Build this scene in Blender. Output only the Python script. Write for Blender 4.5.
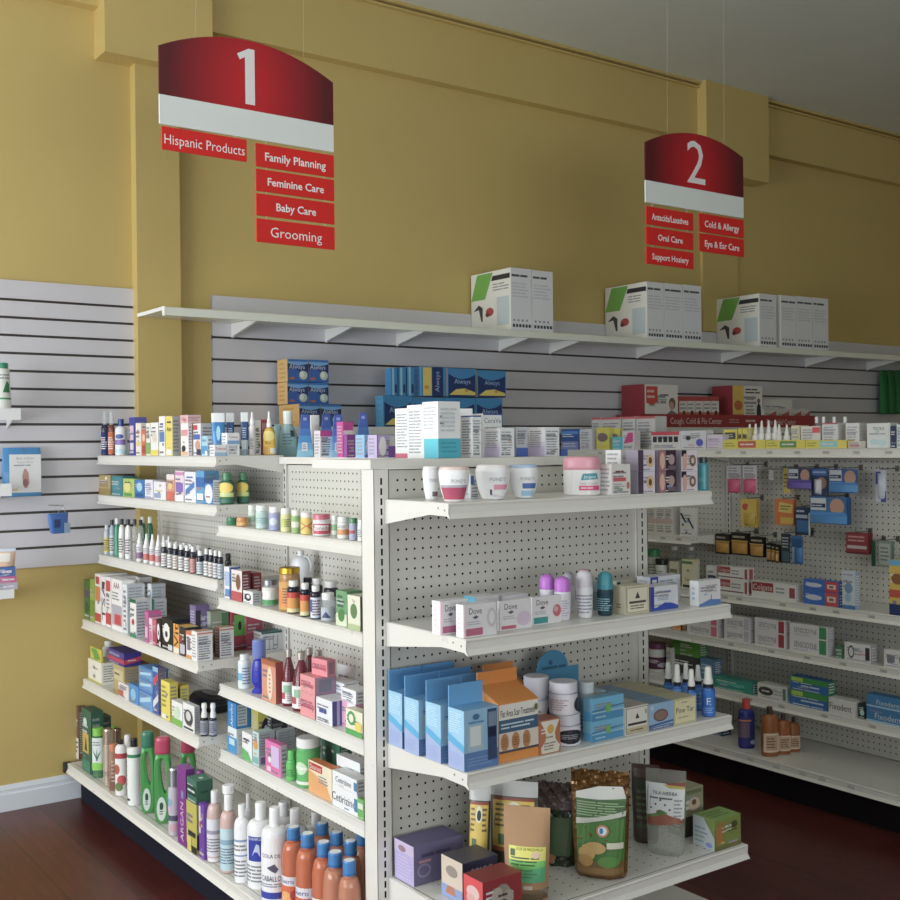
import bpy, math, random
from mathutils import Vector, Matrix

for o in list(bpy.data.objects):
    bpy.data.objects.remove(o, do_unlink=True)
SC = bpy.context.scene
COL = SC.collection
PI = math.pi

# ------------------------------------------------------------------ camera
CAM = Vector((-1.4929, -2.393, 1.4699))
YAW, PIT, ROL, FPX = math.radians(35.6984), math.radians(-.2217), math.radians(-.598), 1120.67
_R = Vector((math.cos(YAW), -math.sin(YAW), 0))
_H = Vector((math.sin(YAW), math.cos(YAW), 0))
_Z = Vector((0, 0, 1))
FWD = _H * math.cos(PIT) + _Z * math.sin(PIT)
UP = _Z * math.cos(PIT) - _H * math.sin(PIT)
_c, _s = math.cos(ROL), math.sin(ROL)
cam_data = bpy.data.cameras.new('camera')
cam = bpy.data.objects.new('camera', cam_data)
COL.objects.link(cam)
cr, cu = _R * _c + UP * _s, UP * _c - _R * _s
m = Matrix((cr, cu, -FWD)).transposed().to_4x4()
m.translation = CAM
cam.matrix_world = m
cam_data.sensor_width = 36
cam_data.lens = FPX / 900 * 36
cam_data.clip_start = .05
SC.camera = cam

# ------------------------------------------------------------------ daylight, added uplights and exposure
SC.view_settings.view_transform = 'Standard'
SC.view_settings.look = 'None'
SC.view_settings.gamma = 1
SC.view_settings.exposure = 0.0
world = bpy.data.worlds.new('daylight')
SC.world = world
world.use_nodes = True
wb = world.node_tree.nodes['Background']
wb.inputs[0].default_value = (.75, .86, 1, 1)
wb.inputs[1].default_value = .7

def window_light(name, loc, rot, sx, sy, power, col):
    l = bpy.data.lights.new(name, 'AREA')
    l.shape = 'RECTANGLE'; l.size = sx; l.size_y = sy; l.energy = power; l.color = col
    o = bpy.data.objects.new(name, l); COL.objects.link(o)
    o.location = loc; o.rotation_euler = rot
    return o
# daylight entering through the shop windows on the left and behind the photographer
window_light('window_daylight', (-4.05, .35, 1.5), (0, -PI/2, 0), 1.9, 3.3, 112, (.93, .97, 1))
window_light('window_daylight', (-4.05, -3.3, 1.5), (0, -PI/2, 0), 1.9, 2.3, 12, (.90, .97, 1))
window_light('window_daylight', (-1.2, -5.42, 1.6), (PI/2, 0, 0), 3.6, 2.0, 5, (.97, .99, 1))

# added lamps at the windows, tilted up to brighten ceiling and upper wall
window_light('added_uplight', (-4.04, .35, 1.3), (0, -PI/2 - .75, 0), 1.6, 3.3, 74, (.95, 1, 1))
window_light('added_uplight', (-1.2, -5.41, 1.4), (PI/2 + .9, 0, 0), 3.6, 1.6, 118, (.96, 1, .98))

# ------------------------------------------------------------------ helpers
def hit(u, v, ax, val):
    X = (u - 450) / FPX; Y = (v - 450) / FPX
    X, Y = X * _c + Y * _s, -X * _s + Y * _c
    d = FWD + _R * X - UP * Y
    i = 'xyz'.index(ax)
    return CAM + d * ((val - CAM[i]) / d[i])
def pix(p):
    d = Vector(p) - CAM
    f = d.dot(FWD); X = d.dot(_R) / f; Y = -d.dot(UP) / f
    return 450 + FPX * (X * _c - Y * _s), 450 + FPX * (X * _s + Y * _c)
def depth(p): return (Vector(p) - CAM).dot(FWD)

def lin(h):
    h = h.lstrip('#')
    r = []
    for i in (0, 2, 4):
        c = int(h[i:i+2], 16) / 255
        r.append(c / 12.92 if c <= .04045 else ((c + .055) / 1.055) ** 2.4)
    return tuple(r) + (1,)
MATS = {}
KIND = {'c': (.42, 0, 1), 'p': (.28, 0, 1), 'g': (.12, 0, .3), 't': (.12, 0, .8), 'k': (.7, 0, 1), 'm': (.3, .85, 1), 'f': (.25, .45, 1), 'w': (.5, 0, 1)}
def mat(key):
    """'c:RRGGBB' - carton, p plastic, g clear plastic, t tinted bottle, k paper, m metal, f foil, w wall paint"""
    if isinstance(key, bpy.types.Material): return key
    if ':' not in key: key = 'c:' + key
    if key in MATS: return MATS[key]
    k, hx = key.split(':')
    rough, metal, alpha = KIND[k]
    m = bpy.data.materials.new('finish_%s_%s' % (k, hx))
    m.use_nodes = True
    nt = m.node_tree; b = nt.nodes['Principled BSDF']
    tc = nt.nodes.new('ShaderNodeTexCoord'); no = nt.nodes.new('ShaderNodeTexNoise')
    no.inputs['Scale'].default_value = 45 if k in 'ckw' else 18
    mr = nt.nodes.new('ShaderNodeMapRange')
    mr.inputs[3].default_value = rough - .02; mr.inputs[4].default_value = rough + .03
    nt.links.new(tc.outputs['Object'], no.inputs['Vector'])
    nt.links.new(no.outputs['Fac'], mr.inputs[0])
    nt.links.new(mr.outputs[0], b.inputs['Roughness'])
    col = lin(hx)
    gy = .3 * col[0] + .59 * col[1] + .11 * col[2]; dz = .82 if k in 'cpktg' else 1
    b.inputs['Base Color'].default_value = tuple(gy + (x - gy) * dz for x in col[:3]) + (1,)
    b.inputs['Metallic'].default_value = metal
    b.inputs['Alpha'].default_value = alpha
    if k in 'kw': b.inputs['Specular IOR Level'].default_value = .25
    MATS[key] = m
    return m

def nodemat(name, fn):
    m = bpy.data.materials.new(name); m.use_nodes = True
    nt = m.node_tree
    fn(nt, nt.nodes['Principled BSDF'], lambda t: nt.nodes.new('ShaderNode' + t), nt.links.new)
    MATS[name] = m
    return m

def clip(pl, u, sg):
    out = []
    for i, p in enumerate(pl):
        q = pl[i - 1]
        ip, iq = (p[0] - u) * sg >= -1e-9, (q[0] - u) * sg >= -1e-9
        if ip != iq:
            t = (u - q[0]) / (p[0] - q[0]); out.append((u, q[1] + (p[1] - q[1]) * t))
        if ip: out.append(p)
    return out
_TXT = {}
def text_mesh(s):
    if s in _TXT: return _TXT[s]
    cu = bpy.data.curves.new('t', 'FONT'); cu.body = s.lstrip('*'); cu.resolution_u = 2
    if s[0] == '*': cu.offset = .018
    ob = bpy.data.objects.new('t', cu); COL.objects.link(ob)
    dg = bpy.context.evaluated_depsgraph_get()
    me = ob.evaluated_get(dg).to_mesh()
    vs = [(v.co.x, v.co.y) for v in me.vertices]
    fs = [tuple(p.vertices) for p in me.polygons]
    ob.evaluated_get(dg).to_mesh_clear()
    bpy.data.objects.remove(ob); bpy.data.curves.remove(cu)
    if vs:
        x0 = min(v[0] for v in vs); x1 = max(v[0] for v in vs)
        k = .72
        vs = [((x - x0) / k, y / k) for x, y in vs]
        w = (x1 - x0) / k
    else: w = 1
    _TXT[s] = (vs, fs, w)
    return _TXT[s]

RND = random.Random(5)
TONE = 1.0      # albedo gain for the packaging of one shelf run (its printed colours were noted in shade)
def toned(key):
    if TONE == 1 or not isinstance(key, str): return key
    k, hx = key.split(':') if ':' in key else ('c', key)
    if k not in 'cpktf': return key
    c = lin(hx)[:3]; g_ = max(1, min(TONE, .80 / max(max(c), .01)))
    e = lambda x: round(255 * (12.92 * x if x <= .0031308 else 1.055 * x ** (1 / 2.4) - .055))
    return k + ':%02X%02X%02X' % tuple(min(255, e(x * g_)) for x in c)
class MB:
    def __init__(s): s.v = []; s.f = []; s.m = []; s.sm = []; s.key = {}; s.mats = []
    def mi(s, m):
        m = toned(m)
        k = m if isinstance(m, str) else m.name
        if k not in s.key: s.key[k] = len(s.mats); s.mats.append(mat(m))
        return s.key[k]
    def add(s, vs, fs, m, smooth=False):
        b = len(s.v); i = s.mi(m)
        s.v += [tuple(p) for p in vs]
        for f in fs:
            s.f.append(tuple(b + j for j in f)); s.m.append(i); s.sm.append(smooth)
        return s
    def box(s, x0, x1, y0, y1, z0, z1, m, front=None, right=None, left=None, top=None):
        vs = [(x, y, z) for z in (z0, z1) for y in (y0, y1) for x in (x0, x1)]
        for f, mm in (((0, 1, 5, 4), front), ((1, 3, 7, 5), right), ((3, 2, 6, 7), None), ((2, 0, 4, 6), left), ((4, 5, 7, 6), top), ((0, 2, 3, 1), None)):
            s.add([vs[i] for i in f], [(0, 1, 2, 3)], mm or m)
        return s
    def prism(s, pts, axis, a, b, m):
        """polygon (p,q) swept along an axis; x: (y,z)  y: (x,z)  z: (x,y)"""
        n = len(pts)
        def P(p, t): return {'x': (t, p[0], p[1]), 'y': (p[0], t, p[1]), 'z': (p[0], p[1], t)}[axis]
        vs = [P(p, a) for p in pts] + [P(p, b) for p in pts]
        fs = [tuple(range(n - 1, -1, -1)), tuple(range(n, 2 * n))]
        fs += [(i, (i + 1) % n, n + (i + 1) % n, n + i) for i in range(n)]
        return s.add(vs, fs, m)
    def loft(s, secs, m, n=20, p=2, cx=0, cy=0, mats=None, cap=True, smooth=True):
        """secs: (z, rx, ry) rings; mats: one per band"""
        rings = []
        for z, rx, ry in secs:
            r = []
            for i in range(n):
                a = 2 * PI * i / n
                c, d = math.cos(a), math.sin(a)
                k = (abs(c) ** p + abs(d) ** p) ** (-1 / p)
                r.append((cx + rx * c * k, cy + ry * d * k, z))
            rings.append(r)
        for j in range(len(rings) - 1):
            s.add(rings[j] + rings[j + 1], [(i, (i + 1) % n, n + (i + 1) % n, n + i) for i in range(n)], (mats[j] if mats else m), smooth)
        if cap:
            s.add(rings[0], [tuple(range(n - 1, -1, -1))], mats[0] if mats else m)
            s.add(rings[-1], [tuple(range(n))], mats[-1] if mats else m)
        return s
    def tube(s, pts, r, m, n=8):
        pts = [Vector(p) for p in pts]
        rings = []
        for i, p in enumerate(pts):
            t = (pts[min(i + 1, len(pts) - 1)] - pts[max(i - 1, 0)]).normalized()
            a = t.cross(Vector((0, 0, 1)) if abs(t.z) < .9 else Vector((1, 0, 0))).normalized(); b = t.cross(a)
            rings.append([p + (a * math.cos(2 * PI * k / n) + b * math.sin(2 * PI * k / n)) * r for k in range(n)])
        for j in range(len(rings) - 1):
            s.add(rings[j] + rings[j + 1], [(i, (i + 1) % n, n + (i + 1) % n, n + i) for i in range(n)], m, True)
        s.add(rings[0], [tuple(range(n))], m); s.add(rings[-1], [tuple(range(n))], m)
        return s
    def plate(s, u0, u1, v0, v1, pu, pv, hw, hh, mapf, m, margin=.012, oct=True):
        """a sheet with a regular grid of real holes"""
        nu = max(1, int((u1 - u0 - 2 * margin) / pu + 1e-6)); nv = max(1, int((v1 - v0 - 2 * margin) / pv + 1e-6))
        a0 = (u0 + u1) / 2 - nu * pu / 2; b0 = (v0 + v1) / 2 - nv * pv / 2
        a1 = a0 + nu * pu; b1 = b0 + nv * pv
        vs, fs = [], []
        h8 = [(-1, -.42), (-.42, -1), (.42, -1), (1, -.42), (1, .42), (.42, 1), (-.42, 1), (-1, .42)] if oct else [(-1, -1), (-1, -1), (1, -1), (1, -1), (1, 1), (1, 1), (-1, 1), (-1, 1)]
        for j in range(nv + 1):
            for i in range(nu + 1): vs.append(mapf(a0 + i * pu, b0 + j * pv))
        base = len(vs)
        for j in range(nv):
            for i in range(nu):
                cx, cy = a0 + (i + .5) * pu, b0 + (j + .5) * pv
                k = len(vs)
                vs += [mapf(cx + x * hw, cy + y * hh) for x, y in h8]
                A = j * (nu + 1) + i; B = A + 1; C_ = B + nu + 1; D = A + nu + 1
                fs += [(A, B, k+2, k+1), (B, C_, k+4, k+3), (C_, D, k+6, k+5), (D, A, k, k+7)]
                if oct: fs += [(A, k+1, k), (B, k+3, k+2), (C_, k+5, k+4), (D, k+7, k+6)]
        s.add(vs, fs, m)
        for r in ((u0, a0, v0, v1), (a1, u1, v0, v1), (a0, a1, v0, b0), (a0, a1, b1, v1)):
            if r[1] - r[0] > 1e-5 and r[3] - r[2] > 1e-5:
                s.add([mapf(r[0], r[2]), mapf(r[1], r[2]), mapf(r[1], r[3]), mapf(r[0], r[3])], [(0, 1, 2, 3)], m)
        return s
    def art(s, ops, mapf, W, H, seg=1, o0=.0004):
        """printed art; mapf(u,v,offset), u and v run 0..1"""
        for i, op in enumerate(ops):
            off = o0 + .00022 * i; k = op[0]
            def rect(u0, v0, u1, v1, c):
                n = max(1, int(math.ceil((u1 - u0) * seg)))
                vs = [mapf(u0 + (u1 - u0) * a / n, v, off) for v in (v0, v1) for a in range(n + 1)]
                s.add(vs, [(a, a + 1, n + 2 + a, n + 1 + a) for a in range(n)], c)
            if k == 'r': rect(*op[1:6])
            elif k in 'ep':
                if k == 'e':
                    cu, cv, ru, rv, c = op[1:6]
                    pl = [(cu + ru * math.cos(2 * PI * a / 18), cv + rv * math.sin(2 * PI * a / 18)) for a in range(18)]
                else: pl, c = list(op[1]), op[2]
                if seg == 1: s.add([mapf(a, b, off) for a, b in pl], [tuple(range(len(pl)))], c)
                else:       # follow a curved face: cut the outline into upright strips
                    ua, ub = min(q[0] for q in pl), max(q[0] for q in pl)
                    n = max(1, int(math.ceil((ub - ua) * seg)))
                    for j in range(n):
                        st = clip(clip(pl, ua + (ub - ua) * j / n, 1), ua + (ub - ua) * (j + 1) / n, -1)
                        if len(st) > 2: s.add([mapf(a, b, off) for a, b in st], [tuple(range(len(st)))], c)
            elif k == 'l':
                u0, v0, u1, v1, n, c = op[1:7]
                st = (v1 - v0) / n
                for j in range(n):
                    e = u0 + (u1 - u0) * RND.uniform(.7, 1)
                    b = v1 - (j + .5) * st
                    g = u0 + (e - u0) * RND.uniform(.3, .7)
                    rect(u0, b - st * .22, g - .02 * (u1 - u0), b + st * .22, c); rect(g + .02 * (u1 - u0), b - st * .22, e, b + st * .22, c)
            elif k == 't':
                cu, cv, h, t, c = op[1:6]
                mw = op[6] if len(op) > 6 else .92
                vs, fs, w = text_mesh(t)
                sx = h * H / W
                if w * sx > mw: sx = mw / w
                rot = op[7] if len(op) > 7 else 0
                if rot:   # reads upwards, mw is its length
                    sv = mw / w; su = min(sv * H / W, .8)
                    q = [mapf(cu - (y - .5) * su, cv + (x - w / 2) * sv, off) for x, y in vs]
                else:
                    q = [mapf(cu + (x - w / 2) * sx, cv + (y - .5) * h, off) for x, y in vs]
                s.add(q, fs, c)
        return s
    def build(s, name, parent=None, loc=None, rot=0, sharp=True):
        me = bpy.data.meshes.new(name)
        me.from_pydata(s.v, [], s.f)
        for m in s.mats: me.materials.append(m)
        me.polygons.foreach_set('material_index', s.m)
        me.polygons.foreach_set('use_smooth', s.sm)
        me.update()
        if sharp and any(s.sm):
            me.set_sharp_from_angle(angle=math.radians(42))
        o = bpy.data.objects.new(name, me); COL.objects.link(o)
        if parent: o.parent = parent
        if loc is not None: o.location = loc
        if rot: o.rotation_euler = (0, 0, rot)
        return o

def tag(o, label, cat, group=None):
    o['label'] = label; o['category'] = cat
    if group: o['group'] = group
    return o
def thing(name, label, cat, loc, rot=0, group=None):
    o = bpy.data.objects.new(name, None); COL.objects.link(o)
    o.empty_display_size = .05
    o.location = loc; o.rotation_euler = (0, 0, rot)
    return tag(o, label, cat, group)
def struct(mb, name, parent=None):
    o = mb.build(name, parent); o['kind'] = 'structure'
    return o
# ------------------------------------------------------------------ the room
def wall_paint(name, hx, bump=.12):
    def fn(nt, b, N, L):
        tc = N('TexCoord'); no = N('TexNoise'); no.inputs['Scale'].default_value = 1.6; no.inputs['Detail'].default_value = 5
        L(tc.outputs['Object'], no.inputs['Vector'])
        mx = N('Mix'); mx.data_type = 'RGBA'
        c = lin(hx)
        mx.inputs[6].default_value = tuple(x * .93 for x in c[:3]) + (1,); mx.inputs[7].default_value = tuple(min(1, x * 1.06) for x in c[:3]) + (1,)
        L(no.outputs['Fac'], mx.inputs[0]); L(mx.outputs[2], b.inputs['Base Color'])
        n2 = N('TexNoise'); n2.inputs['Scale'].default_value = 160
        L(tc.outputs['Object'], n2.inputs['Vector'])
        bp = N('Bump'); bp.inputs['Strength'].default_value = bump; bp.inputs['Distance'].default_value = .002
        L(n2.outputs['Fac'], bp.inputs['Height']); L(bp.outputs[0], b.inputs['Normal'])
        b.inputs['Roughness'].default_value = .6; b.inputs['Specular IOR Level'].default_value = .25
    return nodemat(name, fn)
M_WALL = wall_paint('ochre_wall_paint', 'C9B274')
M_PALE = wall_paint('pale_grey_wall_paint', 'CBD3CE')
M_CEIL = wall_paint('ceiling_paint', 'DADED8')
def floor_fn(nt, b, N, L):
    tc = N('TexCoord'); mp = N('Mapping'); mp.inputs['Rotation'].default_value = (0, 0, PI / 2)
    br = N('TexBrick'); br.inputs['Scale'].default_value = 1
    br.inputs['Brick Width'].default_value = 1.2; br.inputs['Row Height'].default_value = .19
    br.inputs['Mortar Size'].default_value = .0022; br.inputs['Mortar Smooth'].default_value = .4
    br.inputs['Color1'].default_value = lin('5A2824'); br.inputs['Color2'].default_value = lin('6A322C'); br.inputs['Mortar'].default_value = lin('2A1410')
    L(tc.outputs['Object'], mp.inputs[0]); L(mp.outputs[0], br.inputs['Vector'])
    m2 = N('Mapping'); m2.inputs['Scale'].default_value = (22, 1.6, 1); no = N('TexNoise'); no.inputs['Scale'].default_value = 2.5; no.inputs['Detail'].default_value = 6
    L(tc.outputs['Object'], m2.inputs[0]); L(m2.outputs[0], no.inputs['Vector'])
    mx = N('Mix'); mx.data_type = 'RGBA'; mx.blend_type = 'MULTIPLY'; mx.inputs[0].default_value = .75
    cr = N('ValToRGB'); cr.color_ramp.elements[0].position = .3; cr.color_ramp.elements[0].color = (.45, .42, .4, 1); cr.color_ramp.elements[1].position = .7
    L(no.outputs['Fac'], cr.inputs[0]); L(br.outputs['Color'], mx.inputs[6]); L(cr.outputs[0], mx.inputs[7]); L(mx.outputs[2], b.inputs['Base Color'])
    b.inputs['Roughness'].default_value = .33
M_FLOOR = nodemat('red_brown_wood_planks', floor_fn)
TRIM = 'w:DDE2EA'
YW = 2.385
XL, XR, YF, ZC = -4.2, 8.2, -5.6, 3.69
struct(MB().box(XL - .1, XR + .1, YF - .1, YW + .1, -.1, 0, M_FLOOR), 'floor')
struct(MB().box(XL - .1, XR + .1, YF - .1, YW + .1, ZC, ZC + .1, M_CEIL), 'ceiling')
struct(MB().box(XL - .1, XR + .1, YW, YW + .12, 0, ZC, M_WALL), 'wall_back')
struct(MB().box(XR, XR + .12, YF, YW, 0, ZC, M_WALL), 'wall_right')
def pierced(name, axis, at, a0, a1, holes, th):
    mb = MB()
    def bx_(p, q, z0, z1):
        if axis == 'x': mb.box(at - th, at, p, q, z0, z1, M_PALE)
        else: mb.box(p, q, at - th, at, z0, z1, M_PALE)
    p = a0
    for h0, h1, z0, z1 in holes:
        bx_(p, h0, 0, ZC); bx_(h0, h1, 0, z0); bx_(h0, h1, z1, ZC); p = h1
    bx_(p, a1, 0, ZC)
    return struct(mb, name)
pierced('wall_left', 'x', XL, YF, YW, [(-4.5, -2.1, .5, 2.5), (-1.35, 2.05, .5, 2.5)], .12)
pierced('wall_front', 'y', YF, XL, XR, [(-3.1, .7, .55, 2.65)], .12)
def window(n, axis, at, a0, a1, z0, z1):
    mb = MB(); fr = 'p:3A3D40'
    def b(p, q, y, z):
        if axis == 'x': mb.box(at - .08, at - .03, p, q, y, z, fr)
        else: mb.box(p, q, at - .08, at - .03, y, z, fr)
    w = .05
    b(a0, a1, z0, z0 + w); b(a0, a1, z1 - w, z1)
    k = 3
    for i in range(k + 1):
        c = a0 + (a1 - a0 - w) * i / k
        b(c, c + w, z0 + w, z1 - w)
    o = struct(mb, 'window_%d' % n)
    g = MB()
    if axis == 'x': g.box(at - .058, at - .052, a0 + w, a1 - w, z0 + w, z1 - w, 'g:E8F0F2')
    else: g.box(a0 + w, a1 - w, at - .058, at - .052, z0 + w, z1 - w, 'g:E8F0F2')
    struct(g, 'pane', o)
window(1, 'x', XL, -1.35, 2.05, .5, 2.5)
window(2, 'x', XL, -4.5, -2.1, .5, 2.5)
window(3, 'y', YF, -3.1, .7, .55, 2.65)
# beams, pilasters and their capital blocks
struct(MB().box(XL, XR, YW - .062, YW, 3.345, ZC, M_WALL), 'wall_beam')
struct(MB().box(XL, XR, YW - .085, YW - .062, 3.655, 3.665, M_WALL).box(XL, XR, YW - .1, YW - .062, 3.675, ZC, M_WALL), 'trim_1')
for i, (p0, p1, b0, b1) in enumerate(((.243, .44, .088, .571), (3.885, 4.215, 3.80, 4.39), (-3.6, -3.4, -3.79, -3.3))):
    struct(MB().box(p0, p1, YW - (.02 if i == 1 else .06), YW, 2.17 if i == 1 else 0, 3.14, M_WALL), 'wall_pilaster_%d' % (i + 1))
    struct(MB().box(b0, b1, YW - .135, YW, 3.135, ZC, M_WALL), 'wall_capital_%d' % (i + 1))
mb = MB()
prof = [(YW, 0), (YW - .018, 0), (YW - .018, .068), (YW - .012, .072), (YW - .012, .083), (YW - .014, .086), (YW - .006, .104), (YW, .104)]
for a, b in ((XL, .243), (.44, XR)): mb.prism(prof, 'x', a, b, TRIM)
struct(mb, 'baseboard_back')

# ------------------------------------------------------------------ slatwall panels
SLAT = 'p:D2CFD6'
def slatwall(label, x0, x1, z1, grooves, z0):
    root = thing('slatwall', label, 'wall panel', ((x0 + x1) / 2, 2.37, z0))
    pts = [(.0, z0)]
    for g in sorted(grooves):
        pts += [(0, g - .0053), (.007, g - .0053), (.007, g - .010), (.0125, g - .010), (.0125, g + .010), (.007, g + .010), (.007, g + .0053), (0, g + .0053)]
    pts += [(0, z1), (.0145, z1), (.0145, z0)]
    mb = MB()
    a, b = x0 - (x0 + x1) / 2, x1 - (x0 + x1) / 2
    fr = [(p[0], p[1] - z0) for p in pts]
    n = len(fr)
    for i in range(n):
        p, q = fr[i], fr[(i + 1) % n]
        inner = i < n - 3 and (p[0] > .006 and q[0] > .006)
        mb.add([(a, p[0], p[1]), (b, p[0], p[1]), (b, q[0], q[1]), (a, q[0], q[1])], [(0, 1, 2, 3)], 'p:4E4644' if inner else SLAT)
    for t in (a, b):   # end grain, one piece per slat
        mb.add([(t, .0128, 0), (t, .0145, 0), (t, .0145, z1 - z0), (t, .0128, z1 - z0)], [(0, 1, 2, 3)], SLAT)
    mb.build('slats', root)
    return root
gl = [1.866 - .0730 * i for i in range(-4, 12)]
gl = [1.503 + .0729 * i for i in range(-6, 10) if 1.0 < 1.503 + .0729 * i < 2.15]
slatwall('white slatwall panel left of the yellow pilaster', XL + .1, .243, 2.166, gl, .985)
gr = [1.874 + .1008 * i for i in range(-9, 5) if 1.0 < 1.874 + .1008 * i < 2.06]
slatwall('long white slatwall panel behind the shelving, right of the yellow pilaster', .607, XR - .1, 2.165, gr, .985)
# ------------------------------------------------------------------ store shelving
STEEL = 'p:E4E1DA'
STEEL2 = 'p:D7D4CB'
DARK = 'k:15161A'
KICK = 'k:161A2C'
def lip_profile(d):
    # (y,z) outline of a shelf with its price channel, front edge at y=-d
    return [(0, 0), (-d, 0), (-d - .0035, -.003), (-d - .0015, -.008), (-d - .0015, -.024), (-d - .006, -.031), (-d - .010, -.0365), (-d - .0075, -.0375),
            (-d - .003, -.031), (-d + .002, -.026), (-d + .002, -.012), (-d + .012, -.012), (0, -.012)]
def bracket_poly(d):
    return [(0, -.001), (-d, -.001), (-d - .0035, -.003), (-d - .0015, -.024), (-d - .010, -.0375), (-d + .006, -.031), (-d * .72, -.030), (0, -.062)]
def shelf(parent, a0, a1, depth_, z, ax, wall, tags=(), name='shelf', holes=False):
    """ax 'y': runs along x, wall plane y=wall, comes out to -y; ax 'x': runs along y, comes out to -x. Local root origin is world origin."""
    def tr(mb):
        if ax == 'y': mb.v = [(x, y + wall, zz) for x, y, zz in mb.v]
        else: mb.v = [(y + wall, x, zz) for x, y, zz in mb.v]
        return mb
    m = MB()
    pr = [(p[0], p[1] + z) for p in lip_profile(depth_)]
    m.prism(pr, 'x', a0 + .004, a1 - .004, STEEL)
    if holes:
        m.plate(a0 + .01, a1 - .01, -depth_ + .012, -.01, .0508, .0254, .0025, .0025, lambda u, v: (u, v, z + .0012), STEEL)
        m.box(a0 + .01, a1 - .01, -depth_ + .012, -.01, z, z + .0004, DARK)
    sh = tr(m).build(name, parent)
    for t0, t1 in ((a0, a0 + .003), (a1 - .003, a1)):
        b = MB().prism([(p[0], p[1] + z) for p in bracket_poly(depth_)], 'x', t0, t1, STEEL)
        for k, q in ((.86, -.013), (.955, -.017)):
            b.prism([(-depth_ * k + .0028 * math.cos(i * PI / 4), z + q + .0028 * math.sin(i * PI / 4)) for i in range(8)], 'x', t0 - .0006, t1 + .0006, 'p:8E8A84')
        tr(b).build('bracket', sh)
    for t in tags:
        c = MB().box(t - .016, t + .016, -depth_ - .0036, -depth_ - .0022, z - .0225, z - .0095, 'k:C9C6BE')
        c.art([('l', .1, .2, .9, .8, 2, '8A8680')], lambda u, v, o: (t - .016 + .032 * u, -depth_ - .0036 - o, z - .0225 + .013 * v), .032, .013)
        o = tr(c).build('price_tag', sh)
    return sh
def upright(parent, x, y, z0, z1, ax, w=.030, d=.055):
    """slotted post, slots on the -y face (ax 'y') or the -x face (ax 'x')"""
    m = MB()
    f = (lambda u, v: (x + u, y, v)) if ax == 'y' else (lambda u, v: (x, y + u, v))
    m.plate(-w / 2, w / 2, z0, z1, w * .5, .0254, .0028, .0085, f, STEEL, margin=.006, oct=False)
    if ax == 'y':
        m.box(x - w / 2, x - w / 2 + .002, y, y + d, z0, z1, STEEL); m.box(x + w / 2 - .002, x + w / 2, y, y + d, z0, z1, STEEL)
        m.box(x - w / 2 + .002, x + w / 2 - .002, y + .004, y + .006, z0, z1, DARK)
        m.box(x - w / 2, x + w / 2, y + d - .002, y + d, z0, z1, STEEL)
    else:
        m.box(x, x + d, y - w / 2, y - w / 2 + .002, z0, z1, STEEL); m.box(x, x + d, y + w / 2 - .002, y + w / 2, z0, z1, STEEL)
        m.box(x + .004, x + .006, y - w / 2 + .002, y + w / 2 - .002, z0, z1, DARK)
        m.box(x + d - .002, x + d, y - w / 2, y + w / 2, z0, z1, STEEL)
    return m.build('upright', parent)
def pegboard(parent, a0, a1, z0, z1, ax, at):
    m = MB()
    f = (lambda u, v: (u, at, v)) if ax == 'y' else (lambda u, v: (at, u, v))
    m.plate(a0, a1, z0, z1, .0254, .0254, .0031, .0031, f, STEEL2)
    e = .012
    if ax == 'y': m.box(a0, a1, at + e, at + e + .004, z0, z1, DARK); m.box(a0, a1, at, at + e, z1 - .002, z1, STEEL2)
    else: m.box(at + e, at + e + .004, a0, a1, z0, z1, DARK); m.box(at, at + e, a0, a1, z1 - .002, z1, STEEL2)
    return m.build('pegboard_panel', parent)
ZT = 1.4365
# end cap facing the camera
EC = thing('end_cap_shelving', 'white end cap shelving with four stocked shelves, nearest unit in the shop', 'store shelving', (0, 0, 0))
upright(EC, .012, 0, .03, 1.412, 'y', w=.046, d=.06)
upright(EC, .933, 0, .03, 1.412, 'y', w=.046, d=.06)
pegboard(EC, .036, .909, .06, 1.411, 'y', .008)
MB().box(-.02, .965, -.002, .30, 1.413, ZT, STEEL).build('top_deck', EC)
MB().box(.0, .956, -.37, .0, .02, .14, KICK).build('kick_plate', EC)
MB().box(-.01, .966, -.40, -.001, .141, .162, STEEL).build('base_deck', EC)
EZ = (1.336, 1.027, .721, .382)
ED = (.272, .335, .335, .392)
for z, d in zip(EZ, ED): shelf(EC, .022, .922 if z < .5 else .928, d, z, 'y', -.001, holes=(z < .5))
# long run of two sections, seen along its left side
G1 = thing('gondola_shelving', 'long white two section shelving run left of the end cap', 'store shelving', (0, 0, 0))
XS = .32
YJ, YE = 1.122, 2.338
for y, w in ((.085, .03), (YJ, .03), (YE - .018, .03)): upright(G1, XS, y, .165, 1.412, 'x', w=w, d=.07)
pegboard(G1, .102, YJ - .017, .165, 1.411, 'x', XS + .006)
pegboard(G1, YJ + .017, YE - .034, .165, 1.411, 'x', XS + .006)
MB().box(XS + .0225, XS + .068, .102, YJ - .017, .165, 1.411, STEEL2).box(XS + .0225, XS + .068, YJ + .017, YE - .034, .165, 1.411, STEEL2).build('back_panel', G1)
MB().box(XS - .02, XS + .34, .302, YJ, 1.413, ZT, STEEL).build('top_deck', G1)
MB().box(-.02, .93, .07, YE, .0, .138, KICK).build('kick_plate', G1)
m = MB().prism([(p[0] + XS, p[1] + .162) for p in lip_profile(XS + .072)], 'y', .065, YE, STEEL)
m.box(XS, .97, .065, YE, .15, .162, STEEL)
m.plate(-.05, .3, .08, YE - .02, .0254, .0508, .0025, .0025, lambda u, v: (u, v, .1634), STEEL)
m.box(-.05, .3, .08, YE - .02, .162, .1626, DARK)
bd = m.build('base_deck', G1)
MB().box(-.088, -.058, YE, YE + .022, .122, .164, 'p:1E2127').box(-.074, .0, YE, YE + .012, .128, .16, 'p:1E2127').build('end_plug', bd)
XA = .07
AZ = (1.213, .9696, .6799, .4596)
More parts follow.
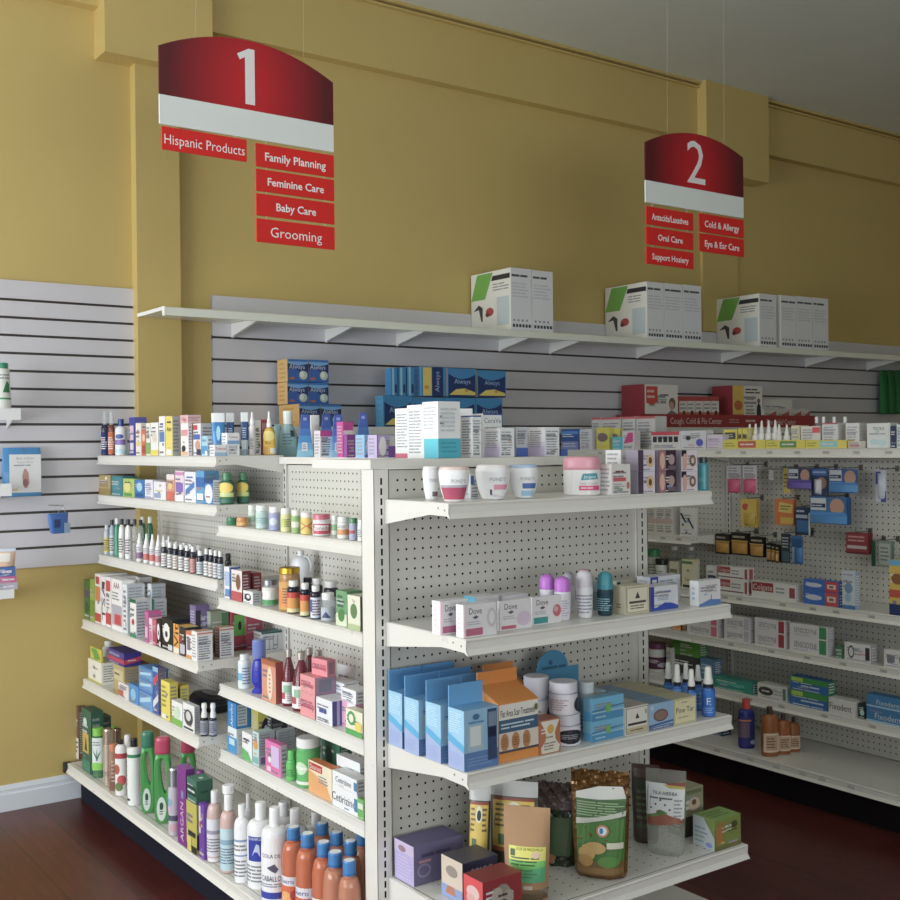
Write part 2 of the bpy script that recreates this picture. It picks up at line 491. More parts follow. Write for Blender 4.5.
BZ = (1.4433, 1.2775, 1.0253, .7573, .5072)
for z in AZ: shelf(G1, .082, YJ - .004, XS - XA, z, 'x', XS - .001)
for i, z in enumerate(BZ): shelf(G1, YJ + .004, YE, XS - (XA if i < 3 else -.002), z, 'x', XS - .001)
# second run across the aisle
G2 = thing('gondola_shelving', 'dim white shelving run with pegboard back and hanging packs, across the aisle on the right', 'store shelving', (0, 0, 0))
X2, XF2, XD2 = 2.64, 2.39, 2.248
Y20 = -.098
for y in (Y20 + .016, YJ, YE - .018): upright(G2, X2, y, .165, 1.412, 'x', d=.07)
pegboard(G2, Y20 + .033, YJ - .017, .165, 1.411, 'x', X2 + .006)
pegboard(G2, YJ + .017, YE - .034, .165, 1.411, 'x', X2 + .006)
MB().box(X2 + .0225, X2 + .068, Y20, YE, .165, 1.411, STEEL2).build('back_panel', G2)
MB().box(XD2 + .06, X2 + .5, Y20, YE, 0, .138, 'p:15161B').build('kick_plate', G2)
m = MB().prism([(p[0] + X2, p[1] + .162) for p in lip_profile(X2 - XD2)], 'y', Y20, YE, STEEL)
m.box(X2, X2 + .5, Y20, YE, .15, .162, STEEL)
m.build('base_deck', G2)
NT, N0, N1, N2, N3 = 1.4425, 1.042, .802, .597, .372
t1 = [.1 + .14 * i for i in range(7)]
shelf(G2, Y20, YJ - .002, X2 - XF2, NT, 'x', X2 - .001, tags=[t + .02 for t in t1])
shelf(G2, YJ + .002, YE, X2 - XF2, NT, 'x', X2 - .001, tags=[1.3, 1.5, 1.72])
shelf(G2, YJ + .004, YE, X2 - XF2, N0, 'x', X2 - .001, tags=[1.2, 1.3])
for z, tt in ((N1, [.2, .36, .47, .62, .85, .93]), (N2, [.15, .33, .5, .68, .9]), (N3, [.2, .42, .63, .8])):
    shelf(G2, Y20, YJ - .002, X2 - XF2, z, 'x', X2 - .001, tags=tt)
    shelf(G2, YJ + .002, YE, X2 - XF2, z, 'x', X2 - .001)
for y in (.2, .33, .42, .55, .68, .86):
    c = MB().box(XD2 - .0042, XD2 - .0024, y - .016, y + .016, .139, .152, 'k:C9C6BE'); c.build('price_tag', G2)

# ------------------------------------------------------------------ shelves on the back wall
WS = thing('wall_shelf', 'long white shelf high on the back wall carrying white cartons', 'shelf', (0, 0, 0))
WY, WZ = 2.02, 2.053
MB().box(.445, XR - .3, 2.323, 2.369, WZ - .012, WZ, 'p:E9EBDD').prism([(2.323, WZ - .012), (2.323, WZ + .0), (WY, WZ), (WY - .006, WZ - .004), (WY - .006, WZ - .036), (WY + .006, WZ - .036), (WY + .012, WZ - .012)], 'x', .246, XR - .3, 'p:E9EBDD').build('board', WS)
MB().prism([(2.323, WZ - .014), (2.323, WZ + .001), (WY - .007, WZ + .001), (WY - .007, WZ - .038), (WY + .012, WZ - .038), (WY + .02, WZ - .014)], 'x', .240, .246, 'p:F4F4EC').build('end_bracket', WS)
for x in (.70, 1.19, 1.6, 2.26, 2.62, 3.3, 4.05, 4.9, 5.6, 6.6):
    MB().prism([(2.369, WZ - .013), (WY + .07, WZ - .013), (WY + .07, WZ - .02), (2.345, WZ - .068), (2.369, WZ - .078)], 'x', x, x + .012, 'p:E4E4E0').build('bracket', WS)
# ------------------------------------------------------------------ signs
RED = 'w:DC322F'
def sign_gradient():
    def fn(nt, b, N, L):
        tc = N('TexCoord'); mp = N('Mapping'); gr = N('TexGradient'); gr.gradient_type = 'SPHERICAL'
        mp.inputs['Location'].default_value = (.0, 0, -.35); mp.inputs['Scale'].default_value = (3.7, 1, 2.3)
        L(tc.outputs['Object'], mp.inputs[0]); L(mp.outputs[0], gr.inputs[0])
        cr = N('ValToRGB'); cr.color_ramp.elements[0].color = lin('5A161E'); cr.color_ramp.elements[1].color = lin('C4212B'); cr.color_ramp.elements[1].position = .85
        L(gr.outputs['Fac'], cr.inputs[0]); L(cr.outputs[0], b.inputs['Base Color']); b.inputs['Roughness'].default_value = .45
    return nodemat('printed_red_panel', fn)
M_SIGN = sign_gradient()
def aisle_sign(num, x0, w, y, z0, zr, ztop, panels, label, wires):
    root = thing('aisle_sign', label, 'sign', (x0 + w / 2, y, z0))
    N_ = 20
    hr = zr - z0
    def arc(u): return ztop[0] + (ztop[2] - ztop[0]) * u + (ztop[1] - (ztop[0] + ztop[2]) / 2) * (1 - (2 * u - 1) ** 2) - z0
    m = MB()
    up = [(-w / 2 + w * i / N_, arc(i / N_)) for i in range(N_ + 1)]
    m.prism([(w / 2, hr)] + up[::-1] + [(-w / 2, hr)], 'y', -.003, .003, M_SIGN)
    m.box(-w / 2, w / 2, -.003, .003, 0, hr, 'k:E6ECEA')
    Hh = ztop[1] - z0
    f = lambda u, v, o: (-w / 2 + w * u, -.003 - o, Hh * v)
    q = lambda v: (hr + v * (Hh - hr)) / Hh
    if num == '1': m.art([('p', [(.47, q(.08)), (.525, q(.08)), (.525, q(.88)), (.49, q(.88)), (.425, q(.78)), (.44, q(.70)), (.47, q(.75))], 'k:ECEAEA')], f, w, Hh)
    else: m.art([('t', .5, q(.50), .80 * (Hh - hr) / Hh, num, 'k:ECEAEA')], f, w, Hh)
    m.build('header_panel', root)
    for u0, u1, v0, v1, t in panels:
        p = MB().box(w * (u0 - .5), w * (u1 - .5), -.003, .003, v0 - z0, v1 - z0, RED)
        pw, ph = w * (u1 - u0), v1 - v0
        p.art([('t', .5, .48, .36 if t[0] == '*' else .44, t, 'w:F4F0F0', .78 if t[0] == '*' else .95)], lambda u, v, o: (w * (u0 - .5) + pw * u, -.003 - o, v0 - z0 + ph * v), pw, ph)
        p.build('name_panel', root)
    for u in wires:
        x = w * (u - .5)
        MB().tube([(x, 0, arc(u)), (x + .01, 0, ZC - z0)], .0006, 'p:B4AE98', 5).build('hanging_wire', root)
    for u0, u1, v0, v1, t in panels:
        for q_ in (u0 + .06, u1 - .06):
            MB().tube([(w * (q_ - .5), .0, v1 - z0 - .002), (w * (q_ - .5), .0, v1 - z0 + .02)], .0012, 'p:CFCBB8', 4).build('link_wire', root)
def zz(u, v, y): return hit(u, v, 'y', y)[2]
y1 = .85
xa, xb = hit(159, 100, 'y', y1)[0], hit(333, 120, 'y', y1)[0]
pn = []
for ul, vt_, vb_, t in ((0, 126, 149, 'Hispanic Products'), (1, 143, 166, '*Family Planning'), (1, 168.5, 190.5, '*Feminine Care'), (1, 193, 215, '*Baby Care'), (1, 218, 241.5, 'Grooming')):
    u = 161 if ul == 0 else 255
    a, b = (.012, .475) if ul == 0 else (.528, 1.0)
    pn.append((a, b, zz(u, vb_, y1), zz(u, vt_, y1), t))
aisle_sign('1', xa, xb - xa, y1, zz(159, 123.5, y1), zz(159, 94, y1), (zz(159, 45.5, y1), zz(240, 39, y1), zz(333, 83, y1)), pn,
           'larger red hanging sign headed 1, listing Hispanic Products and Grooming', (.2, .82))
y2 = .87
xa, xb = hit(645, 180, 'y', y2)[0], hit(743, 200, 'y', y2)[0]
pn = []
for ul, vt_, vb_, t in ((0, 206, 224, '*Antacids/Laxatives'), (0, 226.5, 244, '*Oral Care'), (0, 246.5, 263.5, '*Support Hosiery'), (1, 213, 231.5, '*Cold & Allergy'), (1, 233, 251, '*Eye & Ear Care')):
    u = 645.5 if ul == 0 else 698.5
    a, b = (.005, .465) if ul == 0 else (.53, 1.0)
    pn.append((a, b, zz(u, vb_, y2), zz(u, vt_, y2), t))
aisle_sign('2', xa, xb - xa, y2, zz(645, 202, y2), zz(645, 180, y2), (zz(645, 142, y2), zz(697, 134.5, y2), zz(743, 158, y2)), pn,
           'smaller red hanging sign headed 2, listing Oral Care and Support Hosiery', (.22, .8))

# ------------------------------------------------------------------ product kit
class Row:
    def __init__(s, ax, edge, z, where='', back=None): s.ax, s.edge, s.z, s.back = ax, edge, z + .0006, back
    def at(s, u, z, back):
        """point on the vertical plane 'back' metres behind the shelf edge, seen at image column u"""
        v = 500
        for _ in range(4):
            p = hit(u, v, s.ax, s.edge + back); v = pix((p[0], p[1], z))[1]
        return Vector((p[0], p[1], z))
PI2 = PI / 2
USED = {}
def bx(row, ua, ub, uc, vt, col, label, F=(), S=(), T=None, s=.012, vf=None, dep=None, on=None, g=None, n='product_box', c='box', sc=None, tc=None, k='c', w=None, tilt=0, off=0, single=True, hmax=None):
    """carton: ub is the image column of its nearest vertical edge, ua/uc the far ends of the two faces seen, vt the top of that edge"""
    z = row.z if on is None else on
    if vf is not None:
        p = hit(ub, vf, 'z', z); s = (p[0] if row.ax == 'x' else p[1]) - row.edge
    P = row.at(ub, z, s)
    q = 'y' if row.ax == 'x' else 'x'
    zt = hit(ub, vt, row.ax, row.edge + s)[2]
    h = max(.006, zt - z)
    if row.ax == 'x':
        W = w or abs(row.at(ua, z, s)[1] - P[1])
        D = dep or max(.01, hit(uc, pix(P)[1], 'y', P[1])[0] - P[0])
        if row.back: D = max(.006, min(D, row.back - P[0]))
        loc = (P[0] + D / 2, P[1] + W / 2, z); rot = -PI2
    else:
        W = w or abs(row.at(uc, z, s)[0] - P[0])
        D = dep or max(.01, hit(ua, pix(P)[1], 'x', P[0])[1] - P[1])
        if row.back: D = max(.006, min(D, row.back - P[1]))
        loc = (P[0] + W / 2, P[1] + D / 2, z); rot = 0
    kk = lambda x: x if (x is None or ':' in x) else k + ':' + x
    m = MB()
    m.box(-W / 2, W / 2, -D / 2, D / 2, 0, h, kk(col), right=kk(sc) if row.ax == 'x' else None, left=kk(sc) if row.ax == 'y' else None, top=kk(tc))
    # small print and colour patches that every printed carton carries
    q_ = random.Random(int(ua * 13 if ua else 7) + int(ub * 17 + vt * 5)); bz = []
    if k == 'c' and h > .02 and W > .012 and not n.startswith(('white_carton', 'soap')):
        dk = sum(lin(col.split(':')[-1])[:3]) < 1.1
        ink = 'C9C6C8' if dk else '85828C'
        for _ in range(2):
            a_, b_ = q_.uniform(.05, .6), q_.uniform(.05, .75)
            bz.append(('r', a_, b_, a_ + q_.uniform(.15, .35), b_ + q_.uniform(.04, .1), q_.choice(['B8848C', '7F9AC0', 'C8B478', '8FA890', 'A08FB4', '6E7486'])))
        bz.append(('l', .08, .03, .9, .14, 1, ink)); bz.append(('l', .08, q_.uniform(.5, .6), .8, .78, 2, ink))
    if any(o_[0] == 't' for o_ in F): bz = bz[:1]
    F = bz + list(F)
    if k == 'c' and not S and D > .02 and h > .02 and not n.startswith(('white_carton', 'soap')): S = [('l', .12, .1, .88, .9, max(2, int(h / .012)), 'A6A4AA' if sum(lin((sc or col).split(':')[-1])[:3]) > 1.1 else 'BAB8BE')]
    if F: m.art(F, lambda u, v, o: (-W / 2 + W * u, -D / 2 - o, h * v), W, h)
    if S:
        if row.ax == 'x': m.art(S, lambda u, v, o: (W / 2 + o, -D / 2 + D * u, h * v), D, h)
        else: m.art(S, lambda u, v, o: (-W / 2 - o, D / 2 - D * u, h * v), D, h)
    if T: m.art(T, lambda u, v, o: (-W / 2 + W * u, -D / 2 + D * v, h + o), W, D)
    o = m.build(n, None, loc, rot + tilt)
    tag(o, label, c, g)
    o2 = dict(o=o, top=z + h + .0006, W=W, D=D, h=h, loc=loc, rot=rot)
    return o2
def again(r, label, dx=0, dy=0, dz=0, g=None, rot=0):
    """another of the same carton, shifted"""
    o = r['o'].copy(); COL.objects.link(o)
    o.location = (r['loc'][0] + dx, r['loc'][1] + dy, r['loc'][2] + dz)
    o.rotation_euler = (0, 0, r['rot'] + rot)
    o['label'] = label
    if g: o['group'] = g; r['o']['group'] = g
    for ch in r['o'].children:
        q = ch.copy(); COL.objects.link(q); q.parent = o
    return dict(r, o=o, loc=tuple(o.location), top=r['top'] + dz)
def rdpos(row, u0, u1, vt, s, on):
    z = row.z if on is None else on
    uc = (u0 + u1) / 2; r = .02
    for _ in range(4):
        P = row.at(uc, z, s + r)
        r = (u1 - u0) / 2 * depth(P) / FPX
        if row.back: s = min(s, row.back - row.edge - 2 * r - .002)
    zt = hit(uc, vt, row.ax, row.edge + s + r)[2]
    return P, r, max(.01, zt - z)
def toward(P, a):
    """z rotation that turns the local front (-y) to the camera, plus a degrees"""
    d = CAM - Vector(P)
    return math.atan2(d.y, d.x) + PI2 + math.radians(a)
CAPS = {'mist': [(0, 1), (.36, 1), (.4, .84), (.94, .66), (1, .5)], 'cyl': [(0, 1), (.9, 1), (1, .92)], 'cone': [(0, 1), (.22, 1), (.26, .62), (.5, .5), (.9, .25), (1, .18)], 'dome': [(0, 1), (.55, 1), (.8, .86), (.93, .6), (1, .25)],
        'spray': [(0, 1), (.3, 1), (.34, .8), (.62, .72), (.66, .95), (.95, .85), (1, .7)], 'disc': [(0, .8), (.12, .8), (.14, 1), (.95, 1), (1, .95)],
        'pump': [(0, 1), (.25, 1), (.27, .45), (.55, .45), (.57, 1.35), (.96, 1.35), (1, 1.2)], 'nozzle': [(0, 1), (.26, 1), (.3, .8), (.5, .74), (.54, .56), (.94, .42), (1, .3)]}
def bottle(row, u0, u1, vt, label, body, cap, lab=None, ops=(), s=.012, on=None, g=None, n='bottle', c='bottle', capf=.16, capr=.5, ct='cyl', neck=.42, sh=.14, flat=1.0, lz=(.08, .66), span=210, a=-20, taper=1.0, k='p', kc='p', p=2, waist=None, extra=None, vf=None, ring=None, slope=False):
    """round or oval bottle: body, cap and label parts"""
    if vf is not None:
        z = row.z if on is None else on
        q = hit((u0 + u1) / 2, vf, 'z', z)
        s = (q[0] if row.ax == 'x' else q[1]) - row.edge
    P, r, h = rdpos(row, u0, u1, vt, s, on)
    ry = r * flat
    hb = h * (1 - capf)
    T = thing(n, label, c, P, toward(P, a), g)
    kk = lambda x, d: x if ':' in x else d + ':' + x
    rb = r * taper
    hs = hb - h * sh
    secs = [(0, rb * .93, ry * taper * .93), (min(.004, hb * .04), rb, ry * taper)]
    if waist: secs += [(hs * .45, r * waist, ry * waist)]
    secs += [(hs, r, ry)]
    for t in (.25, .5, .7, .85, .95, 1):
        dp = 1 - (1 - t ** 2.4) ** (1 / 2.4) if not slope else t ** 1.5
        secs.append((hs + (hb - hs) * t * .93, r + (r * neck - r) * dp, ry + (r * neck - ry) * dp))
    secs.append((hb, r * neck, r * neck))
    m = MB().loft(secs, kk(body, k), n=22, p=p)
    m.build('body', T)
    cp = MB().loft([(hb + 1e-4 + (h - hb) * z_, r * capr * q, r * capr * q) for z_, q in CAPS[ct]], kk(cap, kc), n=18)
    if ct == 'cyl' and ring: cp.loft([(h, r * capr * .8, r * capr * .8), (h + .0006, r * capr * .78, r * capr * .78)], 'p:E4E8EC', n=18)
    if ring: cp.loft([(hb - .0, r * capr * 1.06, r * capr * 1.06), (hb + (h - hb) * .18, r * capr * 1.06, r * capr * 1.06)], kk(ring, 'p'), n=18)
    cp.build('cap', T)
    if lab or ops:
        z0, z1 = lz[0] * hb, lz[1] * hb
        sp = math.radians(span)
        def rr(z):
            for (za, xa_, ya_), (zb, xb_, yb_) in zip(secs, secs[1:]):
                if za <= z <= zb and zb > za:
                    t = (z - za) / (zb - za); return xa_ + (xb_ - xa_) * t, ya_ + (yb_ - ya_) * t
            return r, ry
        def f(u, v, o):
            z = z0 + (z1 - z0) * v; an = (u - .5) * sp; A, B = rr(z)
            cx_, sy_ = math.sin(an), math.cos(an)
            kq = (abs(cx_) ** p + abs(sy_) ** p) ** (-1 / p)
            return ((A + o) * cx_ * kq, -(B + o) * sy_ * kq, z)
        L = MB()
        full = [('r', 0, j / 4, 1, (j + 1) / 4, kk(lab, 'k')) for j in range(4)] if lab else []
        L.art([x for x in full], lambda u, v, o: f(u, v, .0006), sp * r, z1 - z0, seg=14)
        if ops: L.art(ops, f, sp * r, z1 - z0, seg=14, o0=.0011)
        L.build('label', T)
    if extra: extra(T, r, ry, h, hb)
    return dict(o=T, r=r, h=h, top=P[2] + h, loc=tuple(P), rot=T.rotation_euler[2])
def jar(row, u0, u1, vt, label, body, cap, lab=None, ops=(), capf=.24, **kw):
    d = dict(neck=.9, sh=.05, capr=.99, n='jar', c='jar', lz=(.08, .9), span=230)
    d.update(kw)
    return bottle(row, u0, u1, vt, label, body, cap, lab, ops, capf=capf, **d)
def tube(row, u0, u1, vt, label, body, cap, ops=(), s=.03, on=None, g=None, capf=.2, inv=False, crimp=None, a=0, n='squeeze_tube', c='tube', capw=.8, vf=None):
    """squeeze tube standing on its cap (inv: standing on its crimp, cap up)"""
    if vf is not None:
        z = row.z if on is None else on
        q = hit((u0 + u1) / 2, vf, 'z', z); s = (q[0] if row.ax == 'x' else q[1]) - row.edge
    P, r, h = rdpos(row, u0, u1, vt, s, on)
    T = thing(n, label, c, P, toward(P, a), g)
    kk = lambda x, d='p': x if ':' in x else d + ':' + x
    hc = h * capf
    cb = [(0, r * capw, r * capw * .75), (hc * .95, r * capw * .97, r * capw * .73), (hc, r * capw * .8, r * capw * .6)]
    bd = [(hc, r * capw, r * .6), (hc + h * .06, r * .95, r * .62), (h * .6, r, r * .42), (h * .93, r, r * .1), (h, r, r * .05)]
    if inv:
        cb = [(h - z, a_, b_) for z, a_, b_ in cb][::-1]; bd = [(h - z, a_, b_) for z, a_, b_ in bd][::-1]
    bands = None
    if isinstance(body, (list, tuple)):
        bands = [kk(x) for x in body]; body = bands[0]
        lo, hi = bd[0][0], bd[-1][0]
        nb = len(bands)
        def at(z):
            for (za, xa_, ya_), (zb, xb_, yb_) in zip(bd, bd[1:]):
                if za <= z <= zb: t = (z - za) / max(1e-6, zb - za); return (z, xa_ + (xb_ - xa_) * t, ya_ + (yb_ - ya_) * t)
        bd = [at(lo + (hi - lo) * i / nb) or bd[-1] for i in range(nb + 1)]
    MB().loft(bd, kk(body), n=20, mats=bands).build('body', T)
    MB().loft(cb, kk(cap), n=18).build('cap', T)
    if ops:
        z0, z1 = bd[0][0], bd[-1][0]
        def f(u, v, o):
            z = z0 + (z1 - z0) * v
            for (za, xa_, ya_), (zb, xb_, yb_) in zip(bd, bd[1:]):
                if za - 1e-6 <= z <= zb + 1e-6:
                    t = (z - za) / max(1e-6, zb - za); A = xa_ + (xb_ - xa_) * t; B = ya_ + (yb_ - ya_) * t; break
            x = (u - .5) * 2 * .96
            return (A * x, -B * math.sqrt(max(0, 1 - x * x)) - o - .0004, z)
        MB().art(ops, f, 2 * r, z1 - z0, seg=8).build('label', T)
    return dict(o=T, loc=tuple(P), rot=T.rotation_euler[2], top=P[2] + h, h=h, r=r)
def pouch(row, u0, u1, vt, label, body, ops=(), s=.03, vf=None, dep=.07, on=None, g=None, a=0, n='pouch', c='bag', k='p', top=None, lean=0, strip=.12, crumple=0, win=None):
    """stand-up bag: gusseted foot, flat sealed top"""
    z = row.z if on is None else on
    um = (u0 + u1) / 2
    if vf is not None:
        q = hit(um, vf, 'z', z); s = (q[0] if row.ax == 'x' else q[1]) - row.edge
    P = row.at(um, z, s)
    W = (u1 - u0) * depth(P) / FPX
    h = hit(um, vt, row.ax, row.edge + s)[2] - z
    T = thing(n, label, c, P, toward(P, a), g)
    kk = lambda x, d=k: x if ':' in x else d + ':' + x
    D = dep / 2
    secs = [(0, W * .42, D * .75), (h * .04, W * .45, D), (h * .3, W * .47, D * .9), (h * .6, W * .49, D * .55), (h * (1 - strip), W * .5, D * .14), (h * (1 - strip * .5), W * .5, .0016), (h, W * .5, .0012)]
    R_ = random.Random(int(u0 * 7 + u1))
    def cen(z_): return lean * z_
    def bump(x, z_): return crumple * (2.6 if z_ > h * .84 else 1) * (math.sin(x * 170 + z_ * 130) + math.sin(z_ * 260 - x * 90) + .8 * math.sin(x * 410 + z_ * 350) + R_.uniform(-.35, .35)) if crumple else 0
    def shape(x, z_, sg):
        for (za, xa_, ya_), (zb, xb_, yb_) in zip(secs, secs[1:]):
            if za - 1e-9 <= z_ <= zb + 1e-9:
                t = (z_ - za) / (zb - za); A = xa_ + (xb_ - xa_) * t; B = ya_ + (yb_ - ya_) * t; break
        return (A * x, cen(z_) + sg * B * (max(0, 1 - abs(x) ** 2.4)) ** .6, z_)
    nx, nz = (30, 40) if crumple else (14, 18)
    mm = MB()
    for sg in (-1, 1):
        vs = []
        for j in range(nz + 1):
            for i in range(nx + 1):
                q = shape(-1 + 2 * i / nx, h * j / nz, sg)
                vs.append((q[0], q[1] + (bump(q[0], q[2]) * (1 if 0 < i < nx else 0)), q[2]))
        for j in range(nz):
            zc = (j + .5) / nz
            mk = kk(top) if (top and zc > 1 - strip * 1.6) else (kk(win[2], 'g') if (win and win[0] < zc < win[1]) else kk(body))
            mm.add([vs[j * (nx + 1) + i] for i in range(nx + 1)] + [vs[(j + 1) * (nx + 1) + i] for i in range(nx + 1)], [(i, i + 1, nx + 2 + i, nx + 1 + i) for i in range(nx)], mk, True)
    mm.add([shape(-1 + 2 * i / nx, 0, -1) for i in range(nx + 1)] + [shape(1 - 2 * i / nx, 0, 1) for i in range(1, nx)], [tuple(range(2 * nx))], kk(body))
    mm.build('bag', T)
    if ops:
        f = lambda u, v, o: tuple(Vector(shape(-1 + 2 * u, h * v, -1)) + Vector((0, -o - .0008 - (crumple * 3.4), 0)))
        MB().art(ops, f, W, h, seg=12).build('label', T)
    return dict(o=T, loc=tuple(P), top=P[2] + h, h=h, W=W)
ORD = ['first', 'second', 'third', 'fourth', 'fifth', 'sixth', 'seventh', 'eighth', 'ninth', 'tenth', 'eleventh', 'twelfth']
def fine(c='8C8C94', n=6, a=.12, b=.88, lo=.1, hi=.9): return ('l', a, lo, b, hi, n, c)
# ------------------------------------------------------------------ products: long run, far section (by the back wall)
GB_ = XS - .004
B1 = Row('x', XA, BZ[0], '', GB_); B2 = Row('x', XA, BZ[1], '', GB_); B3 = Row('x', XA, BZ[2], '', GB_); B4 = Row('x', -.002, BZ[3], '', GB_); B5 = Row('x', -.002, BZ[4], '', GB_)
A1 = Row('x', XA, AZ[0], '', GB_); A2 = Row('x', XA, AZ[1], '', GB_); A3 = Row('x', XA, AZ[2], '', GB_); A4 = Row('x', XA, AZ[3], '', GB_)
DK = Row('x', -.072, .1637, '', GB_); TA = Row('x', XS - .02, ZT, ''); TE = Row('y', -.002, ZT, '')
WH = 'EDEDF0'; INK = '3A3A48'; GRY = 'A9ABB5'
tx = lambda u, v, h, t, c=INK, *r: ('t', u, v, h, t, c) + r
re = lambda a, b, c, d, col: ('r', a, b, c, d, col)
el = lambda a, b, c, d, col: ('e', a, b, c, d, col)
fl = lambda a, b, c, d, n, col='8C8C94': ('l', a, b, c, d, n, col)
SIDE = [fl(.12, .08, .88, .92, 9)]

# top shelf, far section
def sleeve(T, r, ry, h, hb): pass
for u0, u1, col, cap, lb, nm in ((101.5, 108.6, 't:1E2A55', 'g:DDE4EA', '2B3F86', 'navy bottle with clear cap at the wall end of the top shelf'),
                                 (108.4, 115, 't:8C3A2A', 'g:DDE4EA', 'D0703A', 'rust brown bottle with clear cap beside the navy one')):
    bottle(B1, u0, u1, 411.5, nm, col, cap, lb, [fl(.2, .2, .8, .8, 6, 'E8E0E0')], s=.0005, capf=.3, capr=.62, neck=.6, lz=(.05, .75))
bottle(B1, 115.6, 127, 419, 'white bottle with blue cap and purple label, wall end of the top shelf', 'EDEFF4', '2A3E9A', 'E6E9F2', [re(.2, .4, .8, .62, '8A6FC0'), el(.5, .75, .2, .1, '3C58B0'), re(.1, .03, .9, .2, 'BFE0EE')], s=.01, capf=.2, capr=.5, lz=(.04, .85))
bx(B1, 129.5, 135.2, 147, 417, '3C3FA6', 'dark blue carton with pink squares behind the blue capped bottle', [re(.2, .62, .8, .78, 'E7C3DA'), re(.2, .4, .8, .55, 'E7C3DA'), re(.2, .15, .8, .33, 'E6D6EA')], [fl(.1, .2, .9, .9, 7, '8088C8')], sc='5A5FB0', s=.02)
bx(B1, 136, 141.2, None, 423, 'F0E6DA', 'slim cream carton with small yellow stripes on the top shelf', [re(.15, .3, .85, .42, 'F0D25A'), fl(0.200, 0.650, 0.800, 0.750, 1, 'B04030')], SIDE, dep=.04, s=.008)
bx(B1, 141.8, 146, None, 430, 'D86A3C', 'short orange red pack in a clear wrap, top shelf', [el(.5, .7, .35, .15, 'F0C8A0'), re(.1, .1, .9, .4, 'B8402E')], dep=.035, s=.01, k='p')
bx(B1, 146.4, 150.6, None, 423, 'F1EEE2', 'slim white carton with green bottom beside the orange red pack', [re(0, .05, 1, .4, '7FB35A'), fl(.2, .5, .8, .9, 4)], SIDE, dep=.04, s=.008)
bx(B1, 151, 158.4, None, 422.3, 'F3F0EA', 'white carton with bright yellow foot on the top shelf', [re(0, 0, 1, .17, 'F2D630'), el(.5, .55, .28, .16, 'E6D9C0'), fl(0.200, 0.795, 0.800, 0.885, 1, '4A4A58')], SIDE, dep=.045, s=.006)
bx(B1, 159.4, 165.2, None, 416, 'F2F2F4', 'tall white and blue carton next to the yellow one', [re(.1, .35, .9, .6, '5A86C8'), fl(0.200, 0.750, 0.800, 0.850, 1, '3A50A0')], SIDE, dep=.045, s=.006)
bx(B1, 166, 172.7, 180.3, 416, 'F2DA3A', 'tall yellow carton with black lettering and grey side', [fl(0.200, 0.805, 0.800, 0.895, 1, '2A2A30'), tx(.5, .68, .12, 'Asin', '2A2A30'), re(.1, .02, .9, .16, 'F4F2EA')], SIDE, sc='B9BAC0', s=.006)
r = bx(B1, 181, 188.6, 192.4, 423, 'F3EFF0', 'white carton with pink lettering under a pink carton', [re(.1, .62, .9, .8, 'E79AA4'), el(.4, .22, .25, .1, '2E2E36'), re(.1, .02, .9, .12, 'F0B890')], SIDE, sc='D8CFD2', s=.006)
bx(B1, 180.4, 187.8, 201, 414.8, 'EFB9C0', 'pink carton lying on top of the white carton', [tx(.5, .5, .5, 'Mega', 'C04A60')], [fl(.05, .2, .95, .8, 3, 'C88A98')], sc='EDC3C6', s=.006, on=r['top'])
r = bx(B1, 193.2, 201, 214, 423.2, 'F0EEF4', 'white carton with a child picture and blue red print', [re(.05, .8, .6, .95, 'D0404A'), el(.6, .32, .3, .16, 'D6A080'), re(.1, .5, .9, .66, '4A6AC0'), re(.5, .02, 1, .2, '3A3A60')], [fl(.1, .1, .9, .9, 8)], sc='CFD1D8', s=.025, dep=.07)
bx(B1, 201.8, 207.6, 213, 436, 'A9D8F0', 'small light blue carton standing against the child picture carton', [re(.05, .1, .95, .5, '3FA0DC'), tx(.5, .8, .14, 'Equate', '2A5AA0'), re(.6, .02, .95, .25, 'F4F4F8')], [fl(.1, .1, .9, .9, 4)], sc='C9DDEA', s=.004, dep=.035)
PX = lambda *r: dict(zip(('s',), r))
def onshelf(u, z, y): return hit(u, 455, 'y', y)
# items on the near end of the top shelf: their fronts are turned to the aisle end
N1E = Row('y', YJ + .008, BZ[0], '')
bx(N1E, None, 214.6, 226.6, 444.8, 'F2F2F6', 'small white tablet carton with red lettering at the top shelf end', [tx(.5, .66, .24, 'Tylenol', 'C03040'), re(0, 0, 1, .3, '9CC6EA')], dep=.04, s=.0)
bx(N1E, None, 227.4, 239.6, 432.8, 'F0F0F4', 'white tablet carton with red lettering and blue band, standing upright', [tx(.5, .82, .1, 'Tylenol', 'C03040', .8), re(.02, .5, .98, .66, '7FAEDE'), fl(.1, .05, .9, .45, 6)], dep=.045, s=.0)
for i, (u0, u1, v, s_, nm) in enumerate(((212, 225.2, 413, .052, 'white tube with blue band behind the small tablet carton'), (226.8, 234.4, 413, .075, 'white and navy tube standing second behind the tablet cartons'), (241.2, 248.6, 412.4, .06, 'narrow white and navy tube third behind the tablet cartons'))):
    tube(N1E, u0, u1, v, nm, ['2E7FC0', '2A8FD0', '2E86C8', 'EDF0F4'] if i == 0 else ['CFDCE8', '2A5A9A', '24508C', 'EDF0F4'], '9BB8CC', [el(.5, .45, .16, .2, 'A8DCF4')] if i == 0 else [fl(.2, .3, .8, .6, 5, 'C8D8EC')], s=s_, capf=.14)
bottle(N1E, 249.4, 255.8, 412, 'slim white bottle with pointed pump top, top shelf end', 'E6E4E6', 'F2F2F4', None, [fl(.3, .2, .7, .8, 7)], s=.05, ct='nozzle', capf=.28, capr=.8, neck=.7)
bx(N1E, None, 255.2, 261, 420, 'ECEAEC', 'tall plain white carton beside a red one', [fl(.2, .1, .8, .8, 9)], dep=.04, s=.065)
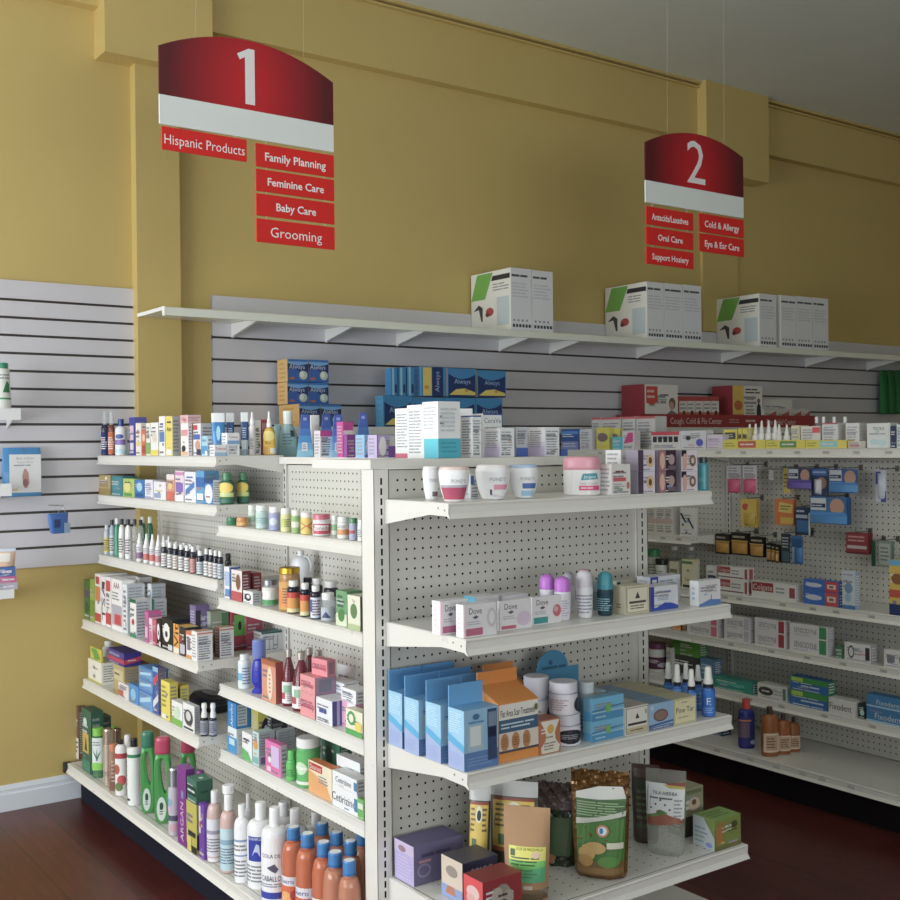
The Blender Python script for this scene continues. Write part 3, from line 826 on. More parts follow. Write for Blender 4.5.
bx(N1E, None, 261.6, 267.6, 419.5, 'D65368', 'tall rose red carton behind the yellow oil bottle', [re(.1, .75, .9, .9, 'E8A0AC')], dep=.035, s=.085)
bottle(N1E, 263.4, 275.6, 411.5, 'yellow oil bottle with white dropper nozzle', 't:EFC02A', 'F3F1EC', 'F0C22C', [el(.5, .72, .36, .2, 'F6DC6A'), tx(.5, .45, .12, 'Bio', '8A5A20'), re(.1, .02, .5, .3, 'D9A030'), re(.6, .02, .98, .24, 'F2EEE4')], s=.01, ct='nozzle', capf=.36, capr=.42, neck=.4, lz=(.03, .95), flat=.6, sh=.3)

# second shelf, far section
bx(B2, 99.2, 110.6, None, 475.5, 'BFA55C', 'gold carton with two white pearls at the wall end, second shelf', [el(.65, .85, .1, .08, 'F4F2EA'), re(0, 0, 1, .32, 'A88A3C'), fl(.1, .4, .9, .7, 3, '8A7030')], dep=.06)
bx(B2, 111.2, 122.6, None, 476.5, '2F8A96', 'plain teal carton on the second shelf', [re(0, 0, .08, 1, '277680'), fl(.2, .3, .8, .7, 4, '5AB0B8')], dep=.06)
bx(B2, 123.2, 134.4, None, 479, 'B6D04A', 'lime green and yellow carton on the second shelf', [el(.4, .55, .3, .3, 'F0E070'), re(.1, .05, .8, .2, '5A9A3A'), fl(0.200, 0.720, 0.800, 0.880, 1, '2A5A2A')], dep=.05)
bx(B2, 134.8, 144, None, 480, '2F7FC8', 'bright blue carton beside the lime green one', [el(.55, .6, .3, .25, 'A8DAF2'), re(.1, .05, .9, .25, '1E5AA0')], dep=.05)
bx(B2, 145, 153, None, 480, 'EDEBF4', 'narrow white carton with lilac print on the second shelf', [fl(.2, .2, .8, .85, 6, 'A8A4C8'), re(0, 0, 1, .08, 'B8B2DC')], dep=.05)
bx(B2, 154, 165.8, None, 482, 'F0EFF2', 'white carton with black heading and yellow line', [tx(.55, .78, .14, 'CVS', '2A2A3A'), re(.1, .45, .7, .52, 'E6D060'), re(.05, .08, .6, .35, '9AA4CC')], dep=.05)
bx(B2, 167, 174.8, None, 474.5, 'E8A080', 'tall orange and pink carton on the second shelf', [re(0, .8, 1, 1, 'F3E4E6'), re(0, .0, .9, .35, 'E06A4A'), el(.5, .55, .3, .12, 'F4D070')], SIDE, dep=.05)
bx(B2, 175.4, 184, None, 470.8, 'F0D8E8', 'tallest pink carton with purple print on the second shelf', [re(0, .85, 1, .95, 'E08AC0'), re(.1, .3, .9, .6, '8A6AC8'), re(0, 0, 1, .2, 'F4F0F8')], SIDE, dep=.05)
bx(B2, 184.8, 195.8, None, 472, 'EEF1F8', 'white carton with slanting blue print on the second shelf', [('p', [(.1, .2), (.9, .5), (.9, .7), (.1, .4)], '4A86D0'), fl(0.200, 0.770, 0.800, 0.870, 1, '3A5AB0')], SIDE, dep=.05)
bx(B2, 196.6, 204.4, None, 471, '5AA8E0', 'light blue carton beside the slanting print carton', [re(0, .5, 1, .8, '2A70C0'), re(.1, .1, .9, .3, 'F0F4F8')], SIDE, dep=.055)
bx(B2, 204.8, 213.4, 216.2, 480, '3F86D0', 'blue carton with a white arched front at the shelf end', [el(.5, .42, .46, .4, 'F2F2F6'), fl(0.200, 0.230, 0.800, 0.370, 1, 'B04A5A'), re(0, .86, 1, 1, '2A4A90')], SIDE, sc='D8DCE6', dep=.03, s=.005)
N2E = Row('y', YJ + .012, BZ[1], '')
for i, (u0, u1) in enumerate(((220, 234), (237.4, 249.2))):
    bottle(N2E, u0, u1, 472.5, 'dark green bottle with yellow label, %s' % ('beside the blue arched carton' if i == 0 else 'last on the second shelf end'), 't:2F6A4A', '2E8A5A', '3B7A4A', [el(.5, .72, .34, .24, 'F0CE3A'), re(.1, .3, .9, .5, 'C9D880'), re(.1, .04, .9, .2, '2A6A60')], s=.0 if i == 0 else .012, capf=.24, capr=.62, neck=.6, lz=(.04, .94), flat=.7, g='green bottles with yellow labels', p=2.4)

# third shelf, far section
for u0, u1, v, body, cap, lab, nm, s_ in ((104, 109.8, 525, 'C9D0DA', 'EDEFF2', 'E8D860', 'small grey bottle with yellow label and white cap, first on third shelf', .012), (109.8, 115, 519.8, 'A8C0D4', '1E2430', 'DCE4EC', 'pale blue bottle with black cap on the third shelf', .012), (114.6, 120, 518.2, '2FA078', 'EEF2F0', None, 'bright green bottle with white cap on the third shelf', .012),
        (119, 125.2, 519, 'F0F0F0', '1E2230', 'EDEBEA', 'white bottle with black cap beside the bright green bottle', .01), (125.4, 131.8, 519.4, 'F2F2F2', '1E2230', 'EDEBEA', 'white bottle with black cap and dark lettering, third shelf', .01),
        (132.4, 138, 519.4, 'D5D9D4', '1E2230', None, 'clear grey bottle with black cap, third shelf', .012), (138.2, 144, 519.8, 'CDD3D0', '1E2230', None, 'clear grey bottle with black cap beside the dropper bottles', .045)):
    bottle(B3, u0, u1, v, nm, ('g:' if 'clear' in nm else 'p:') + body, cap, lab, [fl(.25, .1, .75, .9, 6, '5A3A50')] if lab else [], s=s_, capf=.15, capr=.62, neck=.5, sh=.32)
for i, (u0, u1) in enumerate(((139.6, 146), (147, 153.4))):
    bottle(B3, u0, u1, 516.8, 'dark green bottle with white cap at the back of third shelf, %s' % ('near the wall' if i == 0 else 'nearer the end cap'), 't:2C7F5C', 'E8EEEA', None, s=.12, capf=.16, capr=.6, neck=.55, sh=.2, g='green bottles at the back of the third shelf')
for i, (u, s_) in enumerate(((139.8, .006), (146.8, .006), (152.8, .006), (158.6, .006), (163.8, .05), (169, .05))):
    bottle(B3, u - 3.2, u + 3.2, 533 + i * .6, 'white nozzle bottle with red and white label, %s from the wall' % ORD[i], 'E9E2E4', 'F5F5F6', 'EEEAF0', [re(.1, .15, .9, .55, ['8A6A9A', 'D0705A', 'D86A60', 'C88A90', 'B8A0B0', 'A8A0B8'][i]), fl(.2, .6, .8, .9, 3)], s=s_, ct='nozzle', capf=.36, capr=.74, neck=.8, sh=.1, lz=(.05, .9), g='white nozzle bottles on the third shelf')
for i, u in enumerate((164.4, 170.4, 175.8, 181.6, 187.4, 193.2, 200.6, 206.8, 211.4, 216, 220.6)):
    w = 3.7 if u == 200.6 else 2.9
    lb = ['EFEDEA', 'EFECEA', 'F0E6D8', 'EFEDEA', 'EFEDEA', 'EE9A94', 'CBDDE6', 'EFEDEA', 'F0E4E0', 'E8E4EA', 'C6DCEA'][i]
    bottle(B3, u - w, u + w, 541.5 + (u - 164) * .17 + (3 if u == 200.6 else 0), 'small dark dropper bottle with white cap and %s label, %s from the wall' % ({'EE9A94': 'pink', 'CBDDE6': 'pale blue', 'C6DCEA': 'pale blue', 'F0E6D8': 'cream'}.get(lb, 'white'), ORD[i]), 't:20223A', 'F2F2F2', lb, [fl(.2, .1, .8, .9, 4, '9A94A0')], s=.008, capf=.2, capr=.72, neck=.72, sh=.13, lz=(.04, .68), g='small dark dropper bottles on the third shelf')
for i, u in enumerate((168, 176.6, 184.6, 191, 199)):
    bottle(B3, u - 2.9, u + 2.9, 539.5 + (u - 164) * .17, 'dark dropper bottle in the back row, %s from the wall' % ORD[i], 't:20223A', 'EEEEF0', 'E2E0E4', s=.06, capf=.2, capr=.72, neck=.72, sh=.13, lz=(.04, .62), g='dark dropper bottles, back row of the third shelf')
for i, u in enumerate((208.6, 213.6, 219.8, 228.4)):
    bottle(B3, u - 3, u + 3, 548 + i * 1.8, 'dark bottle with black cap behind the dropper bottles, %s from the wall' % ORD[i], 't:1D2034', '1B1D2A', 'D8D8DE', s=.055 + (.03 if i == 3 else 0), capf=.28, capr=.8, neck=.7, sh=.16, lz=(.04, .5), g='dark bottles with black caps on the third shelf')

# fourth shelf, far section
bx(B4, 84.5, 89.6, None, 581, '4F8A3E', 'green carton with dark print at the wall end, fourth shelf', [re(.1, .55, .9, .75, '6A5A7A'), el(.5, .3, .35, .15, '2E6A3A')], dep=.1)
bx(B4, 90.2, 94.8, None, 580, '9BBE3A', 'yellow green carton beside the dark green one, fourth shelf', [re(.1, .1, .9, .5, '7FA02E')], dep=.1)
bx(B4, 95.4, 101, None, 575, 'F0EAE4', 'tall white carton with orange middle and red foot', [re(.1, .45, .9, .75, 'D9823A'), re(0, .03, 1, .2, 'D23A40'), re(.2, .8, .8, .95, 'C8404A')], dep=.11)
bx(B4, 101.6, 105.8, None, 577.5, 'F0EEF0', 'tall white carton with black capitals, fourth shelf', [tx(.5, .5, .3, 'TSA', '2A2A34', .8, 1), re(.2, .75, .8, .9, '4A4A58')], dep=.11)
bx(B4, 106.2, 111.2, None, 578, 'F2ECEC', 'white carton with two red blocks next to the black capitals', [re(.1, .72, .9, .93, 'D8404A'), re(0, .05, 1, .28, 'D2343E'), fl(.2, .35, .8, .65, 4)], dep=.11)
bx(B4, 111.8, 122.4, None, 581, 'F1EEEF', 'white carton lettered AAA with a red band near the foot', [tx(.5, .88, .12, 'AAA', '8A2A40'), fl(.1, .58, .8, .76, 3), re(.06, .1, .96, .5, 'B9B2C4'), re(.3, .12, .9, .32, 'D93A48')], [fl(.1, .1, .9, .9, 9)], dep=.05, s=.006)
for i, (ua, ub) in enumerate(((113, 122), (122.8, 131), (131.6, 140.4))):
    bx(B4, ua, ub, None, 576.6 + i * .6, 'EEEBEC', 'white carton with black capitals at the back of the fourth shelf, %s from the wall' % ORD[i], [tx(.5, .9, .09, 'AAA', '2E2A38'), fl(.1, .1, .9, .8, 6)], SIDE, dep=.05, s=.118, g='white cartons at the back of the fourth shelf')
bx(B4, 123.2, 127.6, 145.2, 585, 'E4E8EC', 'tall pale grey carton with finely printed side', [fl(.2, .2, .8, .9, 7)], [fl(.08, .45, .92, .95, 8, '9AA2AE')], sc='C3CAD2', s=.012)
bx(B4, 148, 152, 166, 584.5, 'DDE2E6', 'tall pale grey carton at the back beside the shelf end', [fl(.2, .2, .8, .9, 7)], [fl(.08, .45, .92, .95, 8, '9AA2AE')], sc='BFC7CF', s=.095)
bx(B4, 130.4, 136.4, 150.8, 600, 'F0F0EE', 'white carton with dark green top and a red spot', [re(0, .9, 1, 1, '1E6A48'), el(.5, .4, .2, .08, 'C02A40'), re(0, 0, 1, .08, '2A9060')], [fl(.06, .05, .94, .95, 11, '8A92A0')], sc='C9CED6', s=.004)
bx(B4, 152.4, 155, 167, 599.5, 'D8DCE2', 'grey printed carton with green edge behind the pink cartons', [re(0, 0, 1, 1, '2E6A58')], [fl(.06, .05, .94, .95, 10, '8A92A0')], sc='B9C0CA', s=.07)
for i, (ua, ub, v, cc) in enumerate(((145, 148.6, 612, 'D85AA4'), (149.2, 152.4, 619, 'F0DCE6'), (152.8, 156.4, 620.5, 'E0567E'))):
    bx(B4, ua, ub, None, v, cc, ['tall magenta carton beside the green topped carton', 'slim white and pink carton among the pink ones', 'rose pink carton beside the black cartons'][i], [re(.15, .15, .85, .5, ['F0B8D8', 'E07AA8', 'C23A66'][i])], SIDE, dep=.07 if i else .05, s=.003, sc=cc)
for i, (ua, ub, v) in enumerate(((157, 161.2, 620), (162, 173, 620.5))):
    bx(B4, ua, ub, None, v, '1C1D24', ['narrow black carton with white oval', 'wide black carton with white oval'][i] + ' on the fourth shelf', [el(.45, .55, .3, .3, 'F0F0F0'), el(.45, .5, .12, .1, '2A2A30'), re(.6, .02, .98, .2, 'D8D8DC')], SIDE, sc='24262E', dep=.09, s=.003)
bx(B4, 173.6, 179.2, None, 625, 'F0A63A', 'small orange carton with black lettering on the fourth shelf', [tx(.5, .6, .5, 'Vit', '2A2420', .8, 1), re(0, 0, 1, .2, 'F2E6D0')], dep=.05, s=.003, tc='26262C')
bx(B4, 179.8, 185.8, None, 628, '2E2E3A', 'small black carton with yellow top on the fourth shelf', [re(.1, .1, .9, .4, 'C8C8D4'), re(0, .45, .5, .7, '9A3A40')], dep=.05, s=.003, tc='D9B84A')
bx(B4, 186.4, 194.6, 196.4, 633, 'F1F0F2', 'small white carton with orange base, first of three lookalikes', [re(0, 0, 1, .12, 'EE9A3C'), re(0, .86, 1, 1, 'E0703A'), re(.15, .3, .5, .7, '8A7A88')], SIDE, s=.002, dep=.03, tc='E0A060')
N4E = Row('y', YJ + .006, BZ[3], '')
rb = bx(N4E, None, 197.2, 212.8, 632, 'E9EAEE', 'white carton with orange rim and printed face at shelf end', [fl(.1, .05, .9, .84, 10, '8E949E'), re(0, .91, 1, .95, 'E06A3A')], dep=.045, s=.006, tc='D9A878', sc='F0EEF0')
bx(N4E, None, 219.8, 234, 628, 'E4E6EA', 'white carton with orange rim set back from the shelf end', [fl(.1, .05, .9, .84, 10, '8E949E'), re(0, .91, 1, .95, 'E06A3A')], dep=.04, s=.02, tc='D9A878', sc='8A5A4A')
bx(N4E, None, 212.6, 219, 636, '8A5640', 'brown carton between the two orange rimmed cartons', [el(.5, .5, .4, .35, '5A3228')], dep=.05, s=.07)
bx(N4E, None, 196, 210, 606, '7A6AA0', 'purple carton at the back of the fourth shelf', [re(.0, .2, .35, .9, '3A3450'), fl(.45, .2, .95, .8, 5, 'B0A4CC')], dep=.05, s=.16)
bx(N4E, None, 211, 229, 612, '9AA690', 'grey green carton at the back beside the purple one', [re(.3, .1, .7, .5, 'E0D8B8'), re(.6, .3, .98, .95, '4A8A5A')], dep=.05, s=.13)
bx(N4E, None, 232, 246.4, 612.5, 'B23A54', 'crimson carton with a green square, back of the fourth shelf', [re(.15, .38, .95, .92, '5FBE4A'), el(.55, .64, .12, .12, '1E2A20'), re(0, 0, 1, .1, '8A2A40')], dep=.05, s=.115)
bx(N4E, None, 246.8, 262.8, 616, 'C04A66', 'plain crimson carton beside the green square carton', [re(0, .5, 1, .54, 'E08A9A'), re(0, .1, 1, .13, 'A03A54')], dep=.05, s=.10)
bx(N4E, None, 261.4, 282, 632.6, 'E6EAEE', 'white carton with dark teal top and vertical bars', [re(.15 + .2 * i, .1, .2 + .2 * i, .8, 'B0B6C6') for i in range(4)] + [re(0, .9, 1, 1, '2F6E6A')], dep=.06, s=.035, tc='2F6E6A')

# fifth shelf, far section
r = bx(B5, 88.4, 101.8, None, 664, 'F0EEE0', 'white carton with black lettering under a yellow green card', [tx(.45, .7, .2, 'Ivil', '2A2A30'), tx(.45, .3, .2, 'Ivil', '2A2A30'), re(0, 0, 1, .08, 'C8C050')], dep=.06, s=.01)
bx(B5, 90.4, 101.4, None, 650.5, 'D8CE3A', 'yellow green header card standing on the white carton', [('p', [(.1, .9), (.6, .9), (.95, .2), (.4, .1)], '6AAE3A')], dep=.008, s=.014, on=r['top'], n='header_card', c='card')
bottle(B5, 102.6, 115.4, 641, 'tall white bottle with blue lower label beside the header card', 'EDF0F4', 'F0F2F4', 'E8EEF4', [re(0, 0, 1, .55, '5AB4E4')], s=.075, capf=.14, capr=.62, neck=.6, sh=.14, lz=(.02, .8))
r = bx(B5, 113.6, 124.6, None, 668, 'C3AE7A', 'beige gold carton under a purple carton', [re(.1, .5, .9, .85, 'D8C89A'), fl(0.150, 0.630, 0.750, 0.770, 1, '6A5A40'), re(0, 0, 1, .15, 'A89060')], SIDE, dep=.07, s=.006, sc='B09A68')
r = bx(B5, 108.4, 124.2, 141.4, 654, '4A3E9A', 'purple and red carton lying across the beige carton', [re(0, .2, 1, .5, 'C8385E')], [('p', [(.0, .15), (1, .35), (1, .7), (.0, .5)], 'D23A62'), fl(.2, .36, .8, .52, 1, 'F0E0E8')], sc='43389A', s=.008, on=r['top'])
r1 = bx(B5, 118.6, 128.6, None, 686, 'F0E8E6', 'low white and red carton in front of the beige one', [re(0, .1, .5, .5, 'C86A5A'), fl(.2, .6, .9, .9, 2)], dep=.025, s=.001)
bx(B5, 125.2, 138.8, None, 665.4, 'EFECEE', 'white carton with brown red heading standing above a blue one', [re(0, .82, 1, 1, '8A3A34'), tx(.5, .68, .14, 'Doan', '5A2A3A'), el(.5, .35, .35, .2, 'D8C8D0')], dep=.05, s=.08, tc='A0523C')
bx(B5, 129.2, 138.4, None, 687.4, '4A9AE0', 'small bright blue carton at the front of the fifth shelf', [el(.5, .5, .3, .3, '8ACAF4')], dep=.025, s=.001)
rr_ = None
for i in range(3):
    rr_ = bx(B5, 139, 152.6, None, 693.4 - i * 11.2, '5FA6E6', 'light blue carton with pale swoosh, %s of a stack of three' % ('bottom', 'middle', 'topmost')[i] if False else ['lowest', 'middle', 'uppermost'][i] + ' light blue carton with pale swoosh in a stack of three', [('p', [(.1, .2), (.9, .5), (.9, .75), (.1, .45)], 'B0DCF8'), re(0, .85, 1, .95, '3A7AC8')], SIDE, dep=.06, s=.006, on=(rr_['top'] if rr_ else None), g='light blue cartons stacked on the fifth shelf')
bx(B5, 153.6, 158.8, None, 668.4, '3F62B8', 'tall blue carton with red and white slanting print', [('p', [(.0, .55), (1, .75), (1, .9), (0, .7)], 'E0405A'), ('p', [(.0, .1), (1, .3), (1, .45), (0, .25)], 'E8E4F0'), re(0, .9, 1, 1, '8AC4F0')], SIDE, dep=.025, s=.006, sc='7A6A8A')
bottle(B5, 160.4, 167.2, 671.6, 'white bottle with tall cap behind the yellow carton', 'EDEBE6', 'F2F2F4', None, [], s=.02, capf=.26, capr=.62, neck=.6)
bx(B5, 161.4, 170, 173.4, 683.4, 'F2E03A', 'bright yellow carton with small print in front of a white bottle', [fl(.1, .3, .6, .9, 5, 'A89A30'), re(.1, .02, .6, .14, 'F4F2E6')], SIDE, s=.003, dep=.03, sc='E6D23A')
bx(B5, 175.4, 181, 184, 686, 'EBDA3C', 'second yellow carton, standing further back beside the first', [re(.2, .1, .8, .9, '6A6230')], SIDE, s=.045, dep=.03, sc='E0CE3A')
bx(B5, 172, 182.4, None, 704.4, 'F2F2F2', 'low white and green carton in front of the second yellow carton', [el(.5, .55, .3, .25, 'D0E8C8'), re(0, 0, 1, .28, '7FC04A')], dep=.03, s=.002)
bx(B5, 183.2, 194.6, 200, 707, 'EFEFF0', 'white carton with a dark oval picture on the fifth shelf', [el(.5, .5, .38, .3, '4A4A50'), el(.5, .55, .22, .18, 'D8D8DC'), re(.1, .05, .9, .12, '3A3A40')], SIDE, sc='A8ACB4', s=.004)
for i, (u0, u1) in enumerate(((200.4, 208.6), (209.4, 217.2))):
    bottle(B5, u0, u1, 703.2, 'dark spray bottle with white cap, %s' % ('beside the oval picture carton' if i == 0 else 'second and last at the fifth shelf end'), 't:20222E', 'F0F0F2', '9EA2B0', [fl(.2, .15, .8, .85, 5, '5A5E6C')], s=.008 if i == 0 else .03, capf=.44, capr=.72, ct='spray', neck=.74, sh=.08, lz=(.08, .86), g='dark spray bottles on the fifth shelf')
p = B5.at(212, B5.z, .2)
T = thing('spectacle_case', 'dark rounded case lying behind the spray bottles', 'case', (p[0], p[1] + .02, B5.z), 0)
MB().loft([(0, .045, .10), (.006, .055, .115), (.03, .058, .12), (.05, .045, .1), (.058, .02, .06)], 'p:23262F', n=24, p=2.6).build('shell', T)
MB().loft([(.0295, .0588, .121), (.0325, .0588, .121)], 'p:3A3E4A', n=24, p=2.6).build('seam', T)
# ------------------------------------------------------------------ products: long run, near section (beside the end cap)
def slopebox(row, u0, u1, vt, s, label, bands, topw=.42, dd=.04, ops=(), g=None):
    """upright carton that narrows to the top, printed in bands that pale downwards"""
    P = row.at((u0 + u1) / 2, row.z, s); W = (u1 - u0) * depth(P) / FPX
    h = hit((u0 + u1) / 2, vt, row.ax, row.edge + s)[2] - row.z
    m = MB(); n = len(bands)
    for i, c in enumerate(bands):
        a, b = i / n, (i + 1) / n
        wa, wb = W / 2 * (1 - (1 - topw) * a), W / 2 * (1 - (1 - topw) * b)
        da, db = dd / 2 * (1 - .7 * a), dd / 2 * (1 - .7 * b)
        vs = [(-wa, -da, h * a), (wa, -da, h * a), (wa, da, h * a), (-wa, da, h * a), (-wb, -db, h * b), (wb, -db, h * b), (wb, db, h * b), (-wb, db, h * b)]
        m.add(vs, [(0, 1, 5, 4), (1, 2, 6, 5), (2, 3, 7, 6), (3, 0, 4, 7)] + ([(3, 2, 1, 0)] if i == 0 else []) + ([(4, 5, 6, 7)] if i == n - 1 else []), 'p:' + c)
    f = lambda u, v, o: ((u - .5) * W * (1 - (1 - topw) * v), -dd / 2 * (1 - .7 * v) - o, h * v)
    m.art(list(ops), f, W, h)
    o = m.build('tapered_carton', None, P, toward(P, 8))
    tag(o, label, 'box', g)
TA.edge = XS - .02
BL = ['8FD0F0', '6AB6EA', '4A9AE0', '3A7AD0', '3460C0', '3450B0']
tube(TA, 278.6, 297.6, 411, 'pale teal tube with white cap on top, beside the blue tapered cartons', ['8CB8C0', '9AC4CA', '9CC6CC'], 'EEF2F2', [fl(.2, .35, .8, .75, 4, '6E9AA4'), re(.66, .62, .9, .82, '3A4A5A')], s=.03, inv=True, capf=.3, capw=.5)
tube(TA, 274.6, 281.6, 424, 'pale teal tube half hidden behind the white capped tube', '9CC2C8', '7FA8B0', s=.07, capf=.1)
for i, (u0, u1, v, s_, nm) in enumerate(((297.2, 313.2, 414.6, .02, 'beside the pale teal tube'), (318.6, 334.6, 414.2, .14, 'standing behind a pink topped carton'), (330, 347, 414.6, .02, 'in front of the pink carton'), (355.6, 371, 412.8, .07, 'beside the oval print carton'))):
    slopebox(TA, u0, u1, v, s_, 'blue carton narrowing to its top, ' + nm, BL, ops=[re(.22, .14, .62, .34, 'E8ECF4'), fl(.27, .17, .57, .31, 3, '7C86A8'), re(.25, .86, .7, .93, '8AA0E0')], g='blue tapered cartons on the top deck')
tube(TA, 310.4, 319.8, 415, 'clear beige tube standing between two blue tapered cartons', ['C8825A', 'C9BFB4', 'CFCBC6', 'D6D4D2'], 'C07A50', s=.06, capf=.08)
bx(Row('y', .76, ZT, ''), None, 320.4, 332, 430.6, 'EDEAF0', 'white carton with bright pink top band on the top deck', [re(0, .78, 1, 1, 'D8449A'), fl(.1, .08, .9, .7, 7)], dep=.04, s=0, sc='E0DCE4')
bx(Row('y', .62, ZT, ''), None, 343.4, 353.4, 421.6, 'D0459C', 'tall magenta carton behind the front blue tapered carton', [re(0, .62, 1, .75, 'F0E0EC'), re(0, 0, 1, .45, 'A8489C'), fl(.2, .1, .8, .35, 3, 'E0A8D8')], dep=.04, s=0)
bx(Row('y', .6, ZT, ''), None, 347.2, 356.6, 434.5, '9A4AA4', 'low purple carton beside the magenta carton', [fl(.2, .2, .8, .8, 4, 'D0A0D8')], dep=.02, s=-.03)
bx(Row('y', .42, ZT, ''), None, 364.4, 375.8, 434.8, '8FC4EC', 'small light blue carton with a white oval on the top deck', [el(.5, .5, .34, .42, 'F2F2F8'), el(.52, .5, .1, .26, '6A8AD0'), re(0, 0, 1, .12, '7A6AC8')], dep=.05, s=0)
bx(Row('y', .36, ZT, ''), None, 377, 395.4, 434.8, 'C9B6E8', 'small lilac carton with white flower print on the top deck', [el(.3, .5, .2, .42, 'F4F0FA'), re(.62, .0, 1, .5, '8A55B8'), re(.68, .5, .98, .95, 'D8D6DE'), re(0, 0, .05, 1, 'C05AA0')], dep=.05, s=0)
# white cartons on the end cap's top deck
def eb(ua, ub, uc, vt, s_, label, F=(), S=(), **k): return bx(TE, ua, ub, uc, vt, k.pop('col', 'E6E7EA'), label, F, S, s=s_, **k)
eb(393.6, 409.4, 411.4, 408, .19, 'tall narrow white carton with a pink base stripe', [re(0, 0, 1, .09, 'C8607A')], [re(0, 0, 1, .09, 'DE6A8C'), fl(.1, .2, .9, .9, 12, 'A8ABB4')], sc='F4F4F6', dep=.07)
eb(408.6, 424, 427, 404.4, .10, 'tall white printed carton beside the turquoise based one', [fl(.1, .1, .9, .9, 10)], [fl(.1, .08, .9, .9, 14, 'A8ABB4')], sc='F4F4F6', dep=.08)
eb(422.8, 438.4, 460.4, 401.2, .035, 'tall white carton with turquoise lower third', [re(0, 0, 1, .345, '35B4CE'), fl(.12, .08, .9, .3, 3, '2A9CB4'), ('e', .45, .7, .28, .13, 'DADCE2'), fl(.1, .45, .9, .9, 6, 'C4C7CE')], [re(0, 0, 1, .345, '4CCBE2'), fl(.1, .5, .9, .92, 7, 'C8CBD2')], sc='F6F6F8')
tube(TE, 455.4, 473, 408.6, 'white tube with lilac foot behind the blue edged carton', ['E6E4F0', 'EFEFF4', 'F2F2F5', 'F2F2F5'], 'C8C4E0', s=.12, capf=.1)
eb(461.4, 472.6, 481.2, 415.4, .03, 'white carton with dark blue top edge and fine print', [re(0, .965, 1, 1, '3A4AA0'), fl(.08, .06, .92, .9, 13, '9A9DA6')], [re(0, .965, 1, 1, '4A5AC0'), fl(.08, .06, .92, .9, 13, 'A4A7B0')], sc='F3F3F5')
eb(480.4, 483.6, 502, 413.4, .10, 'white carton with dark blue top edge lettered in grey', [re(0, .965, 1, 1, '3A4AA0'), tx(.5, .84, .12, 'CeraVe', '8A8E98'), fl(.08, .06, .92, .7, 10, '9A9DA6')], sc='F0F0F2', dep=.06)
eb(485, 500, 514.4, 428, .03, 'short white carton fading to lilac, beside the blue edged cartons', [fl(.1, .1, .9, .9, 9, 'A0A0AC')], [re(0, 0, 1, .35, 'D6C8EC'), re(0, .35, 1, .5, 'E4DCF2'), fl(.1, .3, .9, .9, 8, 'A8A4B4')], sc='F3F1F6')
eb(514.8, 516.4, 527.8, 427, .06, 'short grey carton with blue base between two lilac cartons', [re(0, 0, 1, .3, '4A6AC4'), fl(.1, .4, .9, .9, 6)], col='C6C8D2', dep=.05)
eb(528.6, 545, 559.4, 427.2, .03, 'second short white carton fading to lilac', [fl(.1, .1, .9, .9, 9, 'A0A0AC')], [re(0, 0, 1, .35, 'D6C8EC'), re(0, .35, 1, .5, 'E4DCF2'), fl(.1, .3, .9, .9, 8, 'A8A4B4')], sc='F3F1F6')
eb(559.8, 561, 567.6, 449.4, .05, 'small low blue carton at the far end of the white cartons', [], col='4A6AC4', dep=.04)

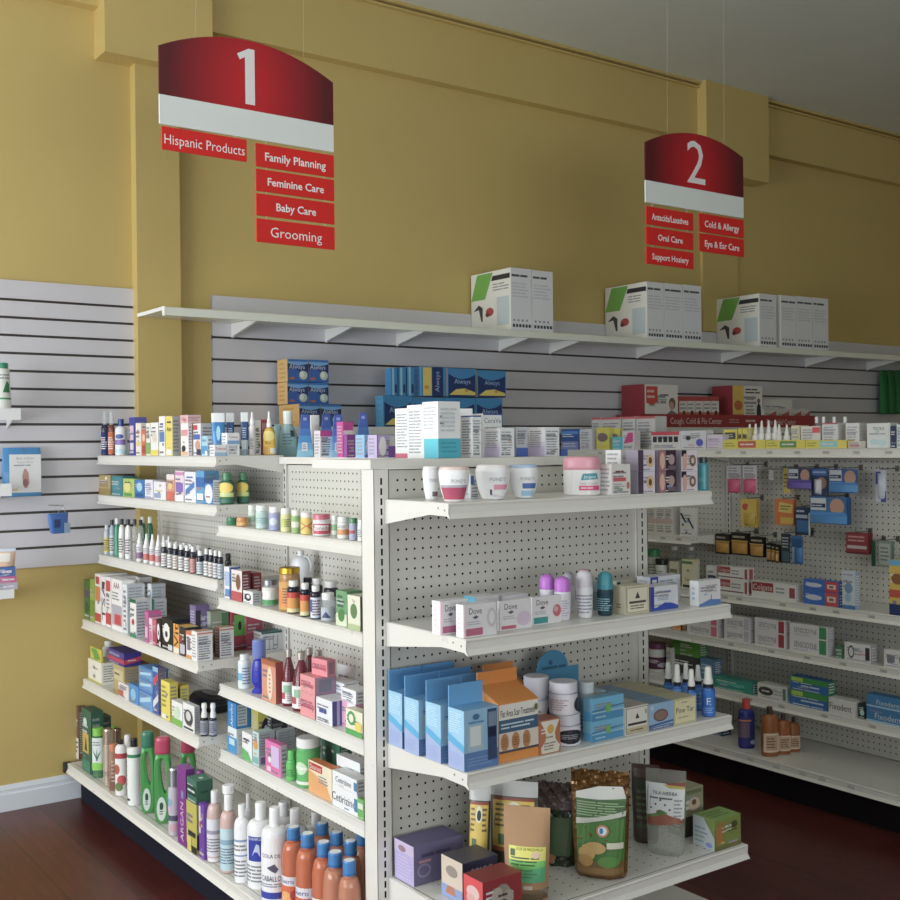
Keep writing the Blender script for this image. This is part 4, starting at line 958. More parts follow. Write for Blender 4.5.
# first shelf: tubs
for i, (u0, u1, v, cap, lab, ops, nm) in enumerate((
        (226.6, 236.4, 517.6, '2F8A5E', '3C8A62', [], 'small green tub at the wall end of the tub shelf'),
        (236.8, 247.6, 517.2, 'D98A3A', 'E0A04A', [fl(.2, .3, .8, .7, 2, 'F4E0C0')], 'small orange tub beside the green one'),
        (248.4, 256.4, 505, 'EEF0EE', 'DCE6DE', [re(.1, .2, .9, .7, 'A8CDB8')], 'white tub with pale green label, third along the tub shelf'),
        (256, 268.4, 505.2, 'E8EEEC', 'C3DDD8', [fl(.2, .3, .8, .7, 3, '7FAFA8'), re(.55, .2, .95, .6, '9CC6CA')], 'pale mint tub on the tub shelf'),
        (269.4, 280.2, 506.6, 'EEF0F4', 'A8AEDC', [el(.5, .5, .2, .25, 'D8DCF4')], 'lilac tub with white lid'),
        (281, 291.4, 508, 'F2F2EC', 'E6E4A0', [el(.4, .5, .25, .3, 'C8D05A'), fl(.5, .2, .9, .8, 4, '9A9A50')], 'white tub with yellow green label'),
        (291.8, 300.4, 510, 'F4F2EC', '9CC47C', [re(.2, .3, .8, .7, 'E6EED8')], 'white tub with leaf green label'),
        (301, 312.4, 512.2, 'F2F0EA', 'F2D468', [('p', [(.2, .2), (.5, .5), (.2, .8), (.35, .8), (.6, .5), (.35, .2)], 'D88A2A'), ('p', [(.8, .2), (.55, .5), (.8, .8), (.95, .8), (.7, .5), (.95, .2)], 'D88A2A')], 'white tub with a yellow cross label'),
        (313, 330.4, 514, 'E06A80', 'EDE6E8', [re(.3, .04, 1, .8, 'D8405E'), re(.35, .3, .8, .7, 'F4EEF0'), tx(.56, .5, .3, 'Pomada', 'B03050')], 'pink lidded tub with white square on the label'),
        (331.4, 339, 515.4, 'EFF2EE', 'E2EAE0', [re(.2, .3, .8, .8, '8ABF8A')], 'narrow white tub with green label'),
        (337.6, 350, 516.6, 'EEF2EE', 'F0EEE8', [re(.15, .2, .85, .6, 'E49A5C'), fl(.2, .65, .8, .9, 2)], 'white tub with an orange label'),
        (349.4, 357.6, 518, '4F9A6A', 'B6BCD8', [fl(0.200, 0.250, 0.800, 0.750, 1, 'D04048')], 'blue grey tub with green lid'),
        (357.8, 367, 519.4, 'F0F0F0', 'EDEDEF', [fl(.2, .2, .8, .8, 4)], 'plain white tub next to the end cap post'))):
    jar(A1, u0, u1, v, nm, lab if i > 1 else lab, cap, lab, ops, s=.006 if i not in (2, 9) else .05, capf=.24 if i > 1 else .4, g='tubs on the first shelf of the near section')

# second shelf
bx(A2, 224.4, 231, None, 567.6, 'E8ECF6', 'white and blue carton first on the jar shelf', [re(.15, .4, .85, .85, 'A8C4EA'), re(.85, 0, 1, 1, '3A62B8'), re(.2, .1, .8, .3, '5A9ADA')], dep=.035, s=.006, sc='3560B4')
bx(A2, 231.6, 242.2, None, 571.4, 'EFE2E0', 'white and red carton with a brown oval, jar shelf', [re(0, 0, 1, .3, 'C8505A'), el(.66, .62, .2, .26, '8A5A3A'), fl(.1, .6, .45, .9, 3)], dep=.03, s=.006, sc='7A3038')
bx(A2, 243.6, 253.2, 258, 573.2, '9A3038', 'dark red carton standing behind a small white one', [re(.15, .15, .75, .85, '4A4A52'), fl(.2, .3, .7, .8, 4, '9A9AA0')], dep=.03, s=.05)
bx(A2, 243.4, 252.8, 261.4, 592.2, 'F0F0F2', 'small white carton with a black cat like print', [el(.5, .5, .34, .3, '2E2E38'), el(.55, .55, .18, .16, 'E8E8EC')], [fl(.1, .1, .9, .9, 4)], sc='C6CAD0', s=.006)
jar(A2, 262.6, 278.2, 579.4, 'clear jar with grey lid and green foot', 'g:DADFDC', '8E929A', 'E2E2DC', [re(0, 0, 1, .3, '4FA060'), re(.1, .4, .6, .8, 'F2F0F0'), re(.15, .45, .3, .7, 'C04050')], s=.012, capf=.2, kc='m')
jar(A2, 279.4, 300.4, 567.2, 'tall jar of orange pills with a gold lid', 't:C89048', 'C9A23C', 'E0A850', [('p', [(.1, .1), (.6, .1), (.4, .7), (.1, .8)], 'EE8A2E'), fl(.4, .2, .9, .8, 6, '8A5A28')], s=.012, capf=.13, kc='m', lz=(.04, .78), sh=.12)
T = bottle(A2, 291, 311.6, 550.4, 'white plastic bottle with handle standing at the back of the jar shelf', 'DDE0E6', 'EDEFF2', None, s=.16, capf=.1, capr=.34, neck=.3, sh=.3, flat=.6,
           extra=lambda T, r, ry, h, hb: MB().tube([(r * .25, 0, hb * .97), (r * .8, 0, hb * .95), (r * 1.05, 0, hb * .8), (r * .95, 0, hb * .62)], .006, 'p:DDE0E6').build('handle', T))
for i, (u0, u1, v, lab, ops, nm) in enumerate(((287.4, 300, 580.4, 'E8A048', [re(0, .72, 1, 1, 'D8402E'), re(0, 0, 1, .2, 'E8D8A0')], 'dark pill bottle with yellow and red label, first of two'), (300.4, 310.4, 583, 'E8A048', [re(0, .72, 1, 1, 'D8402E'), re(0, 0, 1, .2, 'E8D8A0')], 'dark pill bottle with yellow and red label, second of two'), (310.8, 321, 585.4, 'D8E2F2', [re(0, .3, .4, .9, '3A62C0'), fl(.4, .1, .9, .9, 6, '7A3A50')], 'dark pill bottle with blue and white label'))):
    bottle(A2, u0, u1, v, nm, 't:20223C', 'F2F2F2', lab, ops, s=.006, capf=.19, capr=.74, neck=.7, sh=.1, lz=(.04, .8), ct='disc')
bottle(A2, 321.4, 335, 592.6, 'clear bottle with wide white cap on the jar shelf', 'g:D8DCE2', 'F2F2F2', 'C0C6D4', [('p', [(.3, .2), (.7, .2), (.5, .7)], '3A4A7A')], s=.004, capf=.24, capr=.9, neck=.8, sh=.06, ct='cyl')
for i, (u0, u1, v) in enumerate(((303, 313, 577.6), (312, 323, 578.2), (324, 338.6, 581))):
    bottle(A2, u0, u1, v, 'dark pill bottle with %s cap in the back row, %s from the wall' % (('black', 'white', 'white')[i], ORD[i]), 't:1F2138', ('23253A', 'EEEEF0', 'F0F0F0')[i], 'C8C8D0', s=.085, capf=.2, capr=.85, neck=.75, sh=.08, g='dark pill bottles, back row of the jar shelf', ct='disc')
bx(A2, 336.4, 347.2, 350, 592, '6FA878', 'green tea carton with leaf print on the jar shelf', [re(0, 0, 1, .35, 'D8E2C4'), el(.5, .3, .3, .18, '4A8A4A'), fl(.15, .5, .8, .9, 3, '3A6A4A')], dep=.05, s=.012)
bx(A2, 347.8, 360.4, 364.4, 597, 'E6E8D0', 'cream tea carton with green bulb picture next to the post', [el(.5, .55, .26, .22, '5F8A52'), re(0, 0, 1, .16, 'B4C890'), tx(.5, .85, .08, 'Tea', '8A5A4A')], dep=.06, s=.002, sc='8A8070')

# third shelf
bottle(A3, 238.4, 251, 654, 'white bottle with pale blue label at the wall end of the syrup shelf', 'E9EDF2', 'F0F2F4', 'DCE8F2', [re(0, .3, .5, .62, '6AB8E0'), fl(.5, .1, .95, .9, 6, '7A86A8')], s=.012, capf=.16, capr=.7, neck=.62, sh=.1, lz=(.06, .85))
bottle(A3, 251.4, 267.6, 639.6, 'royal blue bottle with clear blue cap', '2B35C4', 't:7F96E8', None, [], s=.012, capf=.34, capr=.84, neck=.5, sh=.45, taper=1.0, ct='cyl', waist=.6, flat=.75)
bx(A3, 262, 276, 283.6, 662.8, 'E79A78', 'salmon orange carton with pale oval on the syrup shelf', [el(.6, .45, .2, .4, 'F4DCC4'), fl(.54, .2, .68, .7, 5, 'C0704A'), re(0, .88, 1, 1, 'B8643C')], [re(0, 0, 1, 1, 'B4514A')], sc='B4514A', s=.005, tc='B56E3C')
for i, (u0, u1, v, s_) in enumerate(((282.4, 296.4, 649.6, .012), (292.4, 311.4, 652, .006), (302, 318, 648, .085), (311, 327.4, 650.4, .075))):
    bottle(A3, u0, u1, v, 'dark red syrup bottle with silver cap, ' + ['beside the salmon carton', 'at the front behind the pink cartons', 'at the back nearer the wall', 'at the back behind the tilted pink carton'][i], 't:7E1C34', 'C9C4BE', 'ECEAEA' if i < 2 else None, [re(.05, .2, .4, .5, 'C04A5A'), re(.3, .5, .7, .85, '8AC6A0'), fl(.5, .1, .95, .5, 4)] if i < 2 else [], s=s_, capf=.13, capr=.46, neck=.34, sh=.46, slope=True, kc='m', lz=(.06, .5), span=150, g='red syrup bottles on the third shelf')
PK = [fl(.08, .3, .92, .75, 2, 'C86A80'), tx(.5, .52, .3, 'Dimetap', 'B03A60')]
r = bx(A3, 300.4, 315, 328.6, 696, 'F29AA0', 'lower pink carton of the stack in front of the syrup', PK, [re(.2, .15, .8, .85, '8A88A0')], sc='B892B0', s=.006, dep=.07)
r = bx(A3, 300.4, 315, 328.6, 678.4, 'F29AA0', 'middle pink carton of the stack in front of the syrup', PK, [re(.2, .15, .8, .85, '8A88A0')], sc='B892B0', s=.006, dep=.07, on=r['top'])
bx(A3, 312.8, 325.6, 330, 660.8, 'F08E9C', 'small pink carton tilted on top of the pink stack', PK, [re(.2, .15, .8, .85, 'B08098')], sc='DC8A98', s=.035, dep=.03, on=r['top'], tilt=.12)
bx(A3, 316.4, 332.4, 339, 702, 'EDEEF4', 'white carton with blue lettering and indigo side', [fl(0.200, 0.300, 0.800, 0.700, 1, '4A5AA0'), fl(.1, .1, .9, .25, 1)], [re(0, 0, .25, 1, '4A4E9A'), re(.4, 0, .6, 1, '5A5EAA')], sc='B0B4D4', s=.004, dep=.06)
r = bx(A3, 330, 346.6, None, 697, 'E9EBF2', 'white carton with grey blue print behind the pink stack', [fl(.1, .2, .9, .8, 3, '9AA6C4')], dep=.05, s=.075)
bx(A3, 328.6, 344.4, None, 684, 'EDEFF5', 'white carton lying on the grey blue print carton', [fl(.1, .3, .9, .7, 2, '9AA6C4')], SIDE, dep=.05, s=.077, on=r['top'])
r = bx(A3, 341.4, 356, 361, 705, 'F0A8D0', 'white and pink carton under a plain white one', [re(.45, 0, 1, 1, 'F2EEF4'), fl(.5, .3, .95, .7, 2)], dep=.05, s=.035)
r = bx(A3, 341.4, 356, 361, 691.4, 'F0F0F5', 'plain white carton with thin print on the pink one', [fl(.1, .25, .9, .75, 3, '8A90A8')], dep=.05, s=.035, on=r['top'])
bx(A3, 338.8, 354, None, 667.8, 'F2F2F6', 'white card leaning at the back of the syrup shelf', [fl(.1, .3, .9, .75, 3, '8A90B0')], dep=.004, s=.15, tilt=.1, on=None, n='price_card', c='card')
bx(A3, 346, 362.6, 366, 713.6, 'F1EDD2', 'small carton with a green ring and yellow splash next to the post', [el(.35, .66, .24, .28, '3FA85A'), el(.35, .66, .14, .17, 'F1EDD2'), re(0, 0, 1, .22, '4FB058'), el(.78, .4, .2, .2, 'F2D84A')], dep=.03, s=.003)

# fourth shelf
r = bx(A4, 228, 236.8, 258, 729.6, 'E8F0F8', 'white carton with bright blue lower front under a blue one', [re(0, 0, 1, .62, '2E9BE0'), re(.2, .3, .8, .55, 'BFE4F4')], [fl(.1, .3, .6, .8, 3, 'B8C0CC')], sc='D0D8E4', s=.01)
bx(A4, 228, 236.4, 257.6, 704.4, '1F8AD6', 'bright blue carton with white lettering on top of the stack', [tx(.45, .5, .5, 'Abreva', 'F0F6FA', .9, 1)], [re(.05, .1, .5, .95, 'B8C4D4'), fl(.1, .15, .45, .9, 6, '7C8AA0'), re(.58, 0, 1, 1, '1A76BE')], sc='1E80C8', s=.01, on=r['top'])
bx(A4, 242.4, 252, None, 735.4, 'F0F1F2', 'white carton with green corner on the fourth near shelf', [fl(0.200, 0.660, 0.800, 0.840, 1, '5A3A5A'), ('p', [(0, 0), (1, 0), (.6, .3), (0, .4)], '5FBE6A')], dep=.04, s=.008)
bx(A4, 253, 259, 275, 733.4, 'C8E2E2', 'mint carton with an orange spot and grey printed side', [el(.5, .6, .34, .14, 'E8A04A'), re(.1, .05, .9, .25, '7FC4C0'), fl(.2, .8, .8, .95, 2)], [fl(.08, .3, .92, .95, 8, '8E96A2'), re(.1, .05, .45, .25, '7A6AA0')], sc='B6BEC8', s=.006)
bx(A4, 274.6, 277.4, 295, 731.2, 'C8D6DA', 'grey printed carton behind the mint one', [], [fl(.08, .3, .92, .95, 8, '8E96A2')], sc='B2BAC4', s=.07)
p = A4.at(266, A4.z, .15)
bx(Row('y', .96, A4.z, ''), None, 258.4, 271.4, 711, 'E2D84A', 'yellow carton with a dark ring at the back of the shelf', [el(.58, .42, .36, .4, '2A2A2C'), el(.58, .42, .2, .24, 'C8C8CC')], dep=.05, s=0, sc='BFB63C')
bx(Row('y', .93, A4.z, ''), None, 272, 287, 714, '3A3E46', 'dark grey carton beside the yellow ring carton', [fl(.1, .3, .9, .8, 3, '6A6E78')], dep=.05, s=0)
bx(A4, 265.6, 280.8, 287.4, 746, 'EE6FB8', 'bright pink carton with a lilac panel', [re(.4, .25, .92, .9, 'D8C0EC'), el(.3, .42, .1, .1, 'F6F0F6'), re(.12, .05, .4, .2, 'F6D0E8')], [fl(.2, .1, .9, .9, 6, '8A7A90')], sc='C9BCC8', s=.004)
bottle(A4, 286.4, 297.6, 750.4, 'small bright green bottle beside a large green jar', '4FC05A', '5FD060', '6ACB62', [fl(.2, .2, .8, .7, 4, '2A7A4A')], s=.008, capf=.3, capr=.72, neck=.7, lz=(.05, .8))
jar(A4, 297, 320, 737, 'large green jar with wide white lid', '58B862', 'F0F2F0', '5FBE68', [el(.4, .5, .16, .2, 'C8ECC0'), fl(0.200, 0.400, 0.800, 0.600, 1, 'EAF6E6'), re(0, 0, 1, .1, 'E8F4E8')], s=.004, capf=.19, capr=1.02)
bx(A4, 322, 340, 344, 742, '3C7A5E', 'dark green carton standing behind the orange and cream carton', [el(.4, .6, .2, .2, '2A5A46'), fl(.2, .1, .8, .4, 3, '2C5E48')], dep=.04, s=.11)
bx(A4, 308.8, 332, 335, 770, 'F3E4C4', 'cream and orange carton with a red name plate', [('p', [(0, 0), (1, 0), (.75, .45), (.35, .6), (0, .7)], 'F0A860'), ('p', [(.04, .95), (.6, .95), (.6, .72), (.04, .72)], 'C8342E'), tx(.32, .84, .16, 'Sinarest', 'F6E8E0', .5), fl(.45, .4, .9, .66, 3)], dep=.03, s=.012, tc='E8823E')
r = bx(A4, 332.6, 357.6, 361.6, 795.6, 'F0F1F4', 'lower white tablet carton with dark lettering next to the post', [tx(.45, .5, .4, 'Cetirizine', '4A4A5C'), re(.88, .2, 1, .8, '4A8AC0')], dep=.04, s=.004)
r = bx(A4, 332.6, 357, 361.6, 780.8, 'F0F1F4', 'upper white tablet carton with dark lettering next to the post', [tx(.45, .5, .4, 'Cetirizine', '4A4A5C'), re(.88, .2, 1, .8, '4A8AC0')], dep=.04, s=.004, on=r['top'])
bx(A4, 337, 360.4, 364, 764, 'EEF0F3', 'white tablet carton standing behind the two stacked ones', [tx(.45, .72, .18, 'Loratadine', '4A4A5C'), re(.85, .3, 1, .6, '4A8AC0'), re(.85, .0, 1, .3, 'C04A5A')], dep=.03, s=.052)
bx(A4, 357.6, 364, None, 801, '6FBE58', 'little bright green carton at the post end of the shelf', [re(.1, .5, .9, .8, 'E0F0D0')], dep=.012, s=.0015)

# ---- bottom deck
def handle_bottle(row, u0, u1, vt, s, cap, label, g):
    P, r, h = rdpos(row, u0, u1, vt, s, None)
    T = thing('detergent_style_bottle' if False else 'handle_bottle', label, 'bottle', P, toward(P, -8), g)
    w = r; hb = h * .82; d = r * .5
    N_ = 40
    def outer(t):
        c, q = math.cos(t), math.sin(t)
        k = (abs(c) ** 6 + abs(q) ** 6) ** (-1 / 6)
        x, z = c * k * w, q * k * hb / 2 + hb / 2
        return x, z
    cx, cz = w * .14, hb * .68
    def inner(t): return cx + math.cos(t) * w * .30 - .16 * w * math.sin(t), cz + math.sin(t) * hb * .225
    m = MB()
    ang = [2 * PI * i / N_ for i in range(N_)]
    rings = []
    for fn, sc_, y in ((outer, 1, 0), (outer, .97, -d * .6), (outer, .86, -d), ('mid', 1, -d), (inner, 1.16, -d * .8), (inner, 1, 0)):
        ring = []
        for t in ang:
            if fn == 'mid':
                a = outer(t); b = inner(t); x, z = (a[0] * .4 + b[0] * .6, a[1] * .4 + b[1] * .6)
            else:
                x, z = fn(t)
                c0 = (0, hb / 2) if fn is outer else (cx, cz)
                x, z = c0[0] + (x - c0[0]) * sc_, c0[1] + (z - c0[1]) * sc_
                if fn is outer: z = max(0.0, z) if sc_ < 1 else z
            ring.append((x, y, z))
        rings.append(ring)
    for sg in (1, -1):
        for a, b in zip(rings, rings[1:]):
            va = [(x, y * sg, z) for x, y, z in a]; vb = [(x, y * sg, z) for x, y, z in b]
            m.add(va + vb, [(i, (i + 1) % N_, N_ + (i + 1) % N_, N_ + i) for i in range(N_)], 'p:3FA24A', True)
    m.build('body', T)
    MB().loft([(hb - .004, w * .84, d * 1.1), (hb + .004, w * .9, d * 1.25), (h - .012, w * .88, d * 1.22), (h - .003, w * .78, d * 1.05), (h, w * .5, d * .7)], 'p:' + cap, n=24, p=2.3).build('cap', T)
    L = MB().art([el(.5, .5, .5, .5, 'k:D6E2DA'), fl(.3, .25, .7, .75, 5, '3A6A4A'), el(.5, .62, .2, .16, '2E5A40')], lambda u, v, o: ((u - .62) * w * 1.1, -d - o - .0006, hb * (.05 + .34 * v)), w * 1.1, hb * .34)
    L.build('label', T)
for i, (ua, ub, s_, v) in enumerate(((74.6, 79, .05, 707.5), (79.6, 84.4, .09, 706.6), (85, 90, .13, 706.8))):
    bx(DK, ua, ub, None, v, '7A5A3E' if i == 0 else '35604A', ['tall brown carton with white lower half at the deck wall end', 'dark green carton behind the brown one at the deck wall end', 'dark green carton, rearmost at the deck wall end'][i], [re(0, .0, 1, .4, 'E6E2DC'), fl(.1, .1, .9, .35, 3, '5A4A40')] if i == 0 else [], dep=.03, s=s_, tc='6E5238')
bx(DK, 82.4, 91.6, 94, 713, '2F6E56', 'tall green and yellow carton at the front of the deck', [re(.1, .3, .75, .62, 'D9B23A'), ('p', [(.3, .34), (.6, .34), (.45, .58)], '4A5A20'), el(.4, .8, .2, .07, 'CFE4E4'), re(.1, .02, .9, .2, '3F8A70')], SIDE, sc='2A5E4A', dep=.05, s=.02, tc='2E5A4A')
bx(DK, 94.6, 100.6, 107, 718, '3A5E50', 'dark green carton behind the aloe bottle', [re(.1, .5, .9, .9, '4F7A68')], SIDE, sc='34564A', dep=.045, s=.075, tc='2E5A4A')
bottle(DK, 92.8, 104.4, 728, 'bottle with lime green cap and aloe leaf label', 't:4A8A5E', '86D63A', 'DCE8E4', [('p', [(.5, .3), (.3, .62), (.45, .48)], '3A6A4A'), ('p', [(.5, .3), (.7, .62), (.55, .48)], '3A6A4A'), ('p', [(.47, .3), (.5, .7), (.53, .3)], '3A6A4A'), el(.5, .12, .36, .12, '8ADA4A'), fl(.3, .75, .7, .9, 2)], s=.012, capf=.15, capr=.92, neck=.85, sh=.05, lz=(.18, .95), flat=.7, p=2.6)
bottle(DK, 106, 117.6, 725.6, 'second lime green capped bottle at the back of the deck', 't:4A8A5E', '86D63A', 'DCE8E4', [], s=.18, capf=.15, capr=.92, neck=.85, sh=.05, lz=(.18, .95), flat=.7)
bottle(DK, 103.6, 113.4, 729, 'tall champagne coloured cylinder bottle at the front of the deck', 'f:CDBFAE', 'm:BFAF9E', None, [fl(.3, .3, .7, .5, 3, '8A7A6A')], s=.01, capf=.28, capr=1.0, neck=.98, sh=.01)
bottle(DK, 113.8, 121.6, 728.8, 'second champagne coloured cylinder set further back', 'f:CDBFAE', 'm:8A7060', None, s=.07, capf=.28, capr=1.0, neck=.98, sh=.01)
tube(DK, 109.6, 117.4, 744, 'slim tube with rounded orange top beside the champagne cylinder', ['9A6A58', 'A87864', 'B88870'], 'E08A5E', [fl(.25, .2, .75, .8, 6, 'D8C0B0')], s=.006, inv=True, capf=.16, capw=.95)
bottle(DK, 115.6, 127, 740, 'white bottle with red band and fruit print', 'EEEBEC', '2A2A30', 'EFECEA', [re(0, .8, 1, .92, 'C03A48'), el(.35, .55, .16, .12, 'C05A48'), el(.6, .3, .22, .12, 'D8505A'), el(.45, .15, .2, .1, '6A8A4A')], s=.006, capf=.08, capr=.4, neck=.4, lz=(.05, .9), sh=.12, flat=.75)
bottle(DK, 122, 134, 735, 'white bottle with tall white neck behind the fruit print bottle', 'F0F0F0', 'F4F4F4', None, s=.06, capf=.22, capr=.5, neck=.5, sh=.12)
bottle(DK, 128, 141.6, 739, 'white bottle with dark green ring and black cap', 'ECEEEC', '1E2228', 'ECEEEC', [re(0, .86, 1, .92, '2A9068'), re(.05, .06, .4, .1, '2A2A30'), fl(.08, .3, .2, .8, 6, '6A4A5A')], s=.004, capf=.12, capr=.5, neck=.5, sh=.05, lz=(.03, .96))
handle_bottle(DK, 141.4, 155.4, 731.6, .006, '2F7F66', 'green handled bottle with teal cap on the deck', 'green handled bottles on the deck')
handle_bottle(DK, 155, 172, 737, .004, 'C43A62', 'green handled bottle with raspberry cap at the front of the deck', 'green handled bottles on the deck')
handle_bottle(DK, 181, 196.6, 738.4, .13, 'C43A62', 'green handled bottle with raspberry cap at the back of the deck', 'green handled bottles on the deck')
bottle(DK, 169, 180.4, 767.8, 'aerosol can with grey cap and floral print on the deck', 'C4BCC8', 'B9BAC2', 'C9C0CE', [el(.3, .7, .2, .1, '8AB0D0'), re(.0, .3, .9, .42, '5A5A78'), el(.6, .15, .25, .1, 'D8A8B8'), el(.3, .55, .2, .08, 'D8B0C8')], s=.004, capf=.28, capr=.94, neck=.9, sh=.04, lz=(.02, .97), kc='m')
bx(DK, 178, 186.6, 192.4, 770.4, '8A2E96', 'tall purple carton lettered along its front on the deck', [tx(.5, .3, .34, 'ARGAN', 'E6D0EC', .5, 1)], [], sc='6E2280', s=.003, dep=.03, tc='A04AB0')
bottle(DK, 195.4, 206, 770.8, 'purple bottle with rounded cap at the back of the deck', '8A3A98', '9A4AA8', None, s=.09, capf=.2, capr=.8, neck=.7)
r = bx(DK, 186.8, 197, 203, 806, 'C8BE40', 'yellow and black carton under the dark green one', [re(.0, .0, 1, .14, '3A3A30'), re(.2, .32, .9, .42, '3A3A30'), re(.1, .0, .5, .3, 'E0D45A')], [re(0, .1, 1, .4, '3A3A34')], sc='B0A838', s=.003, dep=.06)
bx(DK, 187.2, 196.6, 213, 781.8, '3F7A64', 'dark green carton with a circle on top, stacked on the yellow one', [re(.05, .3, .95, .7, '22463A'), fl(.1, .38, .9, .6, 1, 'C8E0D4')], [fl(.25, .4, .75, .6, 1, '224A3C')], T=[el(.6, .5, .14, .14, 'D8E8E0')], sc='356A56', tc='4A8A70', s=.004, on=r['top'])
bx(DK, 199.4, 204.6, 207, 806, '7A45B8', 'slim purple and white carton beside the lotion bottles', [re(.05, .45, .4, .95, 'E0D4EE'), el(.3, .62, .16, .06, 'C04A70')], [], sc='6A38AA', s=.006, dep=.02)
bottle(DK, 207.4, 222.8, 790.8, 'pinkish lotion bottle with white cap and white label', 'D9B9B0', 'F0F0F2', 'E2E2EA', [fl(.15, .1, .85, .5, 5), re(.2, .6, .8, .7, 'A0A0B4'), re(.3, -.14, .9, -.04, 'F0ECEE')], s=.01, capf=.17, capr=.46, neck=.42, sh=.24, lz=(.1, .74))
bottle(DK, 220.6, 237.4, 794.6, 'pinkish lotion bottle with pale blue label and big white pump top', 'D8B4AE', 'F2F2F4', 'BFDCE6', [fl(.15, .15, .85, .55, 6, '6A8AA0'), re(.15, .62, .85, .74, '8AB4C8')], s=.006, capf=.2, capr=.5, neck=.45, sh=.2, lz=(.04, .72),
       extra=lambda T, r, ry, h, hb: MB().loft([(h, r * .3, r * .3), (h + .004, r * .66, r * .66), (h + .026, r * .7, r * .7), (h + .029, r * .6, r * .6)], 'p:F2F2F4', n=18).build('pump_head', T))
bottle(DK, 244.6, 253, 794, 'small white capped bottle at the back of the deck', 'E6E6EA', 'F0F0F2', None, s=.1, capf=.2, capr=.5, neck=.5)
bottle(DK, 234.8, 250, 804.8, 'slender white bottle with domed top and fine print', 'F1F1F3', 'F4F4F5', 'F0F0F4', [fl(.15, .05, .85, .4, 5), re(.15, .74, .85, .78, '8AA0C8'), re(.15, .46, .85, .49, '8AA0C8'), fl(.2, .55, .8, .7, 2)], s=.006, capf=.16, capr=.46, neck=.46, sh=.16, ct='disc', lz=(.05, .85))
TRQ = [tx(.5, .68, .06, 'COLA DE', '4A4A62', .4), ('p', [(.42, .5), (.58, .56), (.66, .48), (.6, .42), (.5, .46)], '5A5A72'), tx(.5, .34, .085, 'CABALLO', '4A4A70', .42), fl(.2, .2, .9, .27, 2, '8A8AA4'), re(0, .03, 1, .13, '3A48B4')]
bottle(DK, 248, 274.6, 802.6, 'large white bottle with a blue horse panel', 'F0F0F3', 'F4F4F6', 'EEEEF2', [re(.3, .42, .66, .84, '2F3FB0'), ('p', [(.4, .5), (.5, .72), (.56, .7), (.58, .5), (.52, .58), (.46, .58)], 'C8D0F0'), tx(.48, .8, .05, 'SHAMPOO', 'E6E6F6', .3), fl(.15, .05, .85, .36, 5)], s=.02, capf=.19, capr=.4, neck=.36, sh=.12, lz=(.06, .92))
bottle(DK, 262, 289, 807.6, 'large white bottle with dark lettering and blue base stripe', 'F1F1F3', 'F4F4F6', 'EFEFF3', TRQ, s=.006, capf=.19, capr=.4, neck=.36, sh=.12, lz=(.05, .92))
for i, (u0, u1, v, s_) in enumerate(((272, 296, 802, .13), (283, 309, 809, .085), (305, 329, 812, .17))):
    bottle(DK, u0, u1, v, 'large white bottle in the rear row of the deck, %s from the wall' % ORD[i], 'EAEAEE', 'F0F0F3', None, s=s_, capf=.19, capr=.4, neck=.36, sh=.12, g='large white bottles in the rear row of the deck')
OR = [re(0, .72, 1, 1, 'E6E2EE'), tx(.42, .86, .16, 'Suero', '4A4A8C', .5), re(0, .0, 1, .7, 'E46A3A'), el(.4, .3, .14, .22, 'F2B060'), el(.62, .4, .12, .2, 'C83A34'), re(0, 0, 1, .06, 'F0E6E0')]
W_OR = [re(0, 0, 1, .98, 'E8E2E8'), re(.35, .2, .7, .8, 'A0A0B0'), re(0, .7, .3, 1, 'C85058')]
for i, (u0, u1, v, s_, front) in enumerate(((282.6, 306, 827, .03, 1), (296.4, 320.6, 833.4, .015, 1), (312.6, 336.6, 842, .012, 1), (323.4, 349, 852, .004, 2), (338.6, 362, 860.4, .004, 2), (312, 334, 823, .13, 0), (326, 349, 832, .10, 0), (340, 363, 841, .085, 0), (352, 375, 832, .16, 0))):
    bottle(DK, u0, u1, v, 'orange drink bottle with blue cap, ' + ['first in the front row from the wall', 'second in the front row', 'third in the front row', 'fourth in the front row, with white label', 'last in the front row beside the post', 'first in the rear row', 'second in the rear row', 'third in the rear row', 'rearmost beside the post'][i],
           't:E0764A' if front == 1 else 't:D88A68', '3A86CC', 'E6DEE4' if front else None, (OR if front == 1 else W_OR) if front else [], s=s_, capf=.15, capr=.56, neck=.48, sh=.3, lz=(.06, .5), span=240, g='orange drink bottles on the bottom deck', ring='2F74B8')
TONE = 1.3
# ------------------------------------------------------------------ products: end cap
E1 = Row('y', -.273, EZ[0], '', -.004); E2 = Row('y', -.336, EZ[1], '', -.004); E3 = Row('y', -.336, EZ[2], '', -.004); E4 = Row('y', -.393, EZ[3] + .0014, '', -.004)
